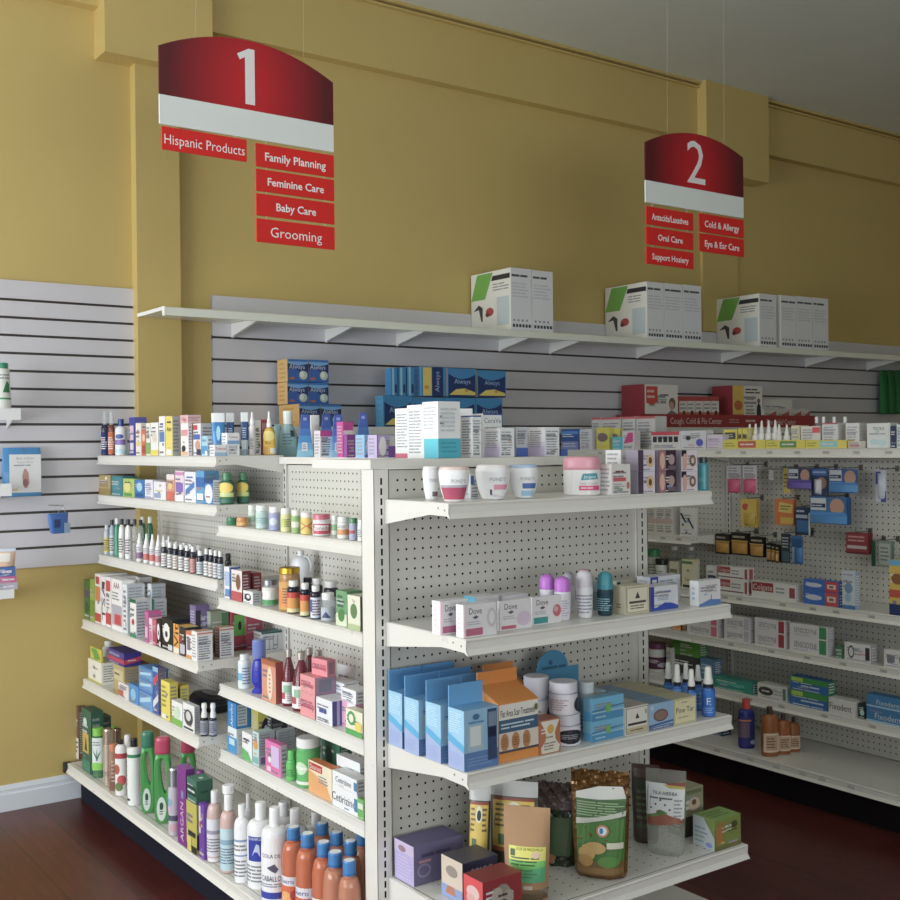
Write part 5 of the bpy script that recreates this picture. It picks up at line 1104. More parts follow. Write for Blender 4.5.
# first shelf: cold cream jars
def cream(u0, u1, v, s, lab, ops, label, lid='EDE9EC', g=None):
    P, r, h = rdpos(E1, u0, u1, v, s, None)
    T = thing('cream_jar', label, 'jar', P, toward(P, -4), g)
    hb = h * .9
    secs = [(0, r * .56, r * .5), (h * .03, r * .64, r * .56), (h * .3, r * .84, r * .72), (h * .6, r * .96, r * .82), (h * .8, r, r * .86), (hb, r * .97, r * .84)]
    MB().loft(secs, 'p:F1F0F3', n=26, p=2.3).build('body', T)
    MB().loft([(hb, r * .95, r * .82), (h * .97, r * .93, r * .8), (h, r * .84, r * .72)], 'p:' + lid, n=26, p=2.3).build('lid', T)
    def f(u, v, o):
        z = h * (.06 + .78 * v)
        for (za, A, B), (zb, C_, D) in zip(secs, secs[1:]):
            if za <= z <= zb: t = (z - za) / (zb - za); a, b = A + (C_ - A) * t, B + (D - B) * t; break
        an = (u - .5) * 2.3; k = (abs(math.sin(an)) ** 2.3 + abs(math.cos(an)) ** 2.3) ** (-1 / 2.3)
        return ((a + o + .0004) * math.sin(an) * k, -(b + o + .0004) * math.cos(an) * k, z)
    MB().art([tx(.66, .68, .13, "POND'S", '8C8A96', .42)] + ops, f, 2 * r, h * .78, seg=14).build('label', T)
cream(422.6, 440, 466.4, .14, None, [re(.6, .06, 1, .24, '6E5C68')], 'white cream jar half hidden behind the maroon labelled jar')
cream(438.6, 470, 466.4, .015, None, [re(.06, .0, .98, .44, 'A8405E'), re(.06, .44, .98, .53, '9A98A4')], 'white cream jar with wide maroon label on the top shelf', 'E6C9C2')
cream(475.6, 510.4, 464.6, .02, None, [re(.55, .3, .98, .48, 'D88AA6'), ('p', [(.4, .1), (.62, .02), (.98, .02), (.6, .12)], 'C8C4D4'), re(.44, .1, .5, .3, '4A3E58')], 'white cream jar with small pink label, second in the front row', 'EFE6E8')
cream(508.4, 538.6, 464.4, .02, None, [re(.5, .3, .98, .5, '3E62A8'), re(.45, .02, .98, .22, '9CC6E4')], 'white cream jar with blue label and pale blue lid', '9FB6D4')
bx(E1, None, 470.6, 478.4, 474.6, 'E6E8F0', 'small white and blue carton behind the cream jars', [re(0, .6, .4, .95, '3A62B0'), fl(.1, .1, .9, .5, 3)], dep=.04, s=.13)
P, r, h = rdpos(E1, 563.6, 600.6, 456.4, .02, None)
T = thing('cream_jar', 'large white cream jar with rounded pink lid', 'jar', P, toward(P, -4))
MB().loft([(0, r * .9, r * .8), (.004, r * .97, r * .86), (h * .4, r, r * .9), (h * .62, r, r * .9), (h * .66, r * .97, r * .87)], 'p:EFEAEC', n=28, p=2.5).build('body', T)
MB().loft([(h * .66, r * .99, r * .89), (h * .72, r * 1.02, r * .92), (h * .9, r * 1.0, r * .9), (h * .97, r * .93, r * .83), (h, r * .8, r * .7)], 'p:E79AAC', n=28, p=2.5).build('lid', T)
def fj(u, v, o):
    an = (u - .5) * 2.2; k = (abs(math.sin(an)) ** 2.5 + abs(math.cos(an)) ** 2.5) ** (-.4)
    return ((r + o + .0006) * math.sin(an) * k, -(r * .9 + o + .0006) * math.cos(an) * k, h * .64 * v)
MB().art([('p', [(.5, .62), (.94, .66), (.9, .9), (.55, .88)], '2E8A9C'), tx(.72, .76, .12, 'Jergens', 'EAF4F4', .3), tx(.7, .5, .1, 'Face Cream', 'A08A98', .5), re(.46, .22, .98, .4, 'D83E7A'), fl(.5, .26, .9, .36, 1, 'F2D8E4')], fj, 2 * r, h * .64, seg=14).build('label', T)
bx(E1, 601.6, 604.2, 611.6, 464.6, 'E5BFC0', 'pale pink carton beside the pink lidded jar', [fl(.2, .1, .8, .9, 6, 'C89AA0')], sc='EBCACA', s=.05, dep=.05)
bx(E1, 609, 611.6, 630.4, 464.4, 'E8E2E0', 'white carton with a red stripe on the top shelf', [re(.08, .44, .75, .56, 'C0505A'), fl(0.200, 0.690, 0.800, 0.830, 1, '7A4A54'), fl(.1, .1, .7, .38, 4), el(.86, .3, .08, .12, 'B06A60')], sc='F0ECEA', s=.008, dep=.05)
STK = {}
for j, (ua, ub, uc, cc, ops, nm) in enumerate((
        (631, 638, 655, 'CFC4D4', [re(0, 0, .3, 1, '4A3A50'), el(.7, .5, .22, .3, 'D8B48A'), el(.7, .5, .1, .16, '6A4A3A')], 'lilac hair colour carton with tan swirl'),
        (655.4, 658.6, 676, '3A2A38', [re(0, .0, .4, 1, '9A6A74'), el(.2, .5, .14, .4, 'D8A898'), el(.72, .55, .18, .25, 'A08A8A'), re(.5, .06, .98, .26, '6A5A68')], 'dark plum hair colour carton with a face'),
        (676.4, 681.4, 697.4, 'D4C9D2', [re(0, .7, .3, 1, '2A2430'), el(.2, .45, .14, .4, 'C89A90'), el(.68, .5, .2, .28, '7A5A52'), el(.68, .5, .1, .14, 'C8B4A4')], 'pale mauve hair colour carton with brown swirl'))):
    a = bx(E1, ua, ub, uc, 471.6, cc, nm + ', lower row', ops, [re(0, 0, 1, 1, '8F8698')], s=.012, dep=.045, tc='6A6078')
    bx(E1, ua, ub, uc, 450.2, cc, nm + ', upper row', ops, [re(0, 0, 1, 1, '8F8698')], s=.012, dep=.045, on=a['top'], tc='6A6078')
    if j == 0: base0 = a
a = bx(E1, None, 621.4, 636.6, 471.8, 'DADADF', 'white carton under another at the back beside the hair colour stack', [fl(.1, .2, .9, .8, 4)], s=.09, dep=.06)
bx(E1, None, 621, 638.6, 450, 'F2F1F3', 'plain white carton on top beside the hair colour stack', [fl(.1, .2, .9, .8, 4, 'C8C8CE')], s=.09, dep=.06, on=a['top'])
bottle(E1, 698, 708.6, 457, 'teal bottle with dark cap at the far end of the top shelf', '2F8FA0', '1E3A44', None, [fl(.3, .4, .7, .7, 3, '6AB4C0')], s=.02, capf=.18, capr=.7, neck=.66, sh=.1)

# second shelf: soaps and roll-ons
DV = lambda *o: [tx(.34, .8, .2, 'Dove', '4A4A58', .4), ('p', [(.24, .6), (.36, .66), (.44, .6), (.34, .54)], '5A5462'), fl(.08, .36, .5, .5, 2, 'A8A4AE')] + list(o)
def soap(ua, ub, uc, v, s, ops, label, edge): return bx(E2, ua, ub, uc, v, 'D9D4DA', label, ops, [re(0, 0, 1, 1, 'F5F2F5'), re(.86, .0, 1, 1, edge), fl(.2, .2, .6, .8, 4, 'D0CCD4')], s=s, sc='F2EFF3', tc='C9C4CC', n='soap_carton', g='soap cartons on the second shelf')
soap(432.4, 441.6, 468, 601.8, .075, DV(re(.04, .06, .7, .26, 'B05A80')), 'white soap carton with plum band, standing behind another', 'E0A8C0')
soap(456.4, 464.6, 496.6, 605.4, .012, DV(re(.04, .05, .56, .27, 'B05A78'), el(.84, .55, .14, .3, 'B8B0B8'), el(.84, .55, .09, .2, 'D9D4DA')), 'white soap carton with plum band and ring, at the front corner', 'E0A8C0')
soap(498.4, 500.2, 531.4, 601.4, .035, DV(re(.04, .05, .5, .16, 'B8506A'), el(.75, .35, .22, .24, 'C4AFC6')), 'white soap carton with thin rose band and lilac swirl', 'C8C4CC')
soap(530.6, 532.6, 561.4, 597.6, .05, DV(re(.04, .05, .52, .27, '2F8A8A'), el(.84, .45, .14, .22, 'C0606A'), el(.8, .5, .07, .1, 'E0A8A8')), 'white soap carton with teal band and red flower', 'C8C4CC')
bx(E2, 474, 476.4, 499, 597.4, 'D6D2D8', 'pale soap carton with a teal end at the back', [re(.5, .6, .9, .9, 'C4BEC8')], [re(0, 0, 1, 1, '3A90A8')], s=.14, dep=.05, sc='3A90A8', n='soap_carton')
bx(E2, 500.4, 502.6, 528, 596.2, 'D4D0D6', 'pale soap carton at the back, second along', [fl(.1, .5, .5, .9, 2)], s=.14, dep=.05, n='soap_carton')
def rollon(u0, u1, v, s, body, cap, lab, ops, label, capf=.34, kc='p', k='p', g=None):
    return bottle(E2, u0, u1, v, label, body, cap, lab, ops, s=s, capf=capf, capr=.97, neck=.9, sh=.03, ct='dome', kc=kc, k=k, lz=(.05, .9), a=-6, n='roll_on_bottle', g=g, taper=.86)
rollon(539.8, 555.2, 574, .11, 'E4E0E8', 'B460C4', None, [], 'roll on bottle with orchid cap behind the soap cartons')
rollon(554.4, 571, 576.4, .055, 'DAD6E0', 'B460C4', 'D4D0DC', [fl(.2, .1, .8, .8, 7, 'A09AB0')], 'roll on bottle with orchid cap beside the red flower soap carton')
rollon(562.6, 575, 571.6, .15, 'B4B4BC', '9C9CA8', None, [], 'silver grey roll on bottle in the back row')
rollon(576.2, 593, 570, .05, 'E2DFE6', 'B9B4BC', 'E4E2E8', [re(.04, .55, .14, .95, '2A2A4A'), fl(.25, .1, .85, .85, 6, '8A88A0')], 'white roll on bottle with clear cap showing a pink top', kc='p')
P = bottle(E2, 579, 590.4, 569.4, 'x', 'E2DFE6', 'E07AA0', None, s=.13, capf=.2, capr=.9, neck=.85, n='roll_on_bottle'); P['o']['label'] = 'roll on bottle with rose pink top in the back row'
rollon(597, 613.4, 571.4, .045, '1E3A48', '2A8696', '20404E', [fl(.2, .15, .8, .75, 6, '7AA4B0')], 'dark roll on bottle with teal cap', capf=.4)
rollon(592.4, 600, 582, .14, '6A8A90', '8AA0A4', None, [], 'small grey roll on bottle behind the teal capped one')
bx(E2, 613, 625, 649.4, 586.8, 'BDB49C', 'beige carton with a framed label and small dark emblem', [re(.06, .06, .94, .94, '8A8272'), re(.08, .08, .92, .92, 'CBC4AE'), ('p', [(.4, .55), (.5, .78), (.6, .55)], '3A3A3A'), re(.16, .38, .84, .46, '4A4640'), fl(.2, .16, .8, .34, 2, '6A6454')], [fl(.3, .2, .8, .4, 2, '6A6454')], sc='B0A78E', s=.03)
bx(E2, None, 617, 645, 581.2, 'B4AE9E', 'second beige carton standing behind the framed label carton', [re(.0, .5, .12, .95, '2A2A30')], s=.19, dep=.05)
bx(E2, None, 650.6, 678, 587.4, 'D8DAE4', 'white carton with dark blue edge and a blue curved base', [re(0, 0, .12, 1, '2C3E9E'), re(0, 0, 1, .12, '2C46A8'), ('p', [(.2, .12), (.5, .3), (.75, .26), (1, .12)], '2C46A8'), fl(.2, .72, .9, .82, 1, '5A6AA0'), fl(.24, .4, .7, .6, 3, '8A90A8')], s=.035, dep=.05, sc='2C3E9E')
bx(E2, None, 650.4, 680.4, 577.6, 'D4D7E2', 'second white and blue carton standing behind, slightly higher looking', [re(0, .55, .25, 1, '2C3E9E'), re(.05, .65, .2, .9, 'D4D7E2'), fl(.3, .6, .9, .9, 2, '8A90A8')], s=.12, dep=.05)
bx(E2, 689.8, 698.6, 720.4, 581.4, 'D9D7DC', 'white carton with steel blue base and thin script, at the shelf end', [('p', [(0, .0), (1, .0), (1, .2), (.5, .24), (0, .06)], '5078B4'), fl(.3, .5, .9, .85, 3, 'A8A0A8'), re(.55, .2, .58, .42, '6A5A60')], [fl(.3, .2, .6, .8, 3, '9AB4D8')], sc='E9EBF0', s=.012)

# third shelf
BLU = '6FB4DC'
for i, (ua, ub, v, s) in enumerate(((388.9, 402.4, 694, .262), (404.2, 419, 700.6, .182), (426, 441, 705.4, .098), (447, 464.4, 711.4, .01))):
    z = E3.z; Pq = E3.at(ub, z, s)
    zt = hit(ub, v, 'y', E3.edge + s)[2]; h = zt - z
    W = abs(E3.at(498.4, z, .01)[0] - E3.at(464.4, z, .01)[0]); D = .062
    rt_ = []
    root = thing('hang_carton', ['light blue hang carton, rearmost of the row of four', 'light blue hang carton, second from the back of four', 'light blue hang carton, third from the back of four', 'light blue hang carton with windows, at the front of the four'][i], 'box', (Pq[0] + W / 2, Pq[1] + D / 2, z), 0, 'light blue hang cartons on the third shelf')
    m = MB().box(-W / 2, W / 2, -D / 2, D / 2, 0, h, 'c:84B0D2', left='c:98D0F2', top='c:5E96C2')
    m.art([re(0, 0, 1, .3, '5276AC'), re(0, .3, 1, .325, '9CC0E0'), fl(.08, .06, .9, .22, 3, '6A8AC0'), re(.1, .33, .55, .74, '9AB0BE'), re(.17, .4, .48, .72, 'C4CCD0'), re(.68, .12, .95, .97, '2E4468'), re(.7, .5, .93, .66, '1A2440'), re(.7, .68, .93, .92, '6A8098'), el(.34, .88, .1, .05, '3E6A94'), fl(.12, .76, .58, .82, 1, '4E78A0')], lambda u, v_, o: (-W / 2 + W * u, -D / 2 - o, h * v_), W, h)
    m.art([('p', [(0, 0), (1, 0), (1, .3), (0, .45)], 'A3B4E0'), ('p', [(0, .45), (1, .3), (1, .42), (0, .58)], '48A8D8'), fl(.08, .6, .92, .95, 9, 'C4E6F6'), fl(.08, .06, .92, .28, 5, '8E9ED0')], lambda u, v_, o: (-W / 2 - o, D / 2 - D * u, h * v_), D, h)
    m.build('carton', root)
    MB().box(-W / 2, W / 2, D / 2 - .004, D / 2 - .001, h, h + .05, 'c:5596CA').build('hang_tab', root)
    if i < 3: again(dict(o=root, loc=tuple(root.location), rot=0, top=0), 'light blue hang carton in the second column, %s from the back' % ORD[i], dx=W + .004, g='light blue hang cartons in the second column')
# orange window box and its mate
def scar(ua, ub, uc, v, s, label, full):
    z = E3.z; Pq = E3.at(ub, z, s); zt = hit(ub, v, 'y', E3.edge + s)[2]; h = zt - z
    W = abs(E3.at(uc, z, s)[0] - Pq[0]); D = .085
    root = thing('hang_carton', label, 'box', (Pq[0] + W / 2, Pq[1] + D / 2, z))
    m = MB().box(-W / 2, W / 2, -D / 2, D / 2, 0, h, 'c:E08A2A', left='c:E8D8B8')
    m.prism([(-D / 2, h), (D / 2 - .004, h + .03), (D / 2 - .004, h)], 'x', -W / 2, W / 2, 'c:E08A2A')
    m.art([re(.01, .2, .99, .98, 'DAD6CE'), re(.01, .50, .99, .72, '3A5A78'), fl(.06, .55, .9, .67, 2, 'B8C8D8'), tx(.48, .83, .12, 'Flat Area Scar Treatment', '2A2A30', .86), re(.01, .16, .99, .5, 'C8BDB4'), re(.01, .16, .99, .2, '4A4450')] +
          [el(.14 + .27 * k, .34, .1, .15, 'B07848') for k in range(3)] + [fl(.08 + .27 * k, .26, .21 + .27 * k, .42, 4, '8A5430') for k in range(3)] + [re(.27 + .29 * k, .2, .29 + .29 * k, .5, 'D8D0C8') for k in range(3)] + [el(.92, .86, .04, .06, '5A6A3A')], lambda u, v_, o: (-W / 2 + W * u, -D / 2 - o, h * v_), W, h)
    m.build('carton', root)
    MB().box(-W / 2, W / 2, D / 2 - .004, D / 2 - .0015, h, h + .062, 'c:DE8628').build('hang_tab', root)
scar(None, 498.8, 538.8, 704.6, .015, 'orange hang carton with windowed front and white heading', 1)
scar(None, 503, 533, 694, .205, 'second orange hang carton standing behind the windowed one', 0)
a = bx(E3, None, 539.6, 560.4, 721.4, 'B0683E', 'small brown carton with a white waisted label and gold oval', [('p', [(.05, .97), (.95, .97), (.72, .62), (.76, .4), (.96, .2), (.9, .03), (.1, .03), (.06, .2), (.28, .4), (.3, .62)], 'E2DACC'), el(.52, .72, .16, .14, 'C89A3A'), fl(.3, .44, .72, .54, 1, '8A7A6A'), fl(.2, .1, .8, .36, 3, '8A7A6A')], s=.01, dep=.05, tc='9A5A38', sc='8E5232')
def salve(u0, u1, v, s, on, label, oval):
    return jar(E3, u0, u1, v, label, 'D9D7E4', 'DCDAE6', 'D6D0DA', ([el(.62, .5, .28, .42, '20242E'), fl(.44, .35, .8, .65, 3, '8A929E')] if oval else [fl(.2, .2, .62, .85, 5, 'A88A90'), el(.85, .5, .12, .4, '2A2E3A')]), s=s, capf=.36, capr=1.0, neck=.98, sh=.02, a=-6, on=on, ct='disc', lz=(.06, .92))
j1 = salve(552.4, 580.4, 712.4, .02, None, 'wide white jar with dark oval emblem, lower of a stack', 1)
salve(549.4, 577.6, 680.6, .02, j1['top'] + .0006, 'wide white jar with pinkish label, on top of the stack', 0)
salve(524, 549.4, 675.4, .10, None, 'wide white jar standing behind the brown carton', 0)
P = E3.at(556, E3.z, .25)
T = thing('counter_display', 'blue counter display with a rounded header card at the back', 'display box', (P[0], P[1], E3.z))
Wd, Hd = .105, hit(556, 668, 'y', P[1])[2] - E3.z
Ht = hit(556, 649.6, 'y', P[1])[2] - E3.z
pts = [(-Wd, 0), (Wd * .8, 0), (Wd * .8, Hd)] + [(math.cos(t * PI / 14) * Wd * .52 - .01, Hd + math.sin(t * PI / 14) * (Ht - Hd)) for t in range(15)] + [(-Wd, Hd * .93)]
m = MB().prism(pts, 'y', .0, .003, 'c:3E86AE'); m.art([fl(0.100, 0.250, 0.900, 0.750, 1, '2A5E80'), el(.35, .9, .06, .2, '2A5E80')], lambda u, v, o: (-.06 + .12 * u, -o, Hd * .9 + .035 * v), .12, .035); m.build('header_card', T)
MB().box(-Wd, Wd * .8, -.055, -.001, 0, .05, 'c:4A94BC').build('tray', T)
bottle(E3, 579, 595, 681.4, 'clear topped blue bottle behind the blue stacked cartons', '7FB0D0', 'C4CCD4', 'A0C4DC', [fl(.2, .1, .8, .8, 4, '5A90B8')], s=.08, capf=.3, capr=.96, neck=.95, sh=.02, a=-6)
UA = [re(0, .0, 1, .34, '3F86B4'), re(0, .34, 1, .4, '9CC8E0'), ('p', [(0, .4), (1, .55), (1, .62), (0, .48)], '3A7AA8'), el(.5, .5, .08, .22, '6AA84A'), fl(.1, .08, .5, .24, 1, '9CC8E0')]
a = bx(E3, 583.4, 591.8, 623.8, 722.4, '66B0D6', 'blue carton with green leaf, lower of two', UA, [re(0, 0, 1, .4, '4A9CCC')], s=.02, sc='7CC0E2')
b = bx(E3, 583.4, 591.8, 623.8, 699.4, '66B0D6', 'blue carton with green leaf, upper of two', UA, [re(0, 0, 1, .4, '4A9CCC')], s=.02, sc='7CC0E2', on=a['top'])
P = E3.at(608, E3.z, .1)
a = bx(E3, None, 597, 606, 691.6, 'A8CCE0', 'pale blue dome fronted carton behind the leaf cartons', [el(.5, .5, .45, .46, 'C4DCE8')], s=.2, dep=.05)
TR = [re(.03, .04, .97, .96, '5A5852'), re(.05, .06, .95, .94, 'CFCAC2')]
SO = TR + [('p', [(.42, .56), (.5, .76), (.6, .56)], '3A3634'), re(.1, .34, .9, .42, '3A3836'), re(.05, .06, .95, .26, 'B8AC84'), fl(.2, .1, .8, .22, 1, '7A7050'), el(.87, .76, .04, .1, '8A9A70')]
BS = [re(.0, .0, 1, .12, '5A6A94'), ('p', [(0, .12), (1, .2), (1, .27), (0, .2)], '3E5E94'), el(.48, .52, .3, .24, '6A5050'), el(.48, .52, .25, .18, '8A6A64'), fl(.15, .03, .85, .1, 1, 'A8B4D0'), el(.12, .85, .06, .08, 'B8C8D8')]
PT = [re(.03, .03, .97, .97, '8A8664'), re(.05, .05, .95, .95, 'CFC89E'), tx(.5, .55, .22, 'Pine Tar', '3A3A34', .8), fl(.34, .8, .62, .88, 1, '7A765A'), fl(.2, .2, .8, .32, 1, 'A8A47C')]
for ub, uc, v, cc, ops, sc_, nm in ((625.6, 648.6, 708.2, 'CBC6BA', SO, 'A8A498', 'grey soap carton with framed label and emblem'), (649, 673.4, 705, '86A8CA', BS, '6A8AAA', 'blue soap carton with dark oval picture'), (673.8, 696.2, 700, 'D2CCA0', PT, 'B0AA84', 'cream soap carton with framed lettering')):
    a = bx(E3, None, ub, uc, v, cc, nm + ' at the front', ops, s=.012, dep=.058, sc=sc_, tc=sc_, n='soap_carton')
    for k in ((1, 2) if ub < 626 else (1, 2, 3)): again(a, nm + ', ' + ['', 'second', 'third', 'fourth'][k] + ' in its row', dy=.0605 * k)
for i, (u0, u1, v, s) in enumerate(((702, 715, 666.4, .012), (687, 696.4, 669, .03), (694, 702.6, 665, .08), (672.6, 682.4, 664, .075), (682, 690.4, 663, .115), (664, 673, 662, .14))):
    bottle(E3, u0, u1, v, 'blue spray bottle with white pump cap, ' + ['at the front of the group', 'second from the front', 'third from the front', 'fourth from the front', 'fifth from the front', 'at the back beside the post', 'at the back towards the shelf end'][i], 't:2B62B8', 'DCDAD6', '2F6CC0' if i == 0 else '4A86CC', [tx(.55, .6, .3, 'E', 'E0E8F2'), fl(.3, .1, .8, .35, 3, '8AB0E0')] if i == 0 else [fl(.2, .2, .8, .8, 4, '9AC0E8')], s=s, capf=.42, capr=.76, ct='mist', neck=.78, sh=.06, lz=(.04, .9), a=-6, g='blue spray bottles on the third shelf', ring='1C2230')

# bottom shelf: teas and herb bags
bx(E4, 395, 414, 463, 847.2, '6A6288', 'lavender tea carton with a swirl, at the post', [fl(0.150, 0.620, 0.850, 0.820, 1, '4A4468'), tx(.72, .3, .2, 'Tea', 'A098BC'), el(.2, .35, .14, .18, '8A80A8'), el(.2, .35, .1, .12, '6A6288')], [re(.0, .72, 1, 1, 'B8A8C8'), el(.4, .82, .2, .08, '8A6A7A'), fl(.1, .06, .9, .66, 7, 'C0B4D8')], sc='A89CCC', vf=887, tc='57507A')
bx(E4, 442, 462.8, 498, 864, '2C3050', 'navy tea carton with a pictured end', [tx(.55, .74, .16, 'BOLDO', 'A8B0C4', .6), fl(.2, .4, .8, .6, 2, '6A708C')], [re(0, .3, 1, 1, 'C4B4A4'), el(.5, .68, .28, .14, '8A8078'), re(0, 0, 1, .3, '7A92C0'), ('p', [(.3, .3), (.6, .3), (.7, .1), (.2, .1)], 'B06A4A')], sc='B0A8B0', vf=905, tc='4A4650')
bx(E4, 464, 483, 521.8, 882.8, '8E2A30', 'red tea carton with a white flower cluster, at the front corner', [el(.5, .55, .22, .3, '8A8076'), el(.36, .6, .14, .2, 'A89C90'), el(.64, .5, .14, .2, 'A09488'), fl(.38, .4, .64, .66, 2, '4A3A38')], [el(.5, .66, .34, .16, 'E8C0BC'), el(.4, .5, .24, .12, 'E0A8A4')], sc='D2404A', s=.012, tc='7A2A2C')
def sq(o, f=.93):
    if o[0] == 'r': return ('r', o[1], o[2] * f, o[3], o[4] * f, o[5])
    if o[0] == 'l': return ('l', o[1], o[2] * f, o[3], o[4] * f) + o[5:]
    if o[0] == 'e': return ('e', o[1], o[2] * f, o[3], o[4] * f, o[5])
    return ('p', [(a, b * f) for a, b in o[1]], o[2])
for i, (u0, u1, v, s) in enumerate(((468, 490, 787, .25), (488.6, 537.6, 783, .22))):
    pouch(E4, u0, u1, v, 'clear herb bag with yellow label, %s' % ('narrow one beside the peg panel' if i == 0 else 'standing behind the kraft pouch'), '46463E', [re(.06, .3, .94, .8, 'C9A92E'), re(.06, .79, .94, .82, '8A3A2A'), el(.52, .69, .16, .09, 'D8D4C0'), el(.52, .68, .1, .055, '2A3424'), fl(.12, .5, .36, .77, 5, '6A5420'), fl(.68, .5, .9, .77, 5, '6A5420'), re(.2, .33, .42, .44, '3A5A2A'), re(.06, .26, .94, .3, 'A85A2A')], s=s, dep=.05, top='A9A9A6', strip=.1, k='p', a=-14, lean=.1)
pouch(E4, 538, 580, 782, 'dark green plastic herb bag with a crinkled clear top', '26331F', [re(.1, .15, .9, .6, '2E4424'), ('p', [(.1, .1), (.4, .05), (.5, .14), (.2, .2)], '8A5A30')], s=.2, dep=.06, top='5A4C48', strip=.2, crumple=.0022, a=-10)
pouch(E4, 503, 550.6, 807.5, 'brown kraft pouch with green and yellow label', 'A07A54', [re(.14, .24, .94, .60, '5FB04A'), ('p', [(.14, .24), (.94, .24), (.94, .4), (.14, .34)], '3FA06A'), ('p', [(.14, .46), (.94, .46), (.94, .60), (.14, .60)], 'C9C23E'), tx(.6, .575, .03, 'FLOR DE MANZANILLA', '2A2A20', .56), fl(.2, .4, .9, .5, 3, '3A5A2A'), fl(.2, .28, .8, .38, 3, '4A7A4A'), el(.74, .52, .1, .035, 'C8A890'), re(.18, .5, .28, .57, '2A4A2A'), re(.5, .17, .7, .21, 'C0B4A0')], s=.07, dep=.075, strip=.05, a=-12, k='k', lean=.05, win=(.03, .17, '8A7A66'))
pouch(E4, 571.6, 630.4, 770, 'tall gold foil bag with green ginger root picture', 'f:6E5030', [sq(q) for q in [re(.1, .06, .96, .86, '3E6E2A'), re(.1, .06, .96, .2, '6A5028'), ('p', [(.1, .86), (.5, .93), (.9, .94), (.96, .82), (.1, .78)], 'B4B4AE'), re(.1, .62, .96, .8, '3A5630'), fl(.12, .63, .94, .78, 6, '7A9A6A'), ('p', [(.1, .6), (.5, .63), (.96, .7), (.96, .65), (.1, .54)], 'A8AA9E'), el(.58, .5, .11, .06, 'B0704A'), el(.58, .5, .075, .042, 'C4D4DC'), el(.56, .5, .035, .03, '3A6AA0'), el(.45, .33, .2, .06, 'A88848'), el(.3, .27, .16, .07, 'B08C48'), el(.28, .2, .14, .06, 'A27A3A'), re(.66, .33, .94, .39, 'B8B4A0'), el(.7, .2, .2, .06, '4A7A30'), re(.1, .08, .96, .14, '7A5A2A')]], s=.08, dep=.085, strip=.09, crumple=.0019, a=-10, k='f')
pouch(E4, 632, 660, 764, 'dark brown herb bag behind the gold foil bag', '3A2C24', [re(.1, .2, .9, .8, '33402A'), fl(.2, .3, .8, .7, 5, '4A5A3A')], s=.18, dep=.06, top='4E3A32', strip=.1, a=-10)
pouch(E4, 645.6, 686.4, 770, 'clear pouch with white label and green red bands', 'A9AC9C', [re(.0, .42, .98, .84, 'D4D6D8'), ('p', [(.0, .42), (.5, .5), (.98, .44), (.98, .40), (.0, .34)], '8A4A30'), ('p', [(.0, .45), (.5, .53), (.6, .5), (.0, .42)], '5A7A3A'), ('p', [(.5, .84), (.98, .87), (.98, .8), (.7, .8)], '8A3A2A'), ('p', [(.45, .83), (.98, .82), (.98, .79), (.6, .79)], 'B0A03A'), tx(.5, .73, .04, 'TILA HIERBA', '3A3A40', .7), fl(.12, .65, .88, .69, 1, '5A5A60'), el(.4, .51, .1, .03, '4A6A3A')] + [el(.16 + .12 * k, .55 + .05 * (2 - abs(2 - k)), .024, .012, '3A3A3E') for k in range(5)] + [fl(.74, .46, .94, .68, 5, '8A8C90')], s=.085, dep=.07, top='B4B4A8', strip=.1, a=-12, k='g', win=(0, .36, 'C6C9BC'), lean=.04)
bx(E4, None, 684.4, 703.4, 790, '8C8C70', 'tall grey green carton behind the clear pouch', [re(0, .0, 1, .42, '3A3A30'), el(.5, .66, .3, .14, 'C0A890'), el(.5, .7, .12, .06, '6A4A3A'), re(.1, .88, .9, .96, '6A7050')], s=.13, dep=.06, tc='A4A68A')
bx(E4, 693.4, 714.6, 740.8, 821, '77863A', 'green tea carton with orange print at the shelf end', [re(0, .0, 1, .12, '6A6A2E'), fl(.1, .2, .42, .9, 6, 'B0682E'), el(.74, .72, .12, .12, '4A4A20'), fl(.45, .5, .98, .6, 1, '4A4A20'), ('p', [(.0, .6), (.2, .9), (.3, .3), (.1, .1)], 'A8702E')], [re(0, 0, 1, 1, 'B4BCC0'), ('p', [(.5, 1), (1, 1), (1, .4)], '7A8A3E'), fl(.08, .12, .7, .7, 4, '8A98A8'), el(.75, .14, .16, .08, '7A8AC8')], T=[fl(.1, .2, .9, .8, 3, '5A7A36')], s=.012, sc='B4BCC0', tc='7FA04E')
TONE = 1.7
# ------------------------------------------------------------------ products: run across the aisle
GT = Row('x', XF2, NT, '', X2 - .004); G0 = Row('x', XF2, N0, '', X2 - .004); GA = Row('x', XF2, N1, '', X2 - .004); GB = Row('x', XF2, N2, '', X2 - .004); GC = Row('x', XF2, N3, '', X2 - .004); GD = Row('x', XD2, .162, '', X2 - .004)
def g(row, ua, ub, v, col, label, F=(), s=.012, dep=.05, **k): return bx(row, ua, ub, k.pop('uc', None), v, col, label, F, k.pop('S', ()), s=s, dep=dep, **k)
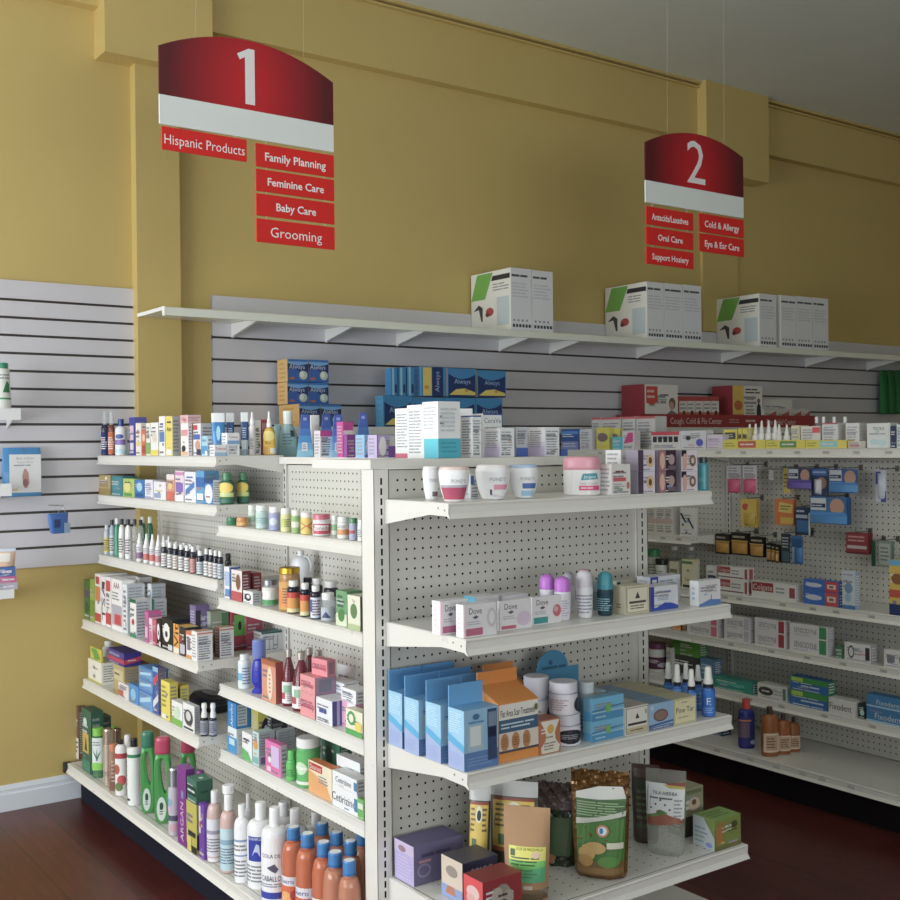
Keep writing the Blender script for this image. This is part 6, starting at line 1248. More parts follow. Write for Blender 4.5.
# top shelf
g(GT, 561.4, 578.6, 428.8, '2A4C8C', 'navy and pale blue carton, first on the far top shelf', [re(0, 0, 1, .4, '6A74A4'), re(.0, .75, 1, .9, '4A8AD0'), fl(.1, .1, .9, .35, 2, 'C0C8E0')])
g(GT, 579.8, 592, 429, 'C6C8CE', 'pale grey carton with fine print beside the navy one', [fl(.15, .1, .85, .9, 6)])
for i, (ua, ub, v) in enumerate(((592, 601, 417.4), (601.6, 621, 417), (622.6, 635.4, 416.4), (636.6, 655.4, 416))):
    g(GT, ua, ub, v, 'A9A6A8', 'tall grey carton with a red top edge at the back, %s from the far end' % ORD[i], [re(0, .93, 1, 1, 'A8505C'), fl(.1, .1, .9, .85, 8, '7C7A80')], s=.12, dep=.08, g='tall grey cartons at the back of the far top shelf')
for i, (ua, ub) in enumerate(((596.6, 609.2), (609.8, 620))):
    g(GT, ua, ub, 427.4 + i, 'D9CF3E', 'yellow carton with dark oval, %s' % ('beside the pale grey carton' if i == 0 else 'partly behind the cyan carton'), [el(.5, .55, .4, .2, '6A5A5A'), re(.1, .06, .9, .2, 'B8A82E')], s=.02 + .03 * i, dep=.025)
g(GT, 612.4, 622, 436.8, '3AA6B8', 'small cyan carton on the far top shelf', [fl(.1, .2, .9, .8, 2, '9CD4DC')], s=.004, dep=.012)
g(GT, 622.6, 634.4, 430.6, 'DAD4DA', 'white carton with magenta corner', [('p', [(.1, .3), (.5, .9), (.9, .9), (.9, .4)], 'C83A84'), fl(.1, .05, .9, .25, 1)], s=.01, dep=.04)
g(GT, 651.6, 679.4, 431.4, 'DEDADA', 'white carton with a row of dark squares and red top', [re(0, .8, 1, 1, 'B03A4C')] + [re(.06 + .19 * k, .4, .2 + .19 * k, .72, '2E2A34') for k in range(5)] + [fl(.1, .1, .9, .3, 1)], s=.01, dep=.05)
g(GT, 681, 706.2, 430.4, 'D5D5DC', 'white carton with blue flower marks', [el(.75, .35, .14, .2, '4A50A8'), el(.3, .6, .1, .12, '3A3A48'), fl(.4, .6, .9, .9, 3)], s=.02, dep=.05)
g(GT, 706.8, 723, 434.4, 'C8BCCC', 'lilac carton on the top shelf by the section joint', [fl(.1, .2, .9, .8, 3, 'A890B0')], s=.01, dep=.05)
g(GT, 723.8, 737, 429.4, 'D8C83A', 'yellow carton with dark panel on the top shelf', [re(.1, .5, .9, .85, '3E3E3A'), re(.5, .06, .95, .4, 'E6E0B0'), fl(.15, .58, .85, .78, 2, '9A9A90')], s=.05, dep=.05)
for i, (ua, ub) in enumerate(((738, 741.8), (742.6, 747.4))):
    g(GT, ua, ub, 428.4, 'D2C23A', 'slim yellow carton, %s of two beside the dark panel carton' % ORD[i], [re(.1, .5, .9, .7, '4A4A38')], s=.05, dep=.04)
for i, (u, v) in enumerate(((750, 424), (756, 423.6), (762, 420.6), (769, 420.4), (775.6, 420.2), (779.4, 424.4), (787, 424.8))):
    bottle(GT, u - 3.6, u + 3.6, v, 'white dropper bottle behind the yellow trays, %s from the joint' % ORD[i], 'D8D6D4', 'E2E0DE', None, s=.07, capf=.42, capr=.66, ct='nozzle', neck=.6, sh=.16, g='white dropper bottles on the top shelf')
for i, (ua, ub, c2) in enumerate(((723.4, 765.4, 'A8483A'), (766.2, 805.2, '4A7A4A'), (805.8, 846.6, '7FBCC8'))):
    z = GT.z; A = GT.at(ua, z, .008); B = GT.at(ub, z, .008); L_ = abs(A[1] - B[1])
    T = thing('shelf_tray', 'yellow display tray with %s label on the top shelf' % ('brick red', 'green', 'pale blue')[i], 'tray', (A[0] + .05, (A[1] + B[1]) / 2, z), -PI2)
    h = hit(ua, 440.4, 'x', A[0])[2] - z
    m = MB().box(-L_ / 2, L_ / 2, -.05, -.046, 0, h, 'c:E0D040').box(-L_ / 2, L_ / 2, -.046, .05, 0, .003, 'c:C8B838').box(-L_ / 2, -L_ / 2 + .004, -.046, .05, .003, h, 'c:C8B838').box(L_ / 2 - .004, L_ / 2, -.046, .05, .003, h, 'c:C8B838')
    m.art([re(.0, .0, .38, 1, 'D4C83A'), re(.36, .12, .78, .88, c2), fl(.41, .3, .73, .7, 1, 'E8E0C8'), fl(.04, .2, .3, .8, 2, '8A8030')], lambda u, v_, o: (-L_ / 2 + L_ * u, -.05 - o, h * v_), L_, h)
    m.build('tray', T)
for i, (ua, ub, v, cc, ops) in enumerate(((791.6, 800, 425.4, 'C6C09A', [fl(.1, .1, .9, .9, 5)]), (801, 820.4, 426, 'CCC6C4', [re(0, .12, 1, .26, 'B83A44'), re(.6, .7, 1, .95, 'C04A54'), fl(.1, .4, .6, .9, 4)]), (822.4, 838, 422.8, 'C9C9CC', [re(0, .95, 1, 1, 'A04450'), fl(.12, .1, .88, .88, 8)]), (846, 859.4, 422.8, 'C4C4C8', [fl(.12, .1, .88, .88, 8)]))):
    g(GT, ua, ub, v, cc, ('khaki carton behind the green label tray', 'white carton with red band behind the pale blue label tray', 'tall white carton with thin red top at the tray end', 'tall white carton with fine print, after the thin red topped one')[i], ops, s=(.09, .07, .07, .06)[i], dep=.06, uc=None)
g(GT, 867.2, 890.4, 422.8, 'D0D2D2', 'white carton lettered TICKS in dark capitals', [tx(.5, .78, .14, 'TICKS', '2E3440', .8), fl(.1, .5, .9, .64, 1), el(.3, .25, .16, .12, '9AB4B8'), el(.65, .2, .2, .14, 'A4BCC0')], s=.04, dep=.05)
g(GT, 891, 896.4, 426, '232E4A', 'dark navy carton beside the lettered white one', [], s=.03, dep=.05)
g(GT, 896.8, 906, 424, 'C8D0D4', 'pale carton cut by the picture edge on the top shelf', [fl(.1, .1, .9, .9, 6)], s=.03, dep=.05)
g(GT, 848.4, 861, 441, 'C2B6A8', 'small beige carton with red print in front of the tall white ones', [re(.1, .2, .9, .5, 'A07070'), fl(.1, .6, .9, .9, 1)], s=.006, dep=.03)
for i, u in enumerate((817, 824, 834.6, 845.4)):
    bottle(GT, u - 3, u + 3, 416.8, 'clear bottle with white cap at the back of the top shelf, %s from the trays' % ORD[i], 'g:B0B4B8', 'D6D6D8', None, s=.16, capf=.2, capr=.6, neck=.5, sh=.2, g='clear bottles at the back of the top shelf')
# far section, upper small shelf
for i, (ua, ub) in enumerate(((648, 656.4), (657, 665), (665.4, 672.8))):
    g(G0, ua, ub, 507, 'AFABA2', 'white carton with a pinkish middle band, %s on the small shelf' % ORD[i], [re(0, .38, 1, .56, 'A8928A'), fl(.1, .64, .9, .92, 4, '7A7870'), fl(.1, .08, .9, .32, 3, '7A7870')], s=.02, dep=.06, g='banded cartons on the small far shelf')
g(G0, 680.4, 694.6, 508.2, 'C2C2BE', 'white carton with two slanting black pens printed on it', [('p', [(.0, .78), (.1, .82), (.45, .5), (.36, .46)], '2A2A2A'), ('p', [(.5, .62), (.6, .66), (.98, .3), (.9, .26)], '2A2A2A'), el(.2, .4, .07, .05, '4A4A48'), el(.45, .12, .07, .04, '4A4A48')], s=.006, dep=.02)
# far section on the next shelf
for u0, u1, v, body, cap, nm in ((648.4, 660, 549, 'C0C4BC', '2F7A4A', 'white jar with green lid on the far second shelf'), (655.6, 668.4, 558.6, 'B0B0AC', '20221F', 'grey jar with black lid on the far second shelf')):
    jar(GA, u0, u1, v, nm, body, cap, 'A8ACA4', [fl(.2, .2, .8, .8, 4, '6A6E68')], s=.02 if 'grey' in nm else .1)
for i, (u0, u1, v) in enumerate(((669.6, 680, 546.6), (686, 696.4, 546.8))):
    bottle(GA, u0, u1, v, 'clear white capped bottle, far second shelf, %s' % ('beside the black lidded jar' if i == 0 else 'beside the khaki carton'), 'g:9AA0A4', 'D0D0CE', 'A6A89C', [fl(.2, .2, .8, .8, 4, '70726A')], s=.1, capf=.1, capr=.55, neck=.5, sh=.24)
g(GA, 669.4, 678.4, 562, 'ABA894', 'grey green carton on the far second shelf', [re(.1, .55, .9, .7, '6A6A50'), fl(.1, .1, .9, .45, 4)], s=.03, dep=.05)
g(GA, 682, 692.6, 560, 'B4AF90', 'khaki carton with green top band on the far second shelf', [re(0, .84, 1, .94, '4A6A44'), tx(.5, .3, .12, 'Tea', '3A3A34'), re(.1, .02, .9, .1, '2A2A2A')], s=.02, dep=.05, sc='A8A478', uc=None)
# near section: pegboard packs
def hook(y, z, L_=.12, tag_=True):
    m = MB().tube([(X2 + .01, y, z), (X2 - L_, y, z), (X2 - L_ - .004, y, z + .012)], .0022, 'm:8E8E88', 6)
    m.box(X2 - .001, X2 + .0055, y - .008, y + .008, z - .012, z + .012, 'm:8E8E88')
    m.build('peg_hook', G2)
def hang(u0, u1, v0, v1, x, label, body, F=(), dep=.012, blis=None, n='hanging_pack', back=None, g_=None, tilt=0, hole=True, cnt=1, mat_='c'):
    """pack hanging from a peg hook at depth plane x; card plus optional blister"""
    A = Row('x', x, 1, '').at(u0, hit(u0, v1, 'x', x)[2], 0); B = Row('x', x, 1, '').at(u1, hit(u1, v1, 'x', x)[2], 0)
    W = abs(A[1] - B[1]); zb = hit((u0 + u1) / 2, v1, 'x', x)[2]; zt = hit((u0 + u1) / 2, v0, 'x', x)[2]; h = zt - zb
    yc = (A[1] + B[1]) / 2
    T = thing(n, label, 'pack', (x, yc, zb), -PI2 + tilt, g_)
    for k in range(cnt):
        d0 = .016 * k
        m = MB().box(-W / 2, W / 2, d0 - .001, d0 + .001, 0, h, mat_ + ':' + body)
        if k == 0 and F: m.art(list(F), lambda u, v, o: (-W / 2 + W * u, -.001 - o, h * v), W, h)
        m.build('card', T)
        if blis and k == 0:
            a0, b0, a1, b1, bc, bk = blis
            q = MB()
            pr = [(0, 0), (.16, .55), (.5, .9), (.84, .55), (1, 0)]
            nx = len(pr)
            vs = []
            for j, (vv, kk_) in enumerate(((b0, .0), (b0 + (b1 - b0) * .12, 1), (b1 - (b1 - b0) * .12, 1), (b1, 0))):
                for uu, dd in pr: vs.append((-W / 2 + W * (a0 + (a1 - a0) * uu), -.0013 - dep * dd * kk_ - .0002, h * vv))
            q.add(vs, [(j * nx + i, j * nx + i + 1, (j + 1) * nx + i + 1, (j + 1) * nx + i) for j in range(3) for i in range(nx - 1)], bk + ':' + bc, True)
            q.build('blister', T)
    hook(yc, zt + .0034, X2 - x + .006)
    return T
XH = 2.55
for i, (u0, u1) in enumerate(((727.4, 741.6), (743, 757))):
    T = hang(u0, u1, 465.5, 493, XH - .02 * i, 'white header pack with a pink heart shaped piece, %s' % ('nearer the joint' if i == 0 else 'farther along the hook row'), 'C4C2C6', [fl(.1, .66, .9, .95, 3, '7C7A84'), el(.5, .62, .42, .12, '8E8A92'), re(0, 0, 1, .5, 'C9A0A8')], blis=(.05, .0, .95, .52, 'C04A70', 'p'), dep=.02, g_='pink heart packs on the pegboard')
hang(769, 773.4, 470, 480, XH, 'tiny clear pack hanging alone on the pegboard', 'A8A89E', [fl(.2, .2, .8, .8, 2)])
hang(783.6, 790.4, 468, 493, XH + .03, 'yellow pack behind the purple blister pack', 'B8A43A', [fl(.1, .2, .9, .8, 4, '7A6A2A')])
FD = lambda c: [re(.02, .5, .45, .95, 'C6CCD4'), re(.04, .6, .43, .75, '22304E'), fl(.06, .62, .4, .72, 1, 'C0C8D8'), el(.75, .65, .2, .3, 'A8806C'), re(0, 0, 1, .45, c)]
hang(788.4, 811, 468, 489, XH - .03, 'navy pack with a purple pouch at its foot', '2E3A5C', FD('5A4A8C'), blis=(-.05, .0, 1.02, .36, '5E4C98', 'p'), dep=.02)
hang(811.6, 828.6, 468, 498, XH - .02, 'dark blue pack with a small white tube in front', '26365A', [re(.02, .75, .98, .97, '3A62A0'), el(.6, .5, .3, .2, '8A6458'), fl(.1, .8, .9, .92, 1, 'B0C0DC')], blis=(.2, .12, .6, .62, 'BDBDC4', 'p'), dep=.015)
hang(829.4, 857.6, 469, 493, XH - .03, 'blue pack with a face and a bright blue pouch', '35568A', FD('3E78B0'), blis=(.0, .0, 1.02, .4, '3F7AB4', 'p'), dep=.02)
hang(876, 886.4, 470, 502, XH - .02, 'narrow white and violet pack near the picture edge', 'B4B8C4', [re(.0, .55, .5, .95, '3A4088'), re(.5, .0, 1, .35, '3E468C'), el(.5, .3, .2, .14, '7C84B0')], blis=(.2, .1, .9, .9, 'AAB0C0', 'p'), dep=.014)
hang(741, 757, 499, 527, XH, 'yellow pack with a red logo spot on the pegboard', 'B8982E', [el(.3, .72, .2, .12, 'A83A2E'), re(.3, .1, .95, .4, '7A5A22'), fl(.1, .02, .9, .12, 1, 'D8C070'), el(.6, .6, .2, .2, 'D0B040')], blis=(.2, .05, .9, .5, 'A88A2A', 'p'), cnt=2)
hang(775, 794, 499, 525, XH, 'orange pack with pale yellow label on the pegboard', 'C0682A', [('p', [(.2, .5), (.9, .45), (.95, .8), (.25, .88)], 'C8B04A'), fl(.3, .56, .85, .78, 2, '7A5A2A'), re(.3, .05, 1, .3, 'B8942E')], cnt=2)
hang(795.6, 811, 507, 535, XH - .02, 'navy pack with white lines between orange and blue packs', '24344E', [re(.05, .6, .8, .72, '8A94A8'), re(.1, .1, .85, .52, '2E5C8C'), re(.86, 0, .98, .8, '9CA4A8'), fl(.1, .78, .8, .92, 1, '9AA4B4')])
hang(810.4, 846.6, 497, 524, XH - .04, 'wide blue pack with a smiling face and stacked copies behind', '35608E', FD('3E7CB4'), blis=(.0, .0, 1.02, .36, '3F7CB6', 'p'), dep=.024, cnt=3)
hang(846.4, 868, 533, 554, XH, 'dark red pack with white lettering on the pegboard', '7A2A30', [fl(.08, .55, .9, .9, 2, 'A8787A'), re(.05, .25, .95, .4, 'A0949A'), re(.05, .0, .95, .1, '5A1E24')], cnt=3)
T = hang(878, 892, 541, 567, XH, 'green edged clear pack hanging low near the picture edge', '6A7A72', [re(.12, .08, .88, .9, '8E948E'), fl(.2, .2, .8, .8, 4, '5A605C')], cnt=2)
hang(871.6, 875.4, 541, 566, XH + .02, 'thin dark green card seen edge on beside the clear pack', '1F4A34', [])
hang(781.6, 790.4, 533.6, 563, XH - .09, 'dark grey pack with white print beside a blue pack', '24303A', [fl(.1, .5, .9, .9, 4, '8E989E'), re(.1, .06, .9, .4, '39505E')], cnt=1)
hang(791.4, 803, 536, 564, XH - .01, 'blue pack with a pale bar beside the dark grey pack', '2F6298', [re(.3, .3, .7, .5, 'A8B8C8'), re(.1, .05, .3, .9, '8FA8C0'), re(.1, .6, .9, .9, '27507E')], blis=(.3, .05, .95, .6, '3A6EA8', 'p'))
k = 0
for (ua, ub, v0, v1) in ((715.4, 730, 534, 554), (731.4, 748.4, 533, 555), (750, 764, 537, 557), (766.8, 771.4, 543, 561.4), (771.8, 775.4, 544, 562), (775.8, 779.4, 545, 562.6)):
    k += 1
    hang(ua, ub, v0, v1, XH - .012 * k, 'black and gold battery pack, %s along the low hook row' % ORD[k - 1], '1E1C18', [re(.04, .1, .96, .62, '8A6420'), fl(.1, .72, .9, .92, 1, '8A8474'), re(.0, .62, 1, .66, 'B08A34')], blis=(.08, .06, .92, .55, '9A7022', 'p'), dep=.012, cnt=2, g_='black and gold battery packs')
# toothpaste shelf
def tp(row, ua, ub, v, label, col, ops, s=.012, on=None, uc=None, dep=.04, **k): return bx(row, ua, ub, uc, v, col, label, ops, k.pop('S', ()), s=s, on=on, dep=dep, **k)
COL_ = lambda c='8E2A36': [re(.0, .45, .42, .95, c), tx(.21, .7, .3, 'Colgate', 'E0D8D4', .38), fl(.46, .35, .78, .8, 2, '7A8088'), re(.0, .12, .85, .2, '6A3A48'), re(.9, .1, .98, .9, '8E3A44')]
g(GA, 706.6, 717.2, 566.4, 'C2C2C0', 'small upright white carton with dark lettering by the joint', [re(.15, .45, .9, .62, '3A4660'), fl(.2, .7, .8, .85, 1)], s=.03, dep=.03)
a = tp(GA, 718, 748, 581.2, 'long white and red toothpaste carton, lower of two', 'BDBBB8', COL_(), uc=752.6, sc='A8A4A0', S=[re(.2, .1, .8, .9, '8A3A44')])
tp(GA, 718, 748, 568.4, 'long white and red toothpaste carton, upper of two', 'BDBBB8', COL_(), uc=752.6, on=a['top'], sc='A8A4A0', S=[re(.2, .1, .8, .9, '8A3A44')])
tp(GA, 751.6, 796, 585.4, 'long white toothpaste carton with a dark red name plate', 'B9B7B4', [re(.02, .4, .5, .95, '7E2630'), tx(.26, .67, .36, 'Colgate', 'E0D8D4', .44), fl(.56, .35, .8, .8, 2, '7A8088'), re(.86, .2, .98, .8, '8A3E46')], uc=802.4, sc='A4A09C', dep=.045, s=.006)
BR = [re(.62, .02, .98, .98, 'A83A3A'), ('p', [(.0, .5), (.3, .9), (.62, .98), (.62, .0), (.0, .02)], '2C5AA6'), el(.3, .52, .24, .2, 'C2CCDC'), re(.68, .3, .92, .7, 'C8BDBA'), re(.74, .4, .86, .6, 'A03A3A')]
a = tp(GA, 803.4, 839, 593.6, 'blue and red toothpaste carton, lower of two', '2F5CA8', BR, uc=843.6, sc='26488A', s=.008)
tp(GA, 803.4, 839, 582.4, 'blue and red toothpaste carton, upper of two', '2F5CA8', BR, uc=843.6, on=a['top'], sc='26488A', s=.008)
g(GA, 842.4, 855.6, 571.6, 'A9B2BA', 'tall pale grey and blue carton beside the blue toothpaste', [el(.5, .55, .3, .14, '5A7A9C'), el(.45, .3, .24, .12, '7A98B4'), re(0, .0, 1, .1, '3A6496'), fl(.1, .85, .9, .95, 1)], uc=859, sc='7C8CA0', dep=.03, s=.004)
g(GA, 889.6, 906, 561, 'C9A830', 'tall yellow carton with red and blue bands at the picture edge', [re(0, .9, 1, 1, '5AA0C8'), re(0, .32, 1, .46, 'A8402E'), re(0, 0, 1, .2, '22305C'), el(.5, .66, .36, .1, '7A4A28')], s=.004, dep=.05)
# next shelf down
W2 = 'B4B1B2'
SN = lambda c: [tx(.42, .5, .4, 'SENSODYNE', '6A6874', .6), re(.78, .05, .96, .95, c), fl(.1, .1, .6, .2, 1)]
g(GB, 672.4, 682.6, 620.8, 'B87430', 'small orange carton on the lower toothpaste shelf', [re(.85, 0, 1, 1, '2A2420')], s=.03, dep=.05)
g(GB, 652, 671, 622, 'B0ACA8', 'pale carton beside the small orange one', [fl(.1, .2, .9, .8, 2)], s=.04, dep=.05)
for ua, ub, uc, v, c, nm in ((687, 718, 723.4, 627, 'B0566A', 'pink'), (724.4, 750, 754, 631.6, '9A98A2', 'grey'), (754.8, 785.4, 789, 634.8, '8A2C36', 'dark red'), (789.6, 828, 834.4, 641, '2E7A4A', 'green')):
    a = tp(GB, ua, ub, v, 'white toothpaste carton with %s end, lower of two' % nm, W2, SN(c), uc=uc, sc='9C989C', s=.01)
    tp(GB, ua, ub, v - 13.2, 'white toothpaste carton with %s end, upper of two' % nm, W2, SN(c), uc=uc, sc='9C989C', s=.01, on=a['top'])
g(GB, 835.2, 844, 647.4, '3A6A4C', 'small green carton after the toothpaste stacks', [fl(.2, .2, .8, .8, 2, '8AA894')], s=.02, dep=.04)
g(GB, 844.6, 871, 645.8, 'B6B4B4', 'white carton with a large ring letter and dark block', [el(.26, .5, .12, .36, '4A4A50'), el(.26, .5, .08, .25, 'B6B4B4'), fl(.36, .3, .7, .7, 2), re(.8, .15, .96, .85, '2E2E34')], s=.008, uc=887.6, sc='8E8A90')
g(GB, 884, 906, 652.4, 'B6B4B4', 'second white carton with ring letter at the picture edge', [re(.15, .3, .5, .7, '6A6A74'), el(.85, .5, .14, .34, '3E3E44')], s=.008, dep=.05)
# third shelf down
jar(GC, 648.4, 666, 642.4, 'white tub with plum lid and dark plum label at the far end', 'A8A6A4', '5A2A44', '48283E', [fl(.15, .5, .7, .8, 3, 'B0A8B0'), el(.75, .35, .16, .2, '8A8490')], s=.03, capf=.2, lz=(.14, .66))
a = g(GC, 672.4, 699.6, 658.4, '3A3E3A', 'dark carton under a bright green one behind the blue spray bottles', [], s=.08, dep=.06)
g(GC, 672.4, 699.6, 643, '4E8A2E', 'bright green carton on a dark one behind the blue spray bottles', [re(0, 0, .3, 1, '3F7226')], s=.08, dep=.06, on=a['top'])
g(GC, 666.6, 672, 648, 'A8A8A0', 'narrow pale carton beside the green one', [fl(.1, .1, .9, .9, 4)], s=.06, dep=.05)
g(GC, 700.4, 714.4, 660, '4A6E8C', 'blue grey clear fronted carton behind the spray bottles', [fl(.1, .3, .9, .8, 3, '8AA4B8')], s=.06, dep=.05)
tp(GC, 713.6, 752, 683.4, 'flat teal pack lying on the third shelf', '1F7A6A', [fl(.1, .3, .9, .8, 1, '3A9A88')], uc=756, sc='1A6A5C', dep=.06, s=.012)
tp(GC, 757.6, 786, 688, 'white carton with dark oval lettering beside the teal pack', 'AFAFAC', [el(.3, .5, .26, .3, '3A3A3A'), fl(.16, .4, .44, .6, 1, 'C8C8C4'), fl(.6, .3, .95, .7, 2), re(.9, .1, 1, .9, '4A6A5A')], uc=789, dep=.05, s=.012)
a = tp(GC, 790, 828, 696.2, 'blue and green carton, lower of two', '225A92', [re(0, .6, 1, 1, '2F7A3A'), re(.05, .66, .35, .94, '8AA83A'), fl(.3, .25, .92, .5, 1, 'B4C4D4')], uc=834, sc='2A6A4A', dep=.05, s=.01)
tp(GC, 790, 828, 682.4, 'blue and green carton, upper of two', '225A92', [re(0, .6, 1, 1, '2F7A3A'), re(.05, .66, .35, .94, '8AA83A'), fl(.3, .25, .92, .5, 1, 'B4C4D4')], uc=834, sc='2A6A4A', dep=.05, s=.01, on=a['top'])
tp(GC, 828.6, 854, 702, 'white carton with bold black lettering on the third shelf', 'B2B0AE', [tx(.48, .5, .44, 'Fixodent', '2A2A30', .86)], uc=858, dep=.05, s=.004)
g(GC, 858.6, 866, 704.6, '20322E', 'dark green carton beside the bold lettered one', [el(.5, .4, .3, .2, '8AB0A0')], s=.02, dep=.05)
FX = [tx(.5, .45, .42, 'Fixodent', 'C4D2DC', .6), re(0, .0, 1, .14, '8AA4B8'), re(.82, .1, 1, .9, '2A4A70')]
a = tp(GC, 866.6, 910, 714.4, 'pale lettered blue carton at the picture edge, lower of two', '2E6894', FX, dep=.05, s=.01)
tp(GC, 866.6, 910, 701.6, 'pale lettered blue carton at the picture edge, upper of two', '2E6894', FX, dep=.05, s=.01, on=a['top'])
# base deck
bottle(GD, 738.6, 754.4, 699, 'dark blue mouthwash bottle with red cap on the bottom deck', 't:24307A', 'A8302C', '2A2C6A', [re(.1, .3, .55, .8, '5A4658'), re(.1, .84, .6, .9, 'A8683A'), el(.7, .14, .14, .08, '8A94B0')], s=.05, capf=.2, capr=.5, neck=.44, sh=.1, lz=(.06, .82), p=2.8, flat=.7, a=20)
g(GD, 691, 702.6, 731.6, '1F6A62', 'teal carton on the bottom deck by the joint', [], s=.14, dep=.06)
g(GD, 703.4, 722, 727.4, '3E5468', 'slate blue carton on the bottom deck', [re(0, .7, 1, .84, '22305A'), fl(.1, .1, .9, .6, 3, '6A8090')], s=.14, dep=.06, uc=728, sc='1E2A5A')
for i, (u0, u1, s) in enumerate(((761.4, 778.4, .03), (776.6, 790.4, .105), (787.6, 800, .17))):
    bottle(GD, u0, u1, (706.6, 714, 717)[i], 'amber mouthwash bottle, %s' % ('at the front beside the blue one', 'second of three', 'rearmost of three')[i], 't:8A4C1E', '3A2A20', 'B4A08C', [re(.15, .1, .8, .9, '9A7A60'), fl(.2, .2, .75, .8, 4, '5A4430')], s=s, capf=.14, capr=.34, neck=.3, sh=.18, lz=(.1, .55), p=2.6, flat=.7, a=24, span=120, k='t', g='amber mouthwash bottles on the bottom deck')
TONE = 1.3
# ------------------------------------------------------------------ things on the back wall
DY, DZ = 2.1, 1.563
DS = thing('wall_shelf', 'low white wall shelf behind the runs carrying blue packs and red displays', 'shelf', (0, 0, 0))
MB().prism([(2.368, DZ - .012), (2.368, DZ), (DY, DZ), (DY - .006, DZ - .004), (DY - .006, DZ - .037), (DY + .006, DZ - .037), (DY + .012, DZ - .012)], 'x', .75, 4.75, 'p:DCDCD6').build('board', DS)
for x in (.95, 2.1, 3.3, 4.5):
    MB().prism([(2.368, DZ - .013), (DY + .04, DZ - .013), (DY + .04, DZ - .022), (2.345, DZ - .09), (2.368, DZ - .1)], 'x', x, x + .012, 'p:D8D8D2').build('bracket', DS)
W0 = Row('y', DY + .002, DZ, '', 2.366)
NAVY = '1F3468'
def pad(ua, ub, uc, vt, s, on, label, vert=0, night=True, sc='D9A94C', dep=None, g_=None):
    if night: F = [re(0, 0, 1, .82, NAVY), ('p', [(0, .55), (.35, .62), (.7, .4), (1, .45), (1, 0), (0, 0)], '2E5CA4'), tx(.46, .68, .2, 'Always', 'C8D4EC', .8), el(.76, .3, .2, .2, 'A9B8A0'), el(.7, .34, .1, .14, 'D4D8C8'), re(.1, .1, .34, .2, 'A8603A'), ('p', [(0, .82), (.25, .76), (.5, .72), (.75, .76), (1, .82), (1, .9), (0, .9)], '6AA0D0')]
    else: F = [re(.04, 0, .97, .8, NAVY), ('p', [(.04, .8), (.25, .68), (.5, .62), (.75, .68), (.97, .8)], '2F7FB4'), tx(.52, .55, .18, 'Always', '8FB4DC', .62), ('p', [(.06, .06), (.3, .26), (.6, .3), (.97, .16), (.97, .06)], 'D6C24A'), el(.66, .22, .07, .06, 'C08A3A')]
    if vert: F = [re(.0, 0, 1, 1, '2F7FB4'), re(.06, .02, .4, .98, 'D9C04A'), re(.42, 0, .86, 1, NAVY), tx(.62, .5, .2, 'Always', '9ABCE0', .7, 1), el(.2, .3, .09, .07, 'C08A3A')]
    return bx(W0, ua, ub, uc, vt, '2F7FB4' if not night else '2C6CB0', label, F, [fl(.2, .1, .8, .9, 4, 'B88A3A' if night else '5A9CC8')], s=s, on=on, sc=sc, dep=dep, n='pad_pack', c='pack', k='p', g=g_, tc='4A90C8')
gn = 'dark blue pad packs stacked behind the pilaster side'
b1 = pad(277, 299.6, 320.6, 403.8, .01, None, 'dark blue pad pack with gold side, bottom tier beside the wall', dep=.2, g_=gn)
b2 = pad(None, 321.2, 341.4, 404.4, .01, None, 'dark blue pad pack, bottom tier further along the shelf', dep=.2, g_=gn)
t1 = b1['top'] + .002
c1 = pad(276, 287.6, 308, 382, .115, t1, 'dark blue pad pack with gold side, middle tier', dep=.1, g_=gn)
c2 = pad(None, 308.6, 328.6, 382.6, .115, t1, 'dark blue pad pack, middle tier further along', dep=.1, g_=gn)
t2 = c1['top'] + .002
pad(276, 287.6, 308, 359, .115, t2, 'dark blue pad pack with gold side, top tier', dep=.1, g_=gn)
pad(None, 308.6, 328.6, 359.6, .115, t2, 'dark blue pad pack, top tier further along', dep=.1, g_=gn)
gy = 'bright blue pad packs with yellow swoosh'
lo = []
for i, (ua, ub, uc, v) in enumerate(((375.6, 383.4, 412.4, 395.6), (None, 413, 445, 397.4), (None, 445.6, 475.4, 397.6), (None, 476, 502.6, 398))):
    lo.append(pad(ua, ub, uc, v, .012, None, 'bright blue pad pack with yellow swoosh, lower tier, %s along' % ORD[i], night=False, sc='3F94C4', dep=.07, g_=gy))
tt = max(x['top'] for x in lo) + .002
for i, (ua, ub, v) in enumerate(((391, 397.6, 368), (399, 406, 367.4), (407.4, 414.4, 366.8))):
    bx(W0, ua, ub, None, v, '2F7FB4', 'bright blue pad pack standing on edge, %s of three' % ORD[i], [re(.2, 0, .5, 1, '8CC0DC'), re(.6, .1, .9, .4, NAVY)], s=.02, on=tt, dep=.1, w=abs(W0.at(ub, tt, .02)[0] - W0.at(ua, tt, .02)[0]), n='pad_pack', c='pack', k='p', g='bright blue pad packs standing on edge') if False else bx(W0, None, ua, ub, v, '2F7FB4', 'bright blue pad pack standing on edge, %s of three' % ORD[i], [re(.2, 0, .5, 1, '8CC0DC'), re(.6, .1, .9, .4, NAVY)], s=.02, on=tt, dep=.05, n='pad_pack', c='pack', k='p', g='bright blue pad packs standing on edge')
pad(415, 421.6, 446.6, 366.6, .016, tt, 'bright blue pad pack turned upright with a yellow stripe', night=False, vert=1, sc='3F94C4', dep=.1)
for i, (ub, uc) in enumerate(((447.4, 476.2), (477, 506))):
    pad(None, ub, uc, 368 + i * 2, .012, tt, 'bright blue pad pack with yellow swoosh, upper tier, %s along' % ORD[i], night=False, dep=.12, g_=gy)

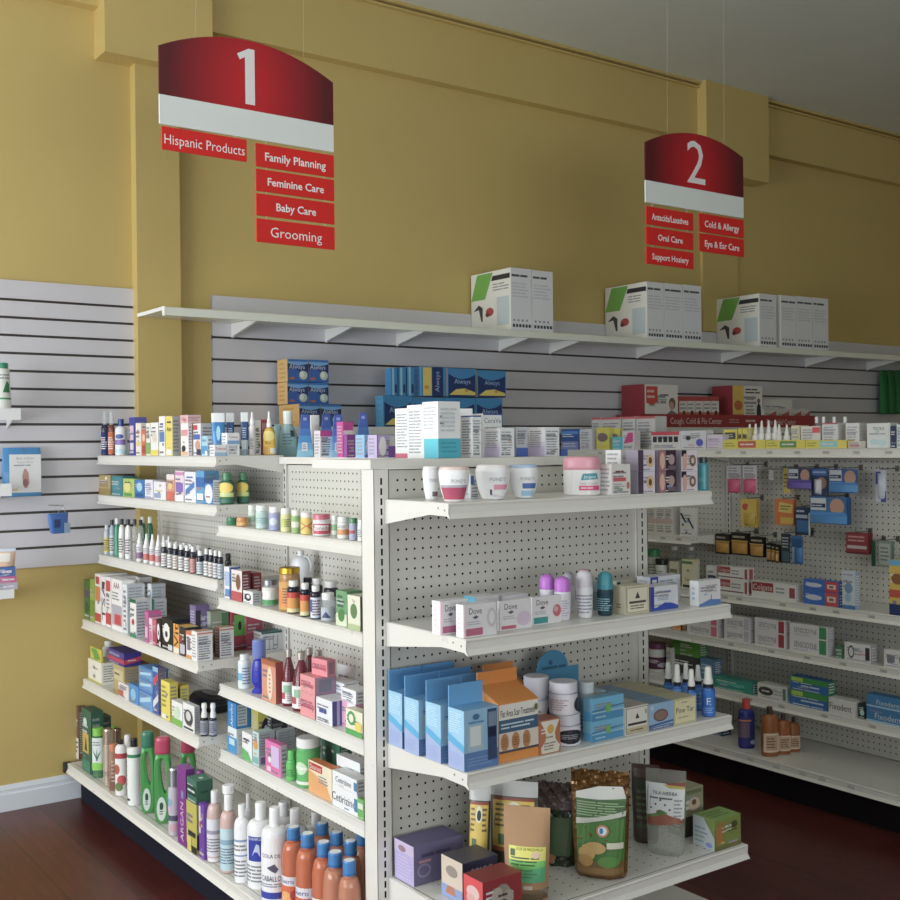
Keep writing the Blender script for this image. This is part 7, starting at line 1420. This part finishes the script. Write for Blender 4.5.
# red counter displays
def redbox(ua, ub, uc, vt, s, on, label, F, name='display_box'):
    return bx(W0, ua, ub, uc, vt, 'CFCBC6', label, F, [re(0, 0, 1, 1, '8C222E')], s=s, on=on, sc='8C222E', tc='7A1E28', n=name, c='display box')
z = DZ
xa, xb = W0.at(641, z, .0)[0], W0.at(816, z, .0)[0]
zt = hit(700, 414.6, 'y', W0.edge)[2]
T = thing('display_tray', 'long dark red display tray with white lettering on the wall shelf', 'display tray', ((xa + xb) / 2, W0.edge, DZ + .0006))
Lw = xb - xa; hh = zt - DZ
m = MB().box(-Lw / 2, Lw / 2, 0, .004, 0, hh, 'c:96242F').box(-Lw / 2, Lw / 2, .004, .2, 0, .003, 'c:96242F').box(-Lw / 2, -Lw / 2 + .004, .004, .2, .003, hh, 'c:8A202A').box(Lw / 2 - .004, Lw / 2, .004, .2, .003, hh, 'c:8A202A')
m.art([tx(.29, .5, .5, 'Cough, Cold & Flu Center', 'D8CCC8', .28), tx(.78, .46, .48, 'Pain Relief Center', 'D0C0BC', .18), fl(.47, .3, .54, .7, 2, 'B88A8C'), fl(0.565, 0.320, 0.635, 0.720, 1, 'C8A8A8'), fl(0.070, 0.320, 0.130, 0.720, 1, 'C8A8A8')], lambda u, v, o: (-Lw / 2 + Lw * u, -o, hh * v), Lw, hh)
m.build('tray', T)
zi = DZ + .0042
redbox(622, 645, 678, 384, .03, zi, 'white fronted display box with dark red side and a portrait', [('p', [(.04, .95), (.38, .95), (.38, .6), (.22, .5), (.04, .56)], 'C03A34'), fl(.07, .64, .34, .9, 2, 'E0B8B0'), fl(.46, .7, .74, .8, 1, '6A6A70'), el(.82, .55, .1, .14, '6A5048'), ('p', [(.6, .0), (.66, .3), (.8, .4), (.98, .3), (1, 0)], '6E6A6C'), el(.8, .5, .07, .1, 'B08C7C'), el(.26, .1, .05, .06, '3A3030')])
for i in range(5):
    u = 679.4 + i * 8
    bx(W0, None, u, u + 7.6, 396.4, 'D4654A', 'small red and white carton, %s of five in the red tray' % ORD[i], [re(0, .48, 1, .85, 'D2CCC6'), re(0, .85, 1, 1, 'A83A3A'), fl(.1, .55, .9, .8, 2), el(.6, .44, .2, .1, '3A3030')], s=.05, on=zi, dep=.04, g='small cartons in the red tray')
redbox(712.4, 733, 762.6, 385.4, .03, zi, 'yellow and white display box with dark red side and a figure', [re(0, .0, .36, 1, 'D8B438'), re(.0, .0, .36, .3, 'C0602E'), el(.18, .52, .14, .12, 'B85A30'), fl(.42, .8, .96, .95, 2, '3A3A3A'), fl(.42, .2, .74, .72, 6, '8A8A88'), ('p', [(.78, 0), (.8, .5), (.86, .6), (.93, .5), (.95, 0)], '2A2A34'), el(.86, .64, .05, .06, '7A5A4A')])
a = bx(W0, None, 763.2, 792, 399, 'C6C2BC', 'low open white carton in the red tray', [fl(.1, .1, .9, .3, 1)], s=.08, on=zi, dep=.08)
for i, (u0, u1) in enumerate(((764, 776), (777, 789), (790, 801), (802, 810))):
    bx(W0, None, u0, u1, 409, 'BDB6AE', 'small pale carton with red print in the red tray, %s from the figure box' % ORD[i], [('p', [(0, .2), (1, .6), (1, .9), (0, .5)], 'A04A44')], s=.02, on=zi, dep=.04, g='small pale cartons in the red tray')

# white cartons on the high shelf
W1 = Row('y', WY, WZ, '', 2.366)
BX = [fl(.04, .84, .97, .92, 1, '4A4C54'), fl(.06, .52, .94, .78, 5, 'B9BCC4')] + [re(.08 + .15 * k, .05, .18 + .15 * k, .1, '3A3C44') for k in range(6)] + [el(.14 + .2 * k, .16, .05, .02, '8A8C94') for k in range(4)]
BL_ = [('p', [(.0, .56), (.16, .98), (.56, .98), (.36, .56)], '62A03C'), ('p', [(.52, .84), (.98, .84), (.98, .92), (.55, .92)], '2A2C34'), fl(.56, .66, .96, .8, 3, '8A8C92'), re(.03, .12, .62, .54, 'DCDAD6'), ('p', [(.06, .38), (.2, .4), (.26, .2), (.3, .2), (.3, .42), (.2, .48)], '3A3C40'), el(.48, .34, .1, .07, 'A83A3E'), el(.42, .3, .05, .04, '6A2A34'), re(.66, .1, .96, .56, 'A9B6BC'), re(.0, .0, .14, .05, '4A8A3A')]
def wc(ua, ub, uc, vt, label, first):
    return bx(W1, ua if first else None, ub, uc, vt, 'E6E8EC', label, BX, BL_ if first else [], s=.012, dep=None if first else .31, sc='E4E2DC', tc='DADCE0', n='white_carton')
for grp, (lab, lst) in enumerate((('first group from the pilaster', ((467.4, 511.2, 532, 267.4), (None, 532.6, 553.2, 270))), ('middle group', ((601.6, 647.4, 664.2, 281.4), (None, 664.8, 683, 283), (None, 683.6, 701.6, 284.4))), ('last group', ((715.4, 759.8, 776.6, 293.4), (None, 781, 796.4, 295), (None, 797, 812.6, 296), (None, 813.2, 828.6, 297.4))))):
    for i, (ua, ub, uc, v) in enumerate(lst):
        wc(ua, ub, uc, v, 'white carton on high shelf, %s, %s' % (lab, 'showing its green pictured side' if i == 0 else ('second', 'third', 'fourth')[i - 1] + ' in line'), i == 0)

# green bags hanging at the picture edge
for i, (u0, u1) in enumerate(((880.6, 887), (887.6, 894), (894.6, 902))):
    p0 = hit(u0, 414, 'y', 2.31); p1 = hit(u1, 414, 'y', 2.31); zt = hit(u0, 370, 'y', 2.31)[2]
    Wb = p1[0] - p0[0]; T = thing('hanging_bag', 'green fabric bag hanging on the slatwall, %s from the displays' % ORD[i], 'bag', ((p0[0] + p1[0]) / 2, 2.31, p0[2]), 0, 'green bags hanging on the slatwall')
    MB().loft([(0, Wb * .42, .02), (.01, Wb * .48, .03), ((zt - p0[2]) * .6, Wb * .48, .022), ((zt - p0[2]) * .96, Wb * .45, .008), (zt - p0[2], Wb * .42, .004)], 'k:1E6B35', n=16, p=2.6).build('bag', T)
    MB().tube([(0, .006, zt - p0[2] - .012), (0, .058, zt - p0[2] - .004)], .002, 'm:9A9A96', 6).build('hook', T)

# ------------------------------------------------------------------ things on the slatwall beside the pilaster
def sl(u, v, y=2.37): return hit(u, v, 'y', y)
def ledge(u1, v0, v1, label, d=.2):
    y = 2.37 - d
    p = sl(u1, v0, y); q = sl(u1, v1, y)
    T = thing('slatwall_shelf', label, 'shelf', (p[0], 2.37, p[2]))
    w = .42; h = p[2] - q[2]
    MB().box(-w, 0, -d, -.001, -.006, 0, 'p:E6E6EA').box(-w, 0, -d - .003, -d, -h, .004, 'p:E9E9EC').build('board', T)
    MB().prism([(-.001, -.006), (-d * .9, -.006), (-.001, -.07)], 'x', -.004, 0, 'p:D6D6DA').build('bracket', T)
    return p, y
p, y = ledge(20.6, 409.6, 420, 'upper small white shelf clipped to the slatwall at the picture edge')
R1 = Row('y', y, p[2], '', 2.366)
bottle(R1, -7, 9.4, 363, 'white bottle with green cap on the upper small slatwall shelf', 'ECEDEA', '2F8A6A', 'E6EAE4', [('p', [(.55, .35), (.8, .35), (.78, .6), (.68, .68), (.6, .5)], '2F7A4A'), re(.4, .15, .95, .2, '3A8A5A'), fl(.4, .72, .9, .9, 2)], s=.03, capf=.12, capr=.86, neck=.8, sh=.05, a=0, lz=(.12, .96), taper=1.15)
p, y = ledge(11.4, 484.4, 496, 'lower small white shelf clipped to the slatwall at the picture edge')
R2 = Row('y', y, p[2], '', 2.366)
a0 = sl(3, 497, 2.33); a1 = sl(41.6, 495, 2.33); zt = sl(20, 447.6, 2.33)[2]
W_ = a1[0] - a0[0]; h = zt - a0[2]
T = thing('hanging_pack', 'blue hanging pack with a white illustrated card on the slatwall', 'pack', ((a0[0] + a1[0]) / 2, 2.335, a0[2]))
MB().loft([(0, W_ * .48, .012), (.008, W_ * .5, .02), (h * .5, W_ * .5, .02), (h * .9, W_ * .5, .008), (h, W_ * .48, .002)], 'p:3A86BE', n=20, p=5).build('bag', T)
m = MB().box(-W_ * .36, W_ * .46, -.0235, -.0225, h * .08, h * .86, 'c:E2E2E4')
m.art([tx(.5, .9, .06, 'Back of Knee', '8A8078', .8), tx(.5, .8, .05, 'Support Brace', '9A9088', .8), fl(.14, .68, .86, .75, 1), ('p', [(.42, .2), (.4, .45), (.46, .62), (.52, .62), (.6, .5), (.62, .25), (.55, .12), (.47, .12)], 'A88078'), el(.5, .26, .08, .1, '8A5A60'), re(.1, .06, .25, .1, 'C8B04A')], lambda u, v, o: (-W_ * .36 + W_ * .82 * u, -.0235 - o, h * .08 + h * .78 * v), W_ * .82, h * .78); m.build('card', T)
MB().tube([(0, .03, h - .01), (0, -.02, h - .012), (0, -.026, h)], .002, 'm:A0A0A0', 6).build('hook', T)
b0 = sl(46.4, 534, 2.28); b1 = sl(70, 532, 2.28); zt = sl(58, 513, 2.28)[2]
W_ = b1[0] - b0[0]; h = zt - b0[2]
T = thing('hanging_pouch', 'small blue pouch hanging by a clear loop on the slatwall', 'pouch', ((b0[0] + b1[0]) / 2, 2.28, b0[2]), .35)
MB().loft([(0, W_ * .3, .008), (.004, W_ * .36, .012), (h * .5, W_ * .45, .014), (h * .95, W_ * .5, .008), (h, W_ * .5, .003)], 'p:3568B4', n=18, p=4).build('pouch', T)
MB().box(-W_ * .3, W_ * .0, -.016, -.0145, h * .3, h * .7, 'c:2A3E74').box(W_ * .2, W_ * .5, -.015, -.0135, h * .0, h * .5, 'c:8FA4C4').build('label', T)
MB().tube([(-.0, 0, h), (.012, 0, h + .018), (.02, .0, h + .03), (.03, 0, h + .02), (.034, 0, h)], .0016, 'g:E0E0E0', 6).tube([(.02, .0895, h + .03), (.02, -.01, h + .028)], .002, 'm:A8A8A8', 6).build('hook', T)
p, y = ledge(14, 590, 598, 'lowest small white shelf at the picture edge holding packs', .24)
R3 = Row('y', y, p[2], '', 2.366)
on = None
for i, (cc, v, nm) in enumerate((('A8A4B4', 584.6, 'grey lilac pack at the bottom of the small pile'), ('C0568C', 578, 'magenta pack, second from the bottom of the pile'), ('3A66AE', 568.4, 'blue pack near the top of the pile'))):
    r = bx(R3, None, -12, 17.6 - i, v, cc, nm, [fl(.5, .2, .95, .8, 1, 'D8D0DC')], s=.015 + .006 * i, dep=.1, on=on, n='flat_pack', c='pack'); on = r['top']
pouch(R3, -10, 15, 548.6, 'clear pack with beige contents on top of the small pile', 'C9A68C', [re(.3, .3, .8, .75, 'E8E4E0')], s=.05, dep=.06, on=on, top='B8C4D4', strip=.12)
